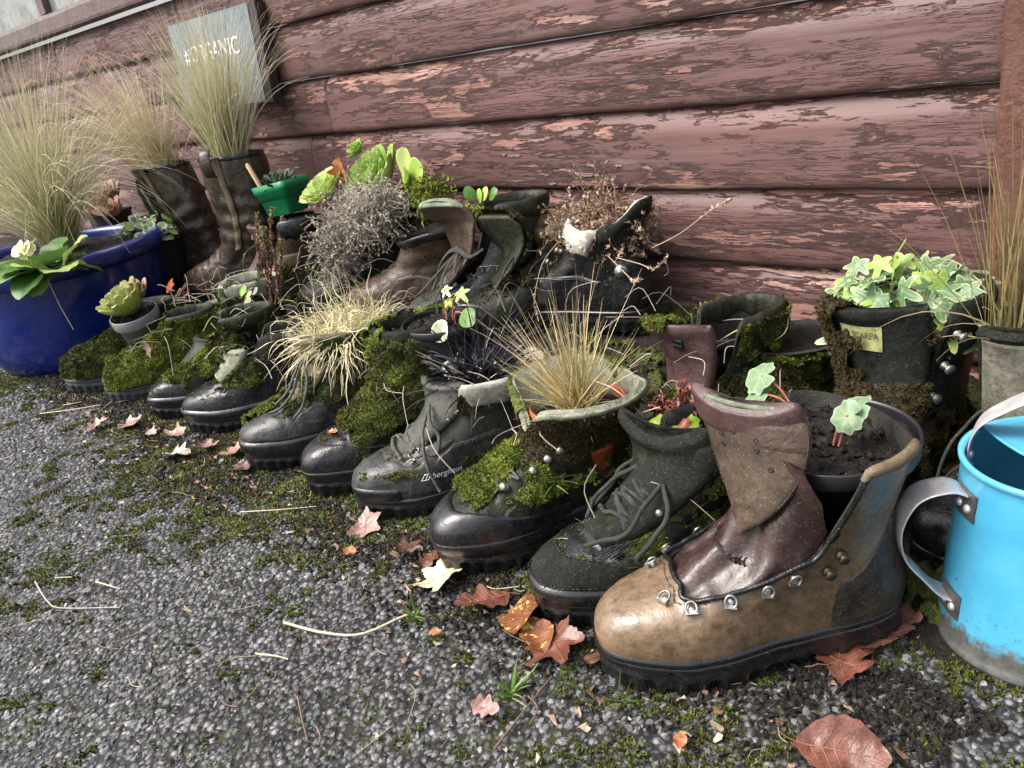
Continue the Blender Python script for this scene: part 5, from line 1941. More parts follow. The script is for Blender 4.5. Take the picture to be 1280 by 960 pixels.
# --- two mossed boot tops against the wall behind the straw
for px, py, yy, lab, s in ((690, 280, 1.13, 'algae-green rounded boot top leaning on the shed behind the dead stems', 58), (640, 258, 1.15, 'khaki padded boot collar against the shed, behind the seedling', 59)):
    (toe, zz) = toe_from(px, py, yy, 75, .19)
    B = Boot('hiking_boot', lab, toe, 75, z=.09, L=.28, lr=1, W=1.0, upper='mossy_lining' if s == 58 else 'khaki', lining='inside', g0=0, HS=max(.7, (zz - .09 - .12) / .095), rwt=-1.0,
             nth=80, nt=40, amp=.004, seed=s, group=BACK, flare=.008, wflare=.01)
    B.collar(.012, 'dark' if s == 58 else 'khaki', 8)
    B.soil(.93)
    if s == 58:
        B.moss(lambda P, N: .62 + 0 * P[..., 0], .004, MOSS_D, 100000, .003)

# --- brown shoe with a cut-out side
(toe, zz) = toe_from(515, 300, 1.02, 60, .17)
B = Boot('work_boot', 'brown leather slip-on boot with square black opening and khaki strap, under the dry tangle', toe, 60, z=.10, L=.28, lr=1, W=1.1,
         upper='brown', lining='inside', g0=0, edge=lambda a, t: .98 - .08 * np.cos(a), HS=max(.7, (zz - .10 - .12) / .09), flare=.012, wflare=.014, nth=90, nt=50, amp=.003, seed=62, group=BACK, wrinkle=.002)
M4 = B
B.panels('brown', .12, .50, 1.0, 2.1)
B.collar(.0045, 'black', 7)
mbt = MB()
q = np.linspace(.02, .98, 24)
P = np.array([B.at(.45 + .53 * a, -.55 + .25 * a, .004)[0] for a in q])
strap(mbt, P, np.array([0, 1.0, 0]), np.full(24, .008), np.full(24, .002), 8)
mbt.build('strap', LE['khaki'], B.root)
B.debris(.34)

# --- the rigger boots
WROWS = [(.286, .026, .004, .030, .0500, 0), (.2915, .040, .000, .045, .0525, 0), (.288, .057, -.002, .060, .0520, .0), (.275, .0705, -.001, .075, .0500, .05), (.252, .082, .002, .088, .0475, .1),
         (.224, .094, .005, .100, .0455, .2), (.195, .108, .008, .113, .0450, .35), (.170, .126, .007, .127, .0455, .6), (.154, .147, .002, .146, .0480, .8), (.145, .172, -.004, .168, .0530, 1),
         (.142, .205, -.010, .20, .0570, 1), (.142, .245, -.013, .24, .0600, 1), (.143, .285, -.015, .28, .0620, 1), (.144, .325, -.016, .32, .0635, 1)]


def rigger(label, px, py, yy, phi, zb, seed, lean, tiltx=0.0, L=.30, lr=1, rwt=0.0):
    (toe, zz) = toe_from(px, py, yy, phi, .238)
    H = (zz - zb - .12) / .205
    B = Boot('rigger_boot', label, toe, phi, z=zb, L=L, lr=lr, W=1.0, rows=WROWS, upper='wellie', lining='inside', g0=0, HS=H, wrinkle=.0022, nth=110, nt=90, amp=.007, seed=seed,
             group='pair of tall brown rigger boots', lean=lean, tilt=(tiltx, 0), rwt=rwt)
    B.collar(.0032, 'black', 7)
    q = np.linspace(0.0, 1, 40)
    for a in (1.45, -1.45):
        P = np.array([B.at(.52 + .47 * s, a, .003)[0] for s in q])
        mbt = MB()
        strap(mbt, P, np.array([1.0, 0, 0]), np.full(40, .008), np.full(40, .0018), 8)
        mbt.build('side_seam', LE['khaki'] if a > 0 else LE['wellie'], B.root)
    return B


wR = rigger('right-hand tall brown rigger boot, upright, with a sheaf of yellow-green feather grass', 296, 196, 1.04, 52, .09, 66, .05)
for a in (1.2, -1.2):
    pa, n_, up_, _ = wR.at(.93, a, .003)
    mbt = MB()
    ag = np.linspace(0, math.pi, 16)
    strap(mbt, pa + np.stack([0 * ag, np.sign(a) * .018 * np.sin(ag), .03 - .032 * np.cos(ag)], -1), [1.0, 0, 0], np.full(16, .014), np.full(16, .0016), 8)
    mbt.build('pull_loop', LE['wellie'], wR.root)
wL = rigger('left-hand tall brown rigger boot, slumped sideways, with pale bleached feather grass', 226, 206, 1.04, 62, .09, 69, .30)
mbt = MB()
q = np.linspace(0, 1, 16)
P = np.array([wL.at(.95 - .24 * s, .85, .004 + .012 * math.sin(math.pi * s))[0] for s in q])
strap(mbt, P, np.array([.5, -1.0, 0]), np.full(16, .021), np.full(16, .0018), 10)
mbt.build('pull_loop', LE['khaki'], wL.root)

# --- slate blue shoes in front of them
tp = GP(238, 352, .055)
B = Boot('walking_shoe', 'slate blue lace-up shoe with pale grey laces in front of the rigger boots', (tp[0], tp[1]), 62, z=.02, L=.29, lr=1, W=1.05,
         upper='blue_grey', lining='inside', thr=.52, g0=.5, g1=.95, HS=.7, nth=90, nt=50, amp=.0025, seed=72, group=BACK, cat='shoe')
B.patch('rand', RUB, .1, -2.8, 2.8, 0.0, .003, 6, 90)
B.tongue([(.205, .10, .030), (.18, .122, .034), (.165, .145, .036), (.162, .150, .036)], 'blue_grey', .007, .35, rot=25)
B.lace((.44, .49, .54, .60), .05, LACE_P, .0032, .008, tails=[[(.18, .02, .125), (.2, .04, .115), (.215, .03, .108), (.2, .01, .12)]])
tp = GP(318, 372, .055)
B = Boot('walking_shoe', 'brown-toed shoe beside the slate blue one, half hidden by red stonecrop', (tp[0], tp[1]), 52, z=.02, L=.28, lr=-1, W=1.05,
         upper='blue_grey', lining='inside', thr=.52, g0=.5, g1=.95, HS=.8, nth=80, nt=46, amp=.0025, seed=74, group=BACK, cat='shoe')
B.patch('toe_cap', LE['brown'], lambda a: .40 - .12 * sst(.6, 1.5, abs(a)), -1.5, 1.5, .0, .0024, 16, 70)
B.tongue([(.205, .10, .030), (.18, .122, .034), (.165, .145, .036), (.162, .175, .036)], 'dark', .007, .35)
B.lace((.44, .49, .54, .60), .05, LACE_D, .0028, .008)
B.debris(.34)

# --- brown and black boot under the green trough
(toe, zz) = toe_from(366, 272, 1.04, 40, .215)
B = Boot('hiking_boot', 'black boot with dark red-brown tongue, tan ankle patch and looped laces, under the green trough', toe, 40, z=.08, L=.28, lr=1, W=1.1,
         upper='brown', lining='inside', thr=.52, g0=.5, g1=1.0, HS=max(.8, (zz - .08 - .12) / .09), nth=90, nt=50, amp=.003, seed=76, group=BACK)
L3 = B
zt = zz - .08
B.tongue([(.205, .10, .032), (.178, .128, .038), (.166, .155, .042), (.166, zt - .02, .046), (.170, zt - .006, .047), (.172, zt + .004, .040)], 'oxblood', .008, .3, rot=35, rot_from=.1)
B.patch('ankle_patch', LE['khaki'], lambda a: .70, 1.05, 1.9, .45, .003, 14, 24)
B.collar(.011, 'black', 8)
B.lace((.56, .63, .70), .1, LACE_D, .002, .007, tails=[[(.16, .04, .17), (.19, .06, .16), (.2, .066, .12), (.18, .06, .09), (.17, .058, .13)], [(.165, .03, .17), (.2, .045, .15), (.205, .055, .10), (.19, .06, .07)]])
B.moss(lambda P, N: .7 * zwin(.05, .07, .10, .12)(P[..., 2]), .012, MOSS_D, 140000, .0045)
B.debris(.34)

# --- big dark boot carrying the aeonium and the dry tangle
(toe, zz) = toe_from(455, 262, 1.07, 40, .19)
B = Boot('hiking_boot', 'dark boot mostly hidden by a dry grey tangle, with a bright green rosette above', toe, 40, z=.08, L=.30, lr=1, W=1.25,
         upper='dark', lining='inside', g0=0, HS=max(.8, (zz - .08 - .12) / .095), nth=90, nt=46, amp=.003, seed=79, group=BACK, flare=.016, wflare=.03)
B.collar(.010, 'fabric', 8)
L4c = B.world(B.soil(.95))
B.debris(.34)


# ================================================================== POTS AND PLANTS
def glaze():
    n = NT('cobalt_blue_glaze')
    col = n.ramp(n.noise(6, 5, .6), [(.3, (.004, .012, .10)), (.7, (.012, .032, .24))])
    sp = n.ramp(n.noise(190, 5, .75), [(.60, 0.0), (.70, .5)])
    col = n.mix(sp, col, (.20, .22, .36))
    dirt = n.ramp(n.noise(12, 6, .7, (1, 1, .7)), [(.52, 0.0), (.75, .5)])
    col = n.mix(dirt, col, (.05, .05, .07))
    return n.out(col, n.ramp(n.noise(25, 5), [(.3, .08), (.7, .22)]), n.bump(n.noise(40, 5, .7), .12, .002), spec=.7)


BLUE = glaze()
GREENP = plain('green_plastic', (.010, .20, .075), .38, 90, .1, .15)
BLACKP = plain('black_plastic', (.012, .013, .015), .38, 90, .15, .3)
GREYP = plain('grey_plastic', (.19, .19, .20), .45, 90, .15, .15)
TERRA = plain('terracotta_orange_plastic', (.42, .10, .035), .55, 90, .2, .2)

STIPA = foliage('feather_grass', [(0.0, (.14, .18, .04)), (.4, (.36, .37, .14)), (.7, (.66, .60, .36)), (1.0, (.84, .78, .58))], [(0.15, 0.0, None), (1.0, .65, (.78, .70, .54))], .55, back=.3)
STIPA_P = foliage('bleached_feather_grass', [(0.0, (.36, .30, .14)), (.5, (.58, .49, .29)), (1.0, (.74, .65, .46))], [(0.15, 0.0, None), (1.0, .4, (.74, .64, .50))], .55, back=.3)
SEDGE = foliage('tan_sedge', [(0.0, (.14, .20, .05)), (.4, (.36, .36, .12)), (.75, (.60, .38, .17)), (1.0, (.74, .60, .36))], [(0.2, 0.0, None), (1.0, .55, (.72, .62, .42))], .5, back=.2)
STRAW = foliage('pale_straw', [(0.0, (.36, .40, .12)), (.35, (.70, .64, .34)), (1.0, (.90, .84, .62))], [(0.1, 0.0, None), (1.0, .35, (.82, .70, .45))], .5, back=.2)
MONDO = foliage('black_grass', [(0.0, (.008, .007, .011)), (.7, (.026, .023, .034)), (1.0, (.07, .066, .088))], None, .28, back=0, spec=.6)
RUSH = foliage('olive_rush', [(0.0, (.10, .10, .03)), (.5, (.22, .19, .07)), (1.0, (.42, .34, .17))], [(0.2, 0.0, None), (1.0, .5, (.45, .33, .18))], .5, back=.2)
GREENB = foliage('fresh_grass', [(0.0, (.06, .13, .02)), (.6, (.15, .27, .05)), (1.0, (.42, .42, .20))], None, .45, back=.25)
DRYT = foliage('dry_grey_stems', [(0.0, (.12, .105, .08)), (.5, (.33, .29, .235)), (1.0, (.58, .52, .43))], None, .8, back=0)
DRYB = foliage('dead_brown_foliage', [(0.0, (.10, .055, .035)), (.5, (.27, .17, .11)), (.85, (.45, .32, .22)), (1.0, (.66, .54, .42))], None, .8, back=.1)
ROSE = foliage('fleshy_green_leaf', [(0.0, (.16, .22, .04)), (.5, (.34, .42, .09)), (1.0, (.52, .58, .20))], [(.75, 0.0, None), (1.0, .3, (.55, .40, .28))], .38, back=.15)
AEON = foliage('bright_rosette_leaf', [(0.0, (.14, .28, .035)), (.5, (.32, .50, .08)), (1.0, (.60, .70, .24))], [(.8, 0.0, None), (1.0, .5, (.55, .66, .26))], .36, back=.2)
PINKR = foliage('pink_flushed_leaf', [(0.0, (.15, .17, .06)), (.5, (.36, .26, .18)), (1.0, (.56, .32, .26))], None, .4, back=.15)
DARKR = foliage('dark_green_succulent', [(0.0, (.02, .05, .02)), (.7, (.05, .10, .04)), (1.0, (.3, .3, .3))], None, .4, back=0)
PRIM = foliage('primrose_leaf', [(0.0, (.035, .12, .025)), (.5, (.13, .26, .05)), (1.0, (.32, .42, .13))], None, .42, back=.2)
PETAL = foliage('pale_yellow_petal', [(0.0, (.80, .74, .22)), (1.0, (.88, .86, .58))], [(0.0, 0.0, None), (.35, 0.0, (.9, .88, .66))], .6, back=.35)
LETT = foliage('lime_leaf', [(0.0, (.18, .32, .03)), (.5, (.36, .50, .07)), (1.0, (.62, .64, .18))], None, .42, back=.25)
PURP = foliage('purple_leaf', [(0.0, (.05, .014, .018)), (.6, (.12, .035, .038)), (.9, (.30, .10, .06)), (1.0, (.50, .13, .05))], None, .35, back=.2)
REDS = foliage('red_stonecrop', [(0.0, (.09, .035, .030)), (.6, (.20, .085, .062)), (.8, (.19, .17, .06)), (1.0, (.32, .30, .11))], None, .6, back=0)
STEM = plain('brown_stem', (.13, .07, .04), .6, 200)
PSTEM = plain('pink_leaf_stalk', (.42, .14, .12), .45, 200)
GSTEM = plain('green_stem', (.16, .22, .06), .5, 200)
WOOD = plain('bare_wood', (.52, .38, .22), .7, 120, .3, .2)


def ivy_mat(name, g1, g2, cream, amt):
    n = NT(name)
    g = n.ramp(n.noise(26, 5, .7), [(.3, g1), (.7, g2)])
    g = n.mix(n.ramp(n.noise(60, 4, .7), [(.5, 0.0), (.62, .6)]), g, tuple(.5 * (a + b) for a, b in zip(g2, cream)))
    e = n.math('ADD', n.attr('tip'), n.math('MULTIPLY', n.math('SUBTRACT', n.noise(40, 4, .7), .5), 1.1))
    col = n.mix(n.ramp(e, [(amt, 0.0), (amt + .10, 1.0)]), g, cream)
    col = n.mix(n.math('MULTIPLY', n.attr('rnd'), .6), col, tuple(.55 * c + .45 * q for c, q in zip(cream, (.30, .45, .10))))
    m = n.out(col, .4, n.bump(n.noise(90, 4), .2, .001), spec=.5)
    tr = n.n('ShaderNodeBsdfTranslucent'); n.l(col, tr.inputs['Color'])
    mx = n.n('ShaderNodeMixShader'); mx.inputs[0].default_value = .2
    n.l(n.b.outputs[0], mx.inputs[1]); n.l(tr.outputs[0], mx.inputs[2]); n.l(mx.outputs[0], n.t.nodes['Material Output'].inputs['Surface'])
    return m


IVY = ivy_mat('variegated_ivy_leaf', (.04, .115, .045), (.14, .25, .11), (.44, .52, .31), .80)
IVYL = ivy_mat('lime_ivy_leaf', (.15, .30, .04), (.28, .44, .07), (.50, .58, .20), .84)
EUON = ivy_mat('cream_edged_leaf', (.05, .12, .04), (.10, .20, .08), (.72, .74, .58), .62)
CYC = ivy_mat('silver_marbled_leaf', (.08, .19, .06), (.26, .36, .22), (.42, .50, .36), .9)


def rot_to(d, up=(0, 0, 1), roll=0.0):
    """3x3 whose x axis is d and whose z axis leans to up"""
    x = unit(np.asarray(d, float))
    z = np.asarray(up, float) - x * np.dot(up, x)
    if np.linalg.norm(z) < 1e-3:
        z = np.cross(x, [0, 1.0, 0])
    z = unit(z)
    y = np.cross(z, x)
    c, s = math.cos(roll), math.sin(roll)
    return np.stack([x, y * c + z * s, z * c - y * s], 1)


def grass(name, label, cat, loc, sets, mats, group=None):
    t = thing(name, label, cat, tuple(loc), group=group)
    mb = MB()
    for kw in sets:
        blades(mb, (0, 0, 0), **kw)
    mb.build('blades', mats, t, 'stuff')
    return t


# --- blue glazed pot
bc = np.array([-2.385, .665, 0.0])
PS = 1.115


def on_pot(px, py, r):
    """the near side of an upright cylinder of radius r about the blue pot's axis"""
    d = ray(px, py)
    a, b, c = d[0] ** 2 + d[1] ** 2, -2 * (d[0] * bc[0] + d[1] * bc[1]), bc[0] ** 2 + bc[1] ** 2 - r * r
    s = (-b - math.sqrt(max(0, b * b - 4 * a * c))) / (2 * a)
    return np.array([0, 0, .6]) + d * s


t = thing('glazed_pot', 'large cobalt blue glazed pot at the left edge', 'plant pot', tuple(bc))
mb = MB()
H = .255
prof = [(.001, .0), (.160, .0), (.170, .004), (.186, .022), (.204, .06), (.217, .105), (.225, .15), (.228, .195), (.2275, .212), (.228, .216), (.243, .218), (.249, .223), (.2515, .232), (.2515, .243), (.249, .251), (.243, .2555),
        (.231, .2555), (.224, .251), (.220, .240), (.214, .20), (.20, .15)]
prof = np.array(prof) * PS
lathe(mb, prof, 128)
mb.build('pot_wall', BLUE, t)
mb = MB()
soil_disc(mb, .2185 * PS, .232 * PS, .014, 3, 0, 60, 22)
mb.build('soil', SOIL, t)

# feather grass in it
p = YP(72, 292, .72)
t.scale = (1, 1, 1)
grass('feather_grass', 'big fountain of green and straw feather grass growing in the blue pot', 'ornamental grass', (p[0], .72, .262),
      [dict(spread_r=.05, N=620, length=(.28, .58), wdt=.0017, elev=(58, 88), droop=(.1, .9), K=10, rnd=(.32, .2), lean=(.05, 0, 0)),
       dict(spread_r=.05, N=300, length=(.36, .62), wdt=.0014, elev=(48, 84), droop=(.6, 2.1), K=12, rnd=(.68, .2), az=(.1, 1.0), lean=(.12, -.05, .1)),
       dict(spread_r=.04, N=300, length=(.22, .42), wdt=.0014, elev=(40, 80), droop=(.2, .9), K=9, rnd=(.2, .15), az=(3.4, .7))], STIPA)
# primrose
p = on_pot(46, 322, .225)
t = thing('primrose', 'primrose with crinkled green leaves and pale yellow flowers on the blue pot rim', 'flower', (p[0], p[1], .270))
for i in range(26):
    a = i * 2.4 + RNG.normal(0, .2)
    L = RNG.uniform(.06, .095)
    mb = MB()
    G, F, tip = leaf_strip(lambda u: L * (.10 + .32 * math.sin(math.pi * min(1, u * .95 + .05) ** 1.25) ** .8), L, 14, 7, .25, RNG.uniform(.3, 1.1), 0.05, i)
    G[..., 2] += .0025 * vn(G * 1.0 + i, 130, i) + .0016 * vn(G + i, 260, i)
    mb.add(G, F, 0, True, float(RNG.uniform(.1, 1)), tip)
    el = rad(RNG.uniform(5, 55))
    put('leaf', mb.mesh('leaf', [PRIM]), t, Vector((.012 * math.cos(a) - .02 + .012 * i / 3, .012 * math.sin(a), 0)), rot_to((math.cos(a) * math.cos(el), math.sin(a) * math.cos(el), math.sin(el))))
for fx, fy, fz, m in ((-.055, -.012, .040, 4), (-.028, .0, .046, 2), (.014, -.014, .050, 4)):
    for k in range(m):
        a0 = RNG.uniform(0, 6)
        c = np.array([fx, fy, fz]) + RNG.normal(0, .0085, 3) * [1, .6, .5]
        nrm = unit(np.array([.35 + RNG.normal(0, .5), -.7 + RNG.normal(0, .3), .7]))
        mb = MB()
        for q in range(5):
            V, F3, F4, tp = polar_leaf(lambda x: .0085 * (.55 + .45 * math.cos(x)) * (1 - .18 * math.exp(-(x / .25) ** 2)) + .002, 18, 2, 8, .1, q)
            V = V + np.array([.0052, 0, 0])
            R = basis(nrm) @ rotz(a0 + q * 1.2566)
            mb.add(V @ R.T + c, F3, 0, True, float(RNG.uniform(.2, 1)), tp)
            mb.add(V @ R.T + c, F4, 0, True, float(RNG.uniform(.2, 1)), tp)
        mb.build('flower', PETAL, t)
mb = MB()
for fx, fy, fz in ((-.062, -.012, .046), (-.030, -.005, .048), (.016, -.018, .058)):
    tube(mb, cr(np.array([(fx * .3, 0, 0), (fx * .7, fy, fz * .6), (fx, fy, fz)]), 8), .0016, 6)
mb.build('stem', GSTEM, t)
t.scale = (1.2, 1.2, 1.2)
# one long straw hanging over the glaze
mb = MB()
tube(mb, cr(np.array([on_pot(50, 318, .262), on_pot(55, 338, .286), on_pot(74, 380, .272), on_pot(92, 412, .264)]), 16), .0011, 5)
tag(mb.build('straw_stalk', STRAW), 'single pale straw hanging down the front of the blue pot', 'straw')


def leafy(name, label, cat, c, rad3, n, mat_list, size, outline, group=None, stem=True, up=.5, seed=0, facing=None, cup=8.0):
    """small-leaved bushy plant: n leaf objects sharing a few meshes, on stems from the centre"""
    rg = np.random.default_rng(seed)
    t = thing(name, label, cat, tuple(c), group=group)
    ms = [polar_mesh('leaf', outline, mt, cup=cup * .02, wav=.10, seed=i, rnd=float(rg.uniform(.1, .5)), n=60 if outline is ivy_outline else 30, rings=4, veins=(0, 1.12, -1.12, 2.25, -2.25) if outline is ivy_outline else None) for i, mt in enumerate(mat_list)]
    sm = MB()
    for i in range(n):
        d = unit(rg.normal(size=3) * [1, 1, .7] + [0, 0, up])
        q = d * np.asarray(rad3) * rg.uniform(.45, 1.0) ** .6
        nrm = unit(d * .8 + np.array([0, -.3, .55]) + rg.normal(0, .35, 3) + (np.asarray(facing) if facing is not None else 0))
        tipd = unit(d * [1, 1, .2] + rg.normal(0, .5, 3) - [0, 0, .35])
        R = rot_to(tipd, nrm)
        s = size * rg.uniform(.65, 1.2)
        put('leaf', ms[rg.integers(len(ms))], t, Vector(q), R, s)
        if stem and i % 2 == 0:
            tube(sm, cr(np.array([(rg.normal(0, .006), rg.normal(0, .006), -.02), q * .5 + rg.normal(0, .006, 3), q]), 7), .0009, 4)
    if stem:
        sm.build('stems', STEM, t, 'stuff')
    return t


def ovate(x):
    return .55 * (1 + .55 * math.cos(x)) * (1 - .22 * abs(math.sin(x)))


def ivy_outline(x):
    r = .34
    for a, h, w in ((0, .66, .30), (1.12, .44, .30), (-1.12, .44, .30), (2.25, .22, .34), (-2.25, .22, .34)):
        r += h * math.exp(-((x - a) / w) ** 2)
    return r * (1 - .35 * math.exp(-((abs(x) - math.pi) / .25) ** 2))


def round_lobed(x):
    return .62 * (1 + .07 * math.cos(9 * x)) * (1 - .55 * math.exp(-((abs(x) - math.pi) / .35) ** 2)) * (1 + .12 * math.cos(x))


def frilly(x):
    return .6 * (1 + .13 * math.cos(7 * x + .5) + .06 * math.cos(17 * x)) * (1 - .4 * math.exp(-((abs(x) - math.pi) / .3) ** 2))


# --- cream-edged shrub behind the blue pot
p = YP(190, 285, .93)
pot('black pot of the cream-edged shrub, between the blue pot and the rigger boots', (p[0], .93, .05), .075, .055, p[2] - .075, BLACKP, soil=.92, seed=5)
leafy('variegated_shrub', 'small cream-edged leafy shrub between the blue pot and the rigger boots', 'shrub', (p[0] - .005, .92, p[2] - .005), (.105, .07, .055), 105, [EUON, EUON, EUON, IVYL], .024, ovate, seed=3, up=.35)
# --- pinkish houseleek and green pot behind
p = YP(128, 240, 1.08)
pot('dark pot holding the pinkish houseleek against the shed', (p[0], 1.08, .085), .075, .055, .185, BLACKP, soil=.93, seed=6)
rosette('houseleek', 'pinkish houseleek rosette against the shed, behind the feather grass', 'succulent', (p[0], 1.08, .272), 46, .095, PINKR, (.2, .5, .8), (.5, .1), .5, .30)
rosette('houseleek', 'smaller pink and green houseleek right of the larger one, against the shed', 'succulent', (p[0] + .10, 1.06, .262), 30, .06, PINKR, (.1, .4, .9), (.4, .2), .5, .30)
p = YP(205, 250, 1.08)
pot('small round bright green pot left of the rigger boots', (p[0], 1.08, p[2] - .045), .052, .040, .085, GREENP, soil=.9, seed=7)
pot('tall black pot propping up the small round green pot, left of the rigger boots', (p[0], 1.08, .085), .058, .066, p[2] - .045 - .085, BLACKP, soil=.97, seed=77)

# --- grasses in the rigger boots
c = wL.world(wL.S(np.full(24, .94), np.linspace(0, 6.28, 24)).mean(0))
grass('feather_grass', 'pale bleached feather grass spilling left out of the slumped rigger boot', 'ornamental grass', c,
      [dict(spread_r=.045, N=430, length=(.20, .42), wdt=.0018, elev=(48, 86), droop=(.1, 1.2), K=10, rnd=(.5, .25), az=(3.4, .9), lean=(-.25, -.05, 0)),
       dict(spread_r=.045, N=300, length=(.18, .34), wdt=.0012, elev=(62, 88), droop=(.1, .7), K=9, rnd=(.4, .25))], STIPA_P)
c = wR.world(wR.S(np.full(24, .92), np.linspace(0, 6.28, 24)).mean(0))
grass('feather_grass', 'upright yellow-green feather grass in the right-hand rigger boot, before the slate sign', 'ornamental grass', c,
      [dict(spread_r=.042, N=620, length=(.22, .42), wdt=.0019, elev=(68, 89), droop=(.0, .55), K=9, rnd=(.42, .16)),
       dict(spread_r=.04, N=120, length=(.32, .46), wdt=.0014, elev=(62, 82), droop=(.4, 1.7), K=11, rnd=(.85, .1), az=(.0, .8))], STIPA)

# --- slate sign
zc = .665
t = thing('slate_sign', 'grey slate sign with white painted capitals leaning on the shed behind the feather grass', 'sign', (-2.19, 1.165, zc), (rad(-4), rad(0), 0))
mb = MB()
box(mb, (-.222, -.006, -.115), (.218, .006, .112))
SLATE = leather('blue_grey_slate', (.11, .145, .155), (.20, .245, .26), .0, (.25, .45), 300, .2, (.1, .1, .1), .1, 14, .5)
mb.build('slate', SLATE, t)
me = text_data('#ORGANIC', .060, .0006)
v = me_arrays(me)
v = np.stack([v[:, 0] * .98 - .005, -.0072 - v[:, 2], v[:, 1] + .024], -1)
me.vertices.foreach_set('co', v.astype(np.float32).ravel())
me.materials.append(plain('white_chalk_paint', (.82, .83, .84), .7, 100, .2, .05))
link('lettering', me, t)
mb = MB()
box(mb, (.2185, -.004, -.118), (.252, .02, .115))
mb.build('backing_batten', leather('charred_batten', (.02, .015, .014), (.05, .04, .036), .1, (.5, .8)), t)

# --- green trough with succulent and wooden label
p = YP(355, 238, 1.06)
t = thing('plant_trough', 'bright green plastic plant trough tilted on the black boot', 'plant pot', (p[0], 1.06, p[2] - .055), (0, rad(-7), rad(8)))
mb = MB()
prof = [(.001, .0), (.040, .0), (.043, .003), (.0535, .056), (.058, .0575), (.0600, .078), (.0575, .078), (.0565, .074), (.052, .04), (.001, .04)]
G = lathe(mb, prof, 64, 0, sq=9.0)
mb.v[-1] = mb.v[-1] * np.array([1.08, .75, 1])
mb.build('pot_wall', GREENP, t)
mb = MB()
soil_disc(mb, .046, .062, .008, 9)
mb.build('soil', SOIL, t)
rosette('succulent', 'dark spiky succulent in the green trough', 'succulent', (p[0] + .012, 1.05, p[2] + .012), 30, .050, DARKR, (.1, .4, .8), (.2, .1), .3, .16)
mb = MB()
c = np.array([p[0] - .042, 1.03, p[2] + .0])
tube(mb, [c, c + [-.010, -.006, .034], c + [-.022, -.012, .070], c + [-.023, -.0125, .074]], [.006, .0062, .0058, .003], 9)
tag(mb.build('wooden_peg', WOOD), 'pale round wooden peg stuck in the green trough', 'plant marker')

# --- aeonium, rosette and tangle over the big dark boot
p = YP(478, 222, 1.10)
rosette('aeonium', 'bright green rosette of round leaves above the dry tangle', 'succulent', p + [0, 0, -.02], 64, .085, AEON, (.2, .45, .7), (.75, -.15), .45, .30, thf=.05)
t = thing('aeonium', 'three large paddle leaves right of the bright green rosette', 'succulent', tuple(YP(508, 228, 1.09)))
for (px, py, yy), L, rn in (((512, 172, 1.10), .062, .95), ((548, 208, 1.07), .060, .6), ((520, 216, 1.05), .055, .15)):
    q = YP(px, py, yy) - np.array(t.location)
    mesh = spoon_mesh('leaf', AEON, 1.0, .30, .05, rn, .15)
    put('leaf', mesh, t, Vector((0, 0, 0)), rot_to(q, (.2, -1, .3)), np.linalg.norm(q) * .8)
p = YP(412, 238, 1.04)
rosette('aeonium', 'flat pale green rosette left of the dry tangle', 'succulent', p + [0, 0, -.01], 34, .068, AEON, (.75, .9, 1.0), (.55, -.05), .25, .34, thf=.05, e0=60)
rosette('aeonium', 'small green rosette at the top left of the round-leaved one', 'succulent', YP(450, 190, 1.11), 16, .03, AEON, (.3, .5), (.6, -.1), .4, .32)


def tangle(mb, c, R, n, ln, r, rng, droop=.4, leafy=0.0, m=0, rn=(.5, .25), leafs=.004):
    for i in range(n):
        d0 = unit(rng.normal(size=3))
        p = np.asarray(c) + d0 * np.asarray(R) * rng.uniform(.2, 1) ** .5
        d = unit(rng.normal(size=3) + d0 * .4)
        P = [p]
        for k in range(6):
            d = unit(d + rng.normal(0, .45, 3) + [0, 0, -droop * .15])
            P.append(P[-1] + d * ln * rng.uniform(.6, 1.3) / 6)
        q = float(np.clip(rng.normal(*rn), 0, 1))
        tube(mb, P, np.linspace(r, r * .5, 7), 4, m, q, caps=False)
        if leafy:
            P = np.array(P)
            k = rng.random(len(P)) < leafy
            if k.any():
                tufts(mb, P[k], unit(rng.normal(size=(k.sum(), 3))), leafs, 4, leafs * .28, np.clip(rng.normal(rn[0] + .15, .25, k.sum()), 0, 1), (.2, 1.3), rng, m)


rg = np.random.default_rng(5)
c = YP(452, 268, 1.02)
t = thing('dry_tangle', 'tangled mat of dry grey stems spilling over the dark boot under the rosettes', 'dead plant', tuple(c))
mb = MB()
tangle(mb, (0, 0, -.005), (.105, .05, .034), 360, .08, .0009, rg, .6, .75, 0, (.55, .25), .0055)
tangle(mb, (.04, -.01, .02), (.07, .04, .03), 220, .07, .0009, rg, .6, .75, 0, (.65, .25), .0055)
tangle(mb, (-.045, -.05, -.06), (.045, .03, .065), 260, .07, .0008, rg, .9, .75, 0, (.42, .25), .005)
tangle(mb, (.06, .01, .03), (.05, .04, .03), 200, .05, .0008, rg, .4, .8, 0, (.75, .2), .005)
mb.build('stems', DRYT, t, 'stuff')
mb = MB()
tangle(mb, (0, 0, 0), (.045, .03, .03), 130, .04, .0008, rg, .2, 1.0, 0, (.6, .2), .006)
tag(mb.build('mossy_tuft', MOSS), 'yellow-green mossy tuft beside the brown pointed tongue', 'moss')
bpy.data.objects['mossy_tuft'].location = YP(535, 240, 1.06)


def oak_half(u, L, seed):
    return L * (.05 + .26 * math.sin(math.pi * u ** .8) ** .8 * (1 + .34 * math.sin(u * 19 + seed)) + (.0 if u < .97 else -.03))


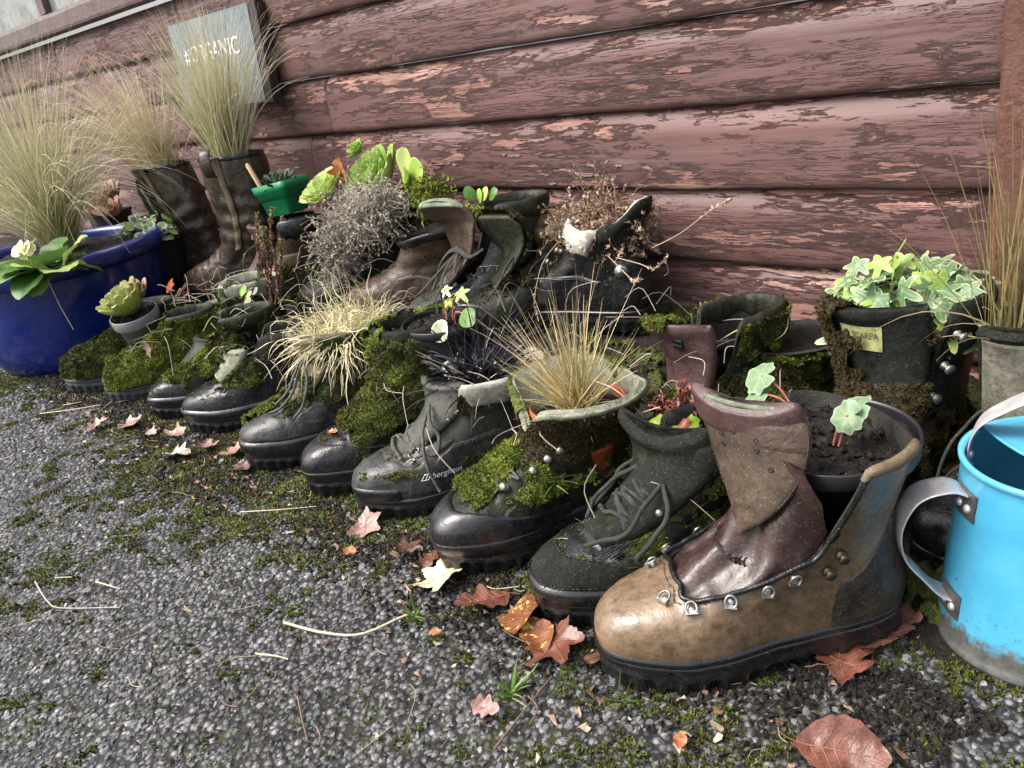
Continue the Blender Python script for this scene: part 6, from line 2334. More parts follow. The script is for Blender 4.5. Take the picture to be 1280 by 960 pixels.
def maple(x, s=0):
    r = .48
    for a, h, w in ((0, .46, .30), (.95 + .1 * math.sin(s), .34, .26), (-.95 + .1 * math.cos(s), .34, .26), (2.0, .20, .34), (-2.0, .20, .34)):
        r += h * math.exp(-((x - a) / w) ** 2)
    return r * (1 + .07 * math.sin(13 * x + s) + .05 * math.sin(31 * x + s * 2) + .06 * math.sin(5 * x + s * 3)) * (1 - .3 * math.exp(-((abs(x) - math.pi) / .3) ** 2))


def deadleaf_mat(name, a, b, c, rough=.5, spots=None):
    n = NT(name)
    col = n.ramp(n.noise(45, 6, .7), [(.28, a), (.5, b), (.75, c)])
    col = n.mix(n.ramp(n.noise(140, 5, .7), [(.52, 0.0), (.7, .7)]), col, tuple(x * .4 for x in a))
    if spots:
        col = n.mix(n.ramp(n.noise(130, 2, .5), [(.60, 0.0), (.63, 1.0)]), col, spots)
    return n.out(col, n.ramp(n.noise(60, 4), [(.3, max(.1, rough - .2)), (.7, rough + .15)]), n.bump(n.noise(130, 5, .7), .5, .002), spec=.5)


DL = {'pink': deadleaf_mat('pink_brown_dead_leaf', (.17, .085, .070), (.31, .175, .150), (.45, .30, .27), .35),
      'brown': deadleaf_mat('russet_dead_leaf', (.060, .020, .014), (.14, .050, .032), (.25, .11, .08), .2),
      'pale': deadleaf_mat('cream_dead_leaf', (.46, .34, .20), (.66, .54, .36), (.78, .68, .50), .5),
      'orange': deadleaf_mat('orange_dead_leaf', (.26, .085, .03), (.42, .15, .055), (.55, .26, .12), .35),
      'spotted': deadleaf_mat('yellow_spotted_brown_leaf', (.10, .035, .015), (.20, .075, .03), (.28, .11, .05), .25, (.62, .42, .10)),
      'dark': deadleaf_mat('dark_rotting_leaf', (.05, .022, .016), (.11, .05, .036), (.19, .10, .08), .35),
      'grey': deadleaf_mat('grey_dead_leaf', (.20, .16, .14), (.36, .31, .28), (.52, .47, .43), .55)}
VEIN = {k: plain('leaf_vein_' + k, {'pink': (.46, .28, .24), 'brown': (.30, .13, .08), 'pale': (.62, .46, .28), 'orange': (.5, .22, .1), 'spotted': (.3, .12, .06), 'dark': (.16, .08, .06), 'grey': (.42, .36, .32)}[k], .5) for k in DL}


def dead_leaf(label, P, nrm, head, L, mat, shape='oak', curl=.4, seed=0, fold=.2, group=None, stalk=.35):
    """a fallen leaf: blade with a raised midrib, side veins and a stalk"""
    t = thing('dead_leaf', label, 'leaf', tuple(P), group=group)
    L = L * .88
    R = rot_to(head, nrm)
    t.rotation_euler = Matrix(R.tolist()).to_euler()
    mb = MB()
    if shape == 'oak':
        G, F, tip = leaf_strip(lambda u: oak_half(u, L, seed), L, 34, 9, fold, 0, 0, seed)
        G = G.reshape(-1, 3)
    elif shape == 'beech':
        G, F, tip = leaf_strip(lambda u: L * .36 * math.sin(math.pi * min(1, u * .97 + .02)) ** .75 * (1 + .03 * math.sin(40 * u)), L, 26, 9, fold, 0, 0, seed)
        G = G.reshape(-1, 3)
    else:
        G, F3, F4, tip = polar_leaf(lambda x: maple(x, seed), 72, 6, 0, 0, seed)
        G = G * L * .62 + np.array([L * .35, 0, 0])
        F = F4

    def warp(G):
        G = G.copy()
        q = np.concatenate([G[:, :2] / L, np.full((len(G), 1), seed * 3.3)], 1)
        r2 = ((G[:, 0] - L * .45) ** 2 + (1.4 * G[:, 1]) ** 2) / L ** 2
        G[:, 2] += L * (curl * r2 + .13 * vn(q, 3.2, seed) * (.4 + 2 * r2) + .02 * vn(q, 11, seed + 1))
        return G
    mb.add(warp(G), F, 0, True, .5, tip)
    if shape == 'maple':
        mb.add(warp(G), F3, 0, True, .5, tip)
    sm = MB()

    def vein(pts, r):
        Q = cr(np.array(pts), 10)
        Q = warp(np.concatenate([Q, np.zeros((len(Q), 1))], 1))
        if shape != 'maple':
            Q[:, 2] += fold * np.abs(Q[:, 1])
        Q[:, 2] += .0004
        tube(sm, Q, np.linspace(r, r * .4, len(Q)), 4)
    vein([(-stalk * L * .5, L * .04), (0, 0), (L * .5, 0), (L * .97, 0)], L * .011)
    if shape == 'maple':
        for a in (.95, -.95, 2.0, -2.0):
            rr = maple(a, seed) * L * .55
            vein([(L * .35, 0), (L * .35 + rr * .5 * math.cos(a), rr * .5 * math.sin(a)), (L * .35 + rr * .95 * math.cos(a), rr * .95 * math.sin(a))], L * .007)
    else:
        for u0 in np.linspace(.15, .8, 6):
            for s in (1, -1):
                w = (oak_half(min(1, u0 + .1), L, seed) if shape == 'oak' else L * .33 * math.sin(math.pi * min(1, u0 + .1)) ** .75) * .85
                vein([(u0 * L, 0), ((u0 + .07) * L, s * w * .5), ((u0 + .13) * L, s * w)], L * .006)
    bl = mb.build('blade', DL[mat], t)
    sm.build('veins', VEIN[mat], bl)
    return t


q = YP(428, 222, 1.05)
dead_leaf('brown oak leaf stuck upright between the green rosettes', q + [0, 0, -.02], (.3, -1, .1), (.1, .0, 1), .075, 'orange', 'oak', .5, 4)

# --- seedling on the mossy tongue
p = YP(598, 258, 1.07)
t = thing('seedling', 'green seedling with four glossy leaves on the dark mossy tongue', 'seedling', tuple(p))
for (px, py), rn in (((584, 238), .35), ((598, 242), .5), ((622, 234), .3), ((607, 236), .7)):
    q = YP(px, py, 1.06) - p
    put('leaf', polar_mesh('leaf', ovate, AEON if rn > .4 else PRIM, .2, .1, int(px), rnd=rn), t, Vector(q * .6), rot_to(q, (.1, -.8, .6)), .026)
mb = MB()
for (px, py) in ((584, 238), (598, 242), (622, 234), (607, 236)):
    q = YP(px, py, 1.06) - p
    tube(mb, [(0, 0, -.01), q * .35, q * .62], .0012, 5)
mb.build('stem', GSTEM, t)
mb = MB()
tangle(mb, (0, 0, 0), (.022, .016, .012), 80, .018, .0007, rg, .2, 1.0, 0, (.85, .15), .006)
o = tag(mb.build('mossy_tuft', MOSS), 'bright moss cushion at the foot of the seedling', 'moss')
o.location = p + [-.002, -.01, -.008]

# --- dead brown stems over the side-on boot
c = YP(752, 280, 1.11)
t = thing('dead_plant', 'dead brown stems with withered leaves in the side-on black boot', 'dead plant', tuple(c))
mb = MB()
tangle(mb, (0, 0, -.005), (.100, .05, .026), 520, .06, .0009, rg, .3, .8, 0, (.45, .25), .0075)
for i in range(22):
    a, e = rg.uniform(0, 6.28), rg.uniform(.5, 1.4)
    d = np.array([math.cos(a) * math.cos(e), math.sin(a) * math.cos(e) * .4, math.sin(e)])
    L = rg.uniform(.06, .13)
    P = cr(np.array([(rg.normal(0, .04), rg.normal(0, .02), 0), d * L * .5 + rg.normal(0, .008, 3), d * L + rg.normal(0, .012, 3)]), 9)
    tube(mb, P, .0008, 4, 0, .3)
    tufts(mb, P[5:], unit(rg.normal(size=(4, 3))), .0055, 4, .0016, np.full(4, .85), (.2, 1.4), rg)
for pts in ([(815, 310, 1.07), (850, 292, 1.05), (890, 262, 1.04), (915, 248, 1.04)], [(700, 300, 1.06), (678, 330, 1.02), (668, 375, 1.0), (672, 392, 1.0)], [(770, 322, 1.04), (800, 330, 1.02), (818, 336, 1.0), (835, 320, 1.0)],
            [(760, 320, 1.04), (785, 345, 1.01), (792, 352, 1.0), (800, 348, 1.0)], [(765, 290, 1.08), (770, 260, 1.1), (768, 235, 1.1), (766, 222, 1.1)], [(720, 280, 1.08), (715, 250, 1.1), (712, 240, 1.1), (710, 236, 1.1)]):
    P = cr(np.array([YP(*q) for q in pts]) - c, 16)
    tube(mb, P, .0010, 4, 0, .8)
    tufts(mb, P[8:], unit(rg.normal(size=(8, 3))), .006, 5, .002, np.full(8, .95), (.2, 1.4), rg)
mb.build('stems', DRYB, t, 'stuff')

# --- pots in the front boots
hc = hero.world((.050, -.042, 0))
p = YP(1047, 538, hc[1])
hp = pot('round black plastic pot sitting in the ankle of the big tan boot', (p[0], p[1], p[2] - .115), .0755, .042, .115, BLACKP, .018, .93, (rad(3), rad(0)), seed=11, bits=110)
t = thing('cyclamen', 'three silver-marbled leaves on pink stalks in the black pot of the tan boot', 'plant', (p[0], p[1], p[2] - .01))
for (px, py, dy), s, nr, root in (((952, 470, .0), .030, (-.2, -.6, .8), (-.035, .0)), ((948, 492, -.01), .024, (-.3, -.5, .9), (-.03, .0)), ((1060, 520, -.03), .025, (-.3, -.9, .5), (.005, -.02)), ((1072, 507, -.015), .026, (.3, -.4, 1), (.01, -.02))):
    q = YP(px, py, p[1] + dy) - np.array(t.location)
    put('leaf', polar_mesh('leaf', round_lobed, CYC, .3, .3, int(px), n=60, veins=(0, .9, -.9, 1.8, -1.8)), t, Vector(q), rot_to((-.8, -.1, -.35), nr), s)
    mb = MB()
    r0 = np.array([root[0], root[1], .005])
    tube(mb, cr(np.array([r0, r0 * .5 + q * .5 + [0, 0, .012], q]), 10), .0014, 6)
    mb.build('leaf_stalk', PSTEM, t)

# b8: lime leaves
c = b8.world((.066, .0, .165))
rb8 = YP(842, 530, c[1])
t = thing('primrose', 'crinkled lime-green leaves in the black boot beside the tan one', 'plant', tuple(rb8))
for i in range(16):
    a = i * 2.4
    q = np.array([.024 * math.cos(a), .020 * math.sin(a), .006 * math.sin(i * 1.7)]) * (i / 15) ** .5
    put('leaf', polar_mesh('leaf', frilly, LETT if i % 5 else PURP, .5, .55, i, rnd=float(RNG.uniform(0, 1)), n=48, rings=6), t, Vector(q), rot_to((math.cos(a), math.sin(a), -.2), (-.2, -.5, .9)), .022)
mb = MB()
tangle(mb, (.0, .03, .0), (.04, .02, .012), 40, .03, .0012, rg, .2, .9, 0, (.5, .3), .009)
mb.build('withered_leaves', PURP, t, 'stuff')

# b7: terracotta pot with sedge
c = b7.world((.072, 0, .10))
p = YP(722, 505, c[1])
pot('orange plastic pot inside the wide mossy mouth', (p[0], p[1], p[2] - .10), .062, .045, .105, TERRA, .012, .85, seed=13)
grass('sedge', 'spiky tan and orange sedge in the wide mossy boot', 'ornamental grass', p + [0, 0, -.012],
      [dict(spread_r=.020, N=230, length=(.06, .15), wdt=.0018, elev=(35, 86), droop=(-.2, .7), wave=.12, K=7, rnd=(.5, .25), lean=(-.05, -.02, .05)),
       dict(spread_r=.022, N=70, length=(.04, .10), wdt=.0017, elev=(10, 50), droop=(.2, .8), K=6, rnd=(.6, .25)),
       dict(spread_r=.018, N=36, length=(.14, .21), wdt=.0014, elev=(48, 80), droop=(.0, .5), K=8, rnd=(.8, .1), lean=(-.15, 0, 0))], SEDGE)

# b6: black grass
c = b6.world((.07, 0, .14))
p = YP(600, 478, c[1])
grass('black_grass', 'strappy purple-black grass in the pale-collared boot', 'ornamental grass', p + [0, 0, -.01],
      [dict(spread_r=.036, N=190, length=(.06, .13), wdt=.0046, elev=(20, 75), droop=(.5, 1.8), K=9, rnd=(.5, .3)),
       dict(spread_r=.03, N=80, length=(.09, .16), wdt=.0038, elev=(45, 78), droop=(.3, 1.3), K=9, rnd=(.7, .3), lean=(.1, .1, 0))], MONDO)
grass('straw_stalk', 'few pale dry stalks lying among the black grass', 'straw', p + [.02, -.01, .0],
      [dict(spread_r=.03, N=16, length=(.06, .13), wdt=.0013, elev=(5, 50), droop=(.1, .6), K=6, rnd=(.8, .2))], STRAW)

# b5: black pot with seedlings
c = b5.world((.066, 0, .2))
p = YP(556, 402, c[1] + .02)
pot('black pot with seedlings in the tall mossy boot', (p[0], p[1], p[2] - .09), .066, .05, .095, BLACKP, .012, .9, seed=15, bits=60)
t = thing('seedling', 'small dark and light green leaves in the black pot over the tall mossy boot', 'seedling', tuple(p))
for (px, py, dy), mt, s in (((575, 366, -.01), IVYL, .020), ((580, 392, -.03), PRIM, .030), ((545, 408, -.04), EUON, .034), ((556, 362, 0), EUON, .016), ((560, 376, 0), LETT, .016)):
    q = YP(px, py, p[1] + dy) - p
    put('leaf', polar_mesh('leaf', ovate if s > .02 else ivy_outline, mt, .3, .2, int(px), rnd=.4), t, Vector(q), rot_to((.7, -.3, -.3), (-.1, -.6, .7)), s)
    mb = MB()
    tube(mb, cr(np.array([(q[0] * .3, 0, -.012), q * .6 + [0, 0, .006], q]), 8), .0013, 5)
    mb.build('stem', PSTEM, t)

# b4: green pot and straw tuft
c = b4.world((.07, 0, .2))
p = YP(437, 415, c[1] + .01)
pot('green plastic pot half hidden under the shaggy straw tuft', (p[0] + .018, p[1], p[2] - .09), .060, .042, .095, GREENP, .012, .9, seed=17)
rgs = np.random.default_rng(8)
grass('straw_grass', 'shaggy mop of bleached straw-coloured grass over the grey boot', 'ornamental grass', p + [0, 0, -.005],
      [dict(spread_r=.068, N=820, length=(.04, .13), wdt=.0019, elev=(-5, 85), droop=(.4, 3.6), K=10, rnd=(.62, .28), wave=.9),
       dict(spread_r=.058, N=260, length=(.03, .06), wdt=.0014, elev=(40, 88), droop=(.0, .8), K=7, rnd=(.2, .2), wave=.2, lean=(.2, 0, 0)),
       dict(spread_r=.055, N=220, length=(.07, .13), wdt=.002, elev=(-20, 30), droop=(.5, 1.6), K=9, rnd=(.7, .2), wave=.5, az=(-1.9, .8)),
       dict(spread_r=.01, N=1, length=(.12, .12), wdt=.0055, elev=(-25, -24), droop=(.5, .51), K=9, rnd=(.35, .02), az=(-.9, .02))], STRAW)

# grey pot with rosette
p = YP(172, 388, .655)
pot('small grey plastic pot with a green rosette, beside the blue pot', (p[0], p[1], p[2] - .075), .052, .038, .078, GREYP, .024, .85, (rad(10), rad(6)), seed=19)
rosette('houseleek', 'fleshy green rosette with pink outer leaves in the small grey pot', 'succulent', p + [.0, -.008, .004], 44, .066, ROSE, (.25, .5, .75), (.45, -.05), .55, .28, thf=.12)
rosette('houseleek', 'pink-tipped offset on top of the rosette in the grey pot', 'succulent', p + [.018, .012, .034], 22, .036, PINKR, (.2, .5, .8), (.5, .2), .5, .30, thf=.12)
# purple leaves
p = YP(222, 372, .80)
t = thing('coral_bells', 'purple and orange leaves behind the grey pot rosette', 'plant', tuple(p))
for i, (dx, dy, dz, rn, s) in enumerate(((-.005, -.01, .035, .98, .030), (.02, -.02, .0, .4, .034), (-.01, -.03, -.015, .55, .030), (.035, -.01, -.012, .2, .034), (.0, 0, .01, .85, .030), (.045, 0, .012, .15, .03), (.02, .01, .022, .3, .028))):
    put('leaf', polar_mesh('leaf', frilly, PURP, .4, .35, i + 3, rnd=rn, n=44, rings=5), t, Vector((dx, dy, dz)), rot_to((math.cos(i), -.5, -.4), (-.2, -.8, .6)), s)
mb = MB()
for i in range(6):
    tube(mb, cr(np.array([(.02, .02, -.06), (.01 + i * .004, 0, -.02), (-.01 + i * .01, -.01, .0)]), 8), .0013, 5)
mb.build('stems', PSTEM, t, 'stuff')

# little pot and green pot in the mouths
p = YP(337, 418, .80)
pot('small black pot beside the rounded grey collar', (p[0], p[1], p[2] - .075), .048, .036, .078, BLACKP, .010, .9, seed=21)
c = mossyA.world((.065, 0, .17))
p = YP(262, 396, c[1])
pot('green pot sunk in the gaping padded mouth', (p[0], p[1], p[2] - .08), .042, .032, .08, GREENP, .010, .85, seed=23)
# jade cuttings in the rounded collar
p = YP(302, 402, .80)
t = thing('jade_plant', 'straggly stems with a few round green and faded leaves before the rounded collar', 'succulent', tuple(p))
sm = MB()
for i, ((px, py, yy), mt, s, rn) in enumerate((((302, 361, .80), AEON, .024, .2), ((312, 366, .80), AEON, .020, .6), ((320, 362, .79), DARKR, .018, .9), ((308, 374, .78), CYC, .018, .5), ((292, 410, .76), PINKR, .018, .3), ((300, 404, .76), CYC, .022, .4), ((308, 400, .76), CYC, .022, .6),
                                              ((296, 418, .75), PINKR, .016, .4), ((304, 414, .75), CYC, .018, .2), ((310, 392, .77), CYC, .018, .4), ((286, 398, .76), PINKR, .016, .6))):
    q = YP(px, py, yy) - p
    put('leaf', polar_mesh('leaf', ovate, mt, .3, .2, i, rnd=rn), t, Vector(q), rot_to((math.cos(i * 2), -.4, -.3), (0, -.7, .7)), s)
    tube(sm, cr(np.array([(.0, .01, -.02), q * .5 + [0, .004, .004], q]), 8), .0012, 5)
sm.build('stems', STEM, t, 'stuff')


def stonecrop(name, label, cat, pts, rr, mat, dens, ll, rn, seed):
    rg = np.random.default_rng(seed)
    c = pts[0][0]
    t = thing(name, label, cat, tuple(c))
    mb, lb = MB(), MB()
    for P in pts:
        Q = cr(np.array(P) - c, 24)
        tube(mb, Q, np.linspace(rr, rr * .5, 24), 5)
        n = int(dens)
        i = rg.integers(4, 24, n)
        nr = unit(rg.normal(size=(n, 3)) + [0, 0, .5])
        up = i / 24.0
        tufts(lb, Q[i] + nr * rr, nr, ll, 4, ll * .3, np.clip(rn[0] + (rn[1] - rn[0]) * up + rg.normal(0, .12, n), 0, 1), (.1, 1.2), rg)
    mb.build('stems', STEM, t, 'stuff')
    lb.build('leaves', mat, t, 'stuff')


pts = []
rg3 = np.random.default_rng(4)
for px, top in ((322, 268), (330, 285), (340, 262), (352, 300), (336, 300), (326, 296)):
    b = YP(342 + (px - 336) * .5, 384, .86)
    tp = YP(px, top, .90)
    pts.append([b, b * .6 + tp * .4 + rg3.normal(0, .006, 3), b * .25 + tp * .75 + rg3.normal(0, .006, 3), tp])
stonecrop('stonecrop', 'tall reddish stonecrop stems with crusty yellow-green tips before the brown rigger boot', 'plant', pts, .0022, REDS, 110, .0065, (.1, 1.0), 6)
pts = []
for px, top in ((250, 345), (262, 338), (275, 320), (282, 345), (240, 352)):
    b = YP(275 + (px - 268) * .3, 384, .80)
    tp = YP(px, top, .86)
    pts.append([b, b * .6 + tp * .4 + rg3.normal(0, .006, 3), b * .25 + tp * .75 + rg3.normal(0, .006, 3), tp])
stonecrop('stonecrop', 'thin bare red twigs before the slate blue shoe', 'plant', pts, .0010, REDS, 26, .005, (.0, .35), 7)

# ox-blood boot pot
c = oxb.world((.06, 0, .15))
p = YP(905, 418, c[1] + .03)
pot('black pot behind the ox-blood tongue', (p[0], p[1], p[2] - .085), .062, .046, .10, BLACKP, .016, .72, seed=25)
t = thing('moss_tuft', 'pale yellow-green tuft with two dry stalks in the pot behind the ox-blood tongue', 'moss', (p[0], p[1], p[2] - .02))
mb = MB()
tangle(mb, (-.012, -.01, .006), (.024, .018, .014), 120, .022, .0008, rg, .2, 1.0, 0, (.85, .15), .0055)
mb.build('tuft', MOSS, t, 'stuff')
mb = MB()
for a, b in (((-.03, -.01, 0), (-.028, -.012, .07)), ((-.008, -.02, 0), (-.006, -.018, .062)), ((-.02, -.02, .0), (.07, -.03, .06))):
    tube(mb, cr(np.array([a, np.array(a) * .5 + np.array(b) * .5 + [.002, 0, .004], b]), 10), .0009, 5)
mb.build('dry_stalks', STRAW, t)

# ivy
c = ivyb.world((.07, 0, .2))
p = YP(1140, 375, c[1] + .02)
leafy('ivy', 'bushy cream-variegated ivy growing from the mossy black boot', 'ivy', p + [-.002, 0, -.012], (.094, .075, .060), 175, [IVY, IVY, IVY, IVY, IVY, IVYL], .031, ivy_outline, seed=12, up=.30, cup=10)
t = bpy.data.objects['ivy']
for px, py, dy in ((1072, 330, 0), (1066, 352, -.01), (1200, 348, 0), (1212, 362, -.02), (1128, 325, .02), (1100, 328, 0), (1160, 330, .02)):
    q = YP(px, py, p[1] + dy) - np.array(t.location)
    mt = IVYL if px in (1128, 1100) else IVY
    put('leaf', polar_mesh('leaf', ivy_outline, mt, .2, .12, px, n=60, veins=(0, 1.12, -1.12, 2.25, -2.25)), t, Vector(q), rot_to((q[0], -.2, -.25), (-.1, -.75, .6)), .026)

# rushes at the right edge
c = YP(1272, 430, .98)
grass('rush_clump', 'thin olive and straw rushes rising beside the shed post at the right edge', 'ornamental grass', (c[0], c[1], c[2] - .02),
      [dict(spread_r=.035, N=130, length=(.14, .29), wdt=.0017, elev=(75, 89), droop=(-.1, .5), K=8, rnd=(.4, .25)),
       dict(spread_r=.03, N=18, length=(.14, .30), wdt=.0015, elev=(45, 75), droop=(.5, 2.4), K=12, rnd=(.95, .05), az=(3.3, .7))], RUSH)


# --- dry strands and bits of stem caught all over the middle of the display
mb = MB()
rgd = np.random.default_rng(77)
for i in range(230):
    x = rgd.uniform(-2.0, -.45)
    y = rgd.uniform(.60, 1.05)
    zb = np.interp(y, [.55, .7, .9, 1.1], [.11, .19, .16, .24]) + rgd.normal(0, .015)
    a = rgd.uniform(0, 6.28)
    L = rgd.uniform(.025, .085)
    p = np.array([x, y, zb])
    d = np.array([math.cos(a), math.sin(a), rgd.normal(-.1, .35)]) * L
    tube(mb, cr(np.array([p, p + d * .5 + rgd.normal(0, .16, 3) * L, p + d - [0, 0, .012]]), 8), rgd.uniform(.0004, .0009), 4, 0, float(rgd.uniform(.2, 1)))
mb.build('dry_strands', DRYT, None, 'stuff')


# ================================================================== WATERING CAN
def can_mat():
    n = NT('sky_blue_enamel')
    col = n.ramp(n.noise(9, 4, .6), [(.3, (.045, .29, .48)), (.7, (.11, .44, .62))])
    z = n.n('ShaderNodeSeparateXYZ')
    n.l(n.coords(), z.inputs[0])
    zz = n.math('ADD', z.outputs[2], n.math('MULTIPLY', n.math('SUBTRACT', n.noise(60, 6, .75), .5), .045))
    mud = n.ramp(zz, [(.024, .96), (.034, 0.0)])
    spl = n.ramp(n.noise(260, 4, .7), [(.61, 0.0), (.63, .9)])
    near = n.ramp(z.outputs[2], [(.02, 1.0), (.09, .0)])
    col = n.mix(n.math('MULTIPLY', spl, near), col, (.04, .035, .025))
    col = n.mix(n.ramp(n.noise(40, 6, .8), [(.63, 0.0), (.68, .55)]), col, (.05, .06, .06))
    drip = n.ramp(n.noise(26, 6, .75, (1, 1, .22)), [(.60, 0.0), (.72, .35)])
    col = n.mix(drip, col, (.12, .22, .27))
    col = n.mix(n.ramp(n.noise(95, 3, .6), [(.69, 0.0), (.71, .85)]), col, (.09, .06, .045))
    col = n.mix(mud, col, n.ramp(n.noise(90, 5, .7), [(.3, (.03, .026, .02)), (.7, (.13, .115, .09))]))
    r = n.ramp(mud, [(0.0, .22), (1.0, .75)])
    return n.out(col, r, n.bump(n.noise(30, 4), .12, .002, n.bump(n.noise(200, 4), .15, .0006)), spec=.5)


CAN = can_mat()
ZINC = plain('galvanised_steel', (.78, .78, .80), .34, 60, .35, .2, .6)
cc = np.array([-.141, .762, .0])
t = thing('watering_can', 'sky blue metal watering can with galvanised handles at the right edge', 'watering can', tuple(cc), (rad(0), rad(0), rad(0)))
mb = MB()
RB, RT, HC = .0905, .0745, .188
prof = [(.001, .006), (RB - .004, .006), (RB - .001, .001), (RB + .0025, .002), (RB + .003, .006), (RB + .0005, .009)]
for z in np.linspace(.011, HC - .006, 26):
    u = z / HC
    prof.append((RB + (RT - RB) * u ** .9 + (.0018 * math.exp(-((z - .150) / .0022) ** 2)) + .0014 * math.exp(-((z - .024) / .002) ** 2), z))
prof += [(RT + .0012, HC - .004), (RT + .0035, HC - .001), (RT + .0038, HC + .002), (RT + .001, HC + .0042), (RT - .002, HC + .002), (RT - .0025, HC - .004)]
for z in np.linspace(HC - .012, .012, 12):
    u = z / HC
    prof.append((RB + (RT - RB) * u ** .9 - .0016, z))
prof.append((.001, .012))
lathe(mb, prof, 128)
mb.build('body', CAN, t)
# half cover over the mouth
a = np.linspace(math.radians(-50), math.radians(165), 60)
yd = np.linspace(0, 1, 14)
mb = MB()
c0, c1 = np.array([math.cos(a[0]), math.sin(a[0])]) * (RT - .002), np.array([math.cos(a[-1]), math.sin(a[-1])]) * (RT - .002)
s = np.linspace(0, 1, 60)
outer = np.stack([np.cos(a), np.sin(a)], -1) * (RT - .002)
inner = c0[None] * (1 - s[:, None]) + c1[None] * s[:, None]
inner = inner + unit(-(c0 + c1) / 2) * (.012 * np.sin(math.pi * s))[:, None] * -1
G = np.zeros((14, 60, 3))
G[..., :2] = outer[None] * (1 - yd[:, None, None]) + inner[None] * yd[:, None, None]
G[..., 2] = HC + .0015 + .010 * np.sin(math.pi * yd[:, None] * .5)
mb.add(G, gridq(14, 60), 0)
mb.add(G - [0, 0, .0014], gridq(14, 60, False, True), 0)
tube(mb, G[-1], .0016, 6)
mb.build('half_cover', CAN, t)
# water inside
n = NT('still_water')
WAT = n.out((.02, .05, .06), .05, None, spec=.5)
mb = MB()
ag = np.linspace(0, 2 * math.pi, 65)[:-1]
rr = np.array([.001, .05, RB + (RT - RB) * .45 - .002])
G = np.stack([rr[:, None] * np.cos(ag), rr[:, None] * np.sin(ag), np.full((3, 64), .095)], -1)
mb.add(G, gridq(3, 64, True, True), 0)
mb.build('water', WAT, t)


def band(mb, P, S, w, th):
    P = cr(np.array(P), 44)
    strap(mb, P, S, np.full(44, w * 1.25), np.full(44, th), 12, 0, 0, pw=.4)


# side handle: a broad zinc hoop on the left
d = unit(np.array([-.80, -.60]))
sd = np.array([-d[1], d[0], 0])


def hp3(r, z):
    return np.array([d[0] * r, d[1] * r, z])


mb = MB()
band(mb, [hp3(RT + .0035, .163), hp3(RT + .018, .168), hp3(RT + .044, .160), hp3(RT + .058, .130), hp3(RT + .054, .098), hp3(RT + .036, .072), hp3(RT + .022, .055), hp3(RB - .0095, .046)], sd, .0125, .0011)
mb.build('side_handle', ZINC, t)
PLATE = plain('dull_rivet_plate', (.20, .19, .185), .45, 200, .4, .4, .7)
for z, rr in ((.155, None), (.048, None)):
    u = z / HC
    r = RB + (RT - RB) * u ** .9
    mb = MB()
    nx = np.linspace(-.016, .016, 9)
    nz = np.linspace(-.014, .012, 6)
    tilt = (RB - RT) / HC
    sh = .012
    base = math.atan2(d[1], d[0]) + .10
    G = np.array([[[(r + .0022 - dz * tilt) * math.cos(base + dx / r), (r + .0022 - dz * tilt) * math.sin(base + dx / r), z + dz] for dx in nx] for dz in nz])
    mb.add(G, gridq(6, 9), 0)
    Gi = G - .0025 * np.stack([np.cos(base + nx / r), np.sin(base + nx / r), 0 * nx], -1)[None]
    for e in (0, -1):
        mb.add(np.stack([G[e], Gi[e]]), gridq(2, 9), 0, False)
        mb.add(np.stack([G[:, e], Gi[:, e]]), gridq(2, 6), 0, False)
    pl_ = mb.build('handle_plate', PLATE, t)
    for dx in (-.0065, .0065):
        mb = MB()
        nr = np.array([math.cos(base + dx / r), math.sin(base + dx / r), .15])
        lathe(mb, [(.0042, -.001), (.0040, .0012), (.0026, .0026), (.0001, .003)], 12)
        o = mb.build('rivet', ZINC, pl_)
        pp = np.array([(r + .0024) * math.cos(base + dx / r), (r + .0024) * math.sin(base + dx / r), z - .004])
        o.matrix_local = Matrix.Translation(pp) @ Matrix(basis(nr).tolist()).to_4x4()
# top handle: zinc arch across the mouth
mb = MB()
aa = math.radians(118)
e = np.array([math.cos(aa), math.sin(aa)])
p0 = np.array([-.97, -.05]); p0 = p0 / np.linalg.norm(p0)
P0 = np.array([p0[0] * (RT - .004), p0[1] * (RT - .004), HC - .03])
P1 = np.array([RT * .9, .02, HC + .0])
band(mb, [P0, P0 + [.002, .002, .04], P0 * .85 + P1 * .15 + [0, 0, .062], P0 * .5 + P1 * .5 + [0, 0, .078], P0 * .12 + P1 * .88 + [0, 0, .05], P1], unit(np.array([P1[1] - P0[1], -(P1[0] - P0[0]), 0])), .0125, .0011)
mb.build('top_handle', ZINC, t)
mb = MB()
for dx in (-.006, .006):
    lathe(mb, [(.0042, -.001), (.0040, .0012), (.0026, .0026), (.0001, .003)], 12, center=(0, dx, 0))
o = mb.build('rivet', ZINC, t)
o.matrix_local = Matrix.Translation(P0 * np.array([.985, .985, 1]) + np.array([0, 0, .012])) @ Matrix(basis(np.array([-p0[0], -p0[1], 0])).tolist()).to_4x4()
# spout on the far side
mb = MB()
tube(mb, cr(np.array([(RB * .96, .03, .035), (RB + .05, .05, .075), (RB + .12, .08, .15), (RB + .16, .095, .205)]), 20), np.linspace(.022, .012, 20), 20)
lathe(mb, [(.012, 0), (.030, .022), (.031, .024), (.001, .030)], 24, center=(RB + .16, .095, .203))
mb.build('spout', CAN, t)


# ================================================================== LITTER ON THE TARMAC
def on_ground(px, py, z=.004):
    return GP(px, py, z)


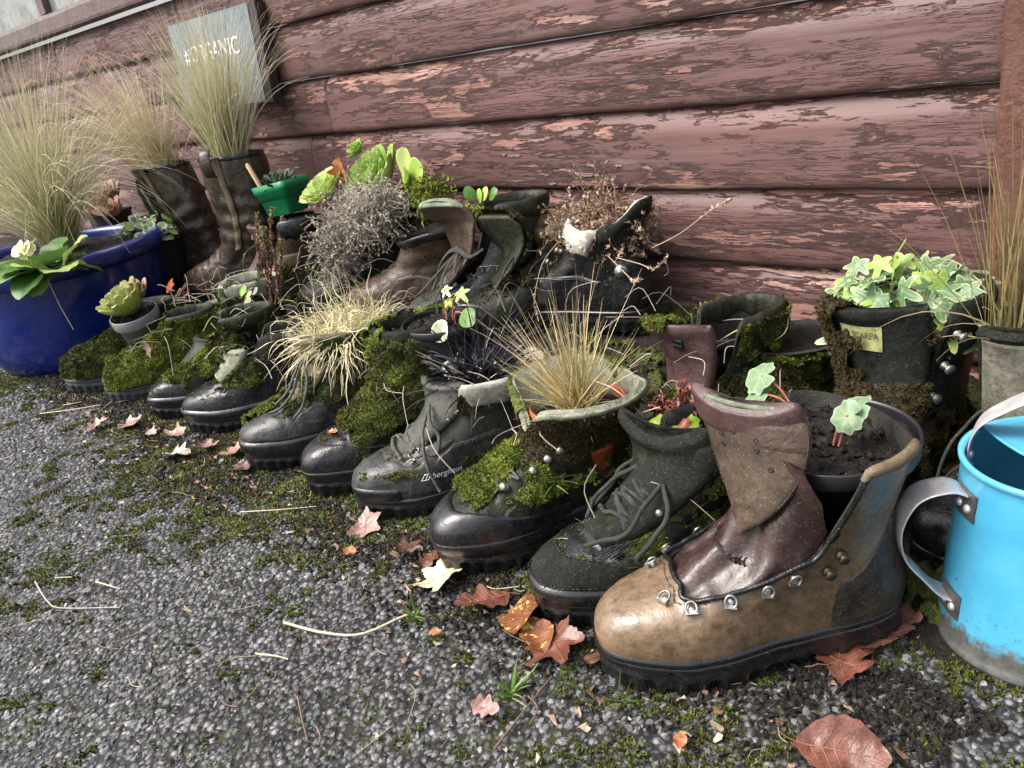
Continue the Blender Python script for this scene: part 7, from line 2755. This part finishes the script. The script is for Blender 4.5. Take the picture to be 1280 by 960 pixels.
LV = [  # px, py, length, colour, shape, heading deg, label
    (375 / 3.2 + 8, 531, .055, 'pink', 'oak', 60, 'pinkish oak leaf with a long red stalk, leftmost of the fallen leaves'),
    (165, 531, .062, 'pink', 'maple', 20, 'crumpled pink-brown leaf second from the left'),
    (190, 540, .035, 'grey', 'oak', 0, 'small grey-brown leaf scrap right of the crumpled pink leaf'),
    (216, 543, .055, 'pink', 'maple', 200, 'dull pink leaf under the mossy black shoe'),
    (222, 569, .075, 'grey', 'oak', 15, 'long curled grey leaf lying flat on the path'),
    (262, 558, .050, 'pink', 'maple', 70, 'pink leaf left of the cupped bright pink one'),
    (296, 562, .062, 'pink', 'maple', 120, 'cupped bright pink leaf against the grey boot toe'),
    (304, 584, .05, 'dark', 'oak', 350, 'dull purple-brown leaf just below the bright pink one'),
    (462, 658, .062, 'pink', 'maple', 10, 'pink-brown maple leaf under the toe of the lettered boot'),
    (512, 683, .045, 'dark', 'maple', 90, 'torn dark leaf between the lettered boot and the rubber toe'),
    (545, 724, .085, 'pale', 'maple', 250, 'large cream leaf in front of the shiny rubber toe'),
    (540, 697, .040, 'brown', 'oak', 100, 'small russet leaf behind the cream one'),
    (600, 752, .075, 'brown', 'oak', 240, 'russet oak leaf right of the cream leaf'),
    (652, 770, .085, 'spotted', 'beech', 300, 'wet brown leaf speckled with yellow under the ribbed sole'),
    (672, 795, .06, 'spotted', 'beech', 330, 'smaller speckled brown leaf below the larger one'),
    (697, 812, .085, 'brown', 'maple', 330, 'broad purplish brown leaf left of the tan boot toe'),
    (752, 822, .045, 'dark', 'beech', 240, 'curled dark leaf tucked under the tan boot toe'),
    (1062, 822, .075, 'brown', 'maple', 60, 'wet red-brown leaf beside the heel of the tan boot'),
    (1055, 940, .085, 'brown', 'beech', 20, 'glossy chestnut leaf with a hole at the bottom edge of the picture'),
    (1105, 795, .075, 'dark', 'maple', 40, 'dark rotting leaf between the tan boot heel and the watering can'),
    (1120, 772, .06, 'dark', 'oak', 10, 'dark oak leaf behind the tan boot heel'),
    (438, 690, .022, 'orange', 'beech', 30, 'tiny orange leaf fragment below the lettered boot'),
    (850, 925, .020, 'orange', 'beech', 120, 'tiny orange fragment below the tan boot'),
    (608, 885, .035, 'pink', 'oak', 20, 'pale pink leaf scrap beside the grass tuft'),
    (545, 790, .018, 'orange', 'oak', 20, 'tiny tan fragment beside the small grass tuft'),
]
for i, (px, py, L, c, sh, hd, lab) in enumerate(LV):
    p = on_ground(px, py, .010)
    a = rad(hd)
    d = np.array([math.cos(a), math.sin(a), RNG.uniform(-.1, .25)])
    dead_leaf(lab, p - d * L * .45, unit(np.array([RNG.normal(0, .22), RNG.normal(-.1, .2), 1.0])), d, L, c, sh, {'pink': .5, 'pale': .25, 'brown': .25, 'spotted': .15}.get(c, .35) * RNG.uniform(.5, 1.3), i, RNG.uniform(.02, .2))
# leaves caught on boots
dead_leaf('bright orange curled leaf standing between the lettered boot and the rubber toe', YP(588, 640, .575), (.3, -1, .2), (.05, -.1, 1), .042, 'orange', 'beech', .6, 91, .5)
dead_leaf('small orange-brown leaf resting on the dull black toe cap', b5.world((.238, .0, .092)), (0, -.2, 1), (1, .2, .1), .022, 'orange', 'oak', .3, 92)
dead_leaf('pink leaf stuck upright between the moss cushions', YP(190, 446, .60), (.2, -1, .4), (.1, 0, 1), .045, 'pink', 'oak', .4, 93)

TWIG = [
    ([(44, 727), (60, 752), (78, 760), (150, 759)], .0011, 'thin bent pale twig on the left of the path', 'grey'),
    ([(355, 778), (400, 790), (450, 793), (500, 772), (520, 765)], .0017, 'long pale dry stalk ending at a small grass tuft', 'pale'),
    ([(618, 936), (650, 895), (690, 845)], .0013, 'straight brown twig beside the green grass tuft', 'brown'),
    ([(300, 640), (350, 637), (395, 633)], .0009, 'fine pale straw on the path below the grey boot', 'pale'),
    ([(50, 517), (90, 512), (126, 506)], .0012, 'pale straw on the path by the blue pot', 'pale'),
    ([(120, 727), (136, 732), (150, 736)], .0012, 'short white splinter right of the bent twig', 'pale'),
    ([(372, 870), (378, 900), (385, 928)], .0010, 'short curved brown twig on the open path', 'brown'),
    ([(320, 817), (345, 820), (360, 824)], .0012, 'short pale straw in the middle of the path', 'pale'),
    ([(660, 870), (672, 885), (662, 905)], .0010, 'brown sprig under the green grass tuft', 'brown'),
]
TW = {'grey': plain('pale_grey_twig', (.34, .32, .29), .7, 200), 'pale': plain('pale_straw_twig', (.52, .44, .32), .6, 200), 'brown': plain('brown_twig', (.16, .10, .07), .6, 200)}
for pts, r, lab, c in TWIG:
    mb = MB()
    P = cr(np.array([on_ground(x, y, .0045 + .002 * (i % 2)) for i, (x, y) in enumerate(pts)]), 18)
    tube(mb, P, r * np.linspace(1.1, .7, 18), 6)
    tag(mb.build('twig', TW[c]), lab, 'twig')

for px, py, N, ln, lab, az in ((520, 772, 22, (.015, .035), 'small yellow-green grass tuft below the cream leaf', None), (640, 868, 26, (.018, .042), 'fresh green grass tuft in the middle of the path', None), (775, 880, 9, (.02, .035), 'little green seedling grass under the tan boot toe', None)):
    p = on_ground(px, py, .002)
    grass('grass_tuft', lab, 'grass', p, [dict(spread_r=.006, N=N, length=ln, wdt=.0022, elev=(15, 75), droop=(.0, .8), K=6, rnd=(.5, .3))], GREENB)
# loose grass lying on boots
p = b7.world((.16, .02, .125))
grass('grass_tuft', 'loose green grass blades lying on the laces of the mossy wide-mouthed boot', 'grass', YP(692, 604, .62), [dict(spread_r=.006, N=9, length=(.025, .05), wdt=.0022, elev=(-20, 60), droop=(.1, .6), K=6, rnd=(.5, .3))], GREENB)
grass('grass_tuft', 'pale green grass blades lying on the laces of the ribbed black boot', 'grass', YP(748, 682, .565), [dict(spread_r=.005, N=9, length=(.03, .055), wdt=.0022, elev=(-30, 40), droop=(.1, .6), K=6, rnd=(.85, .12))], GREENB)
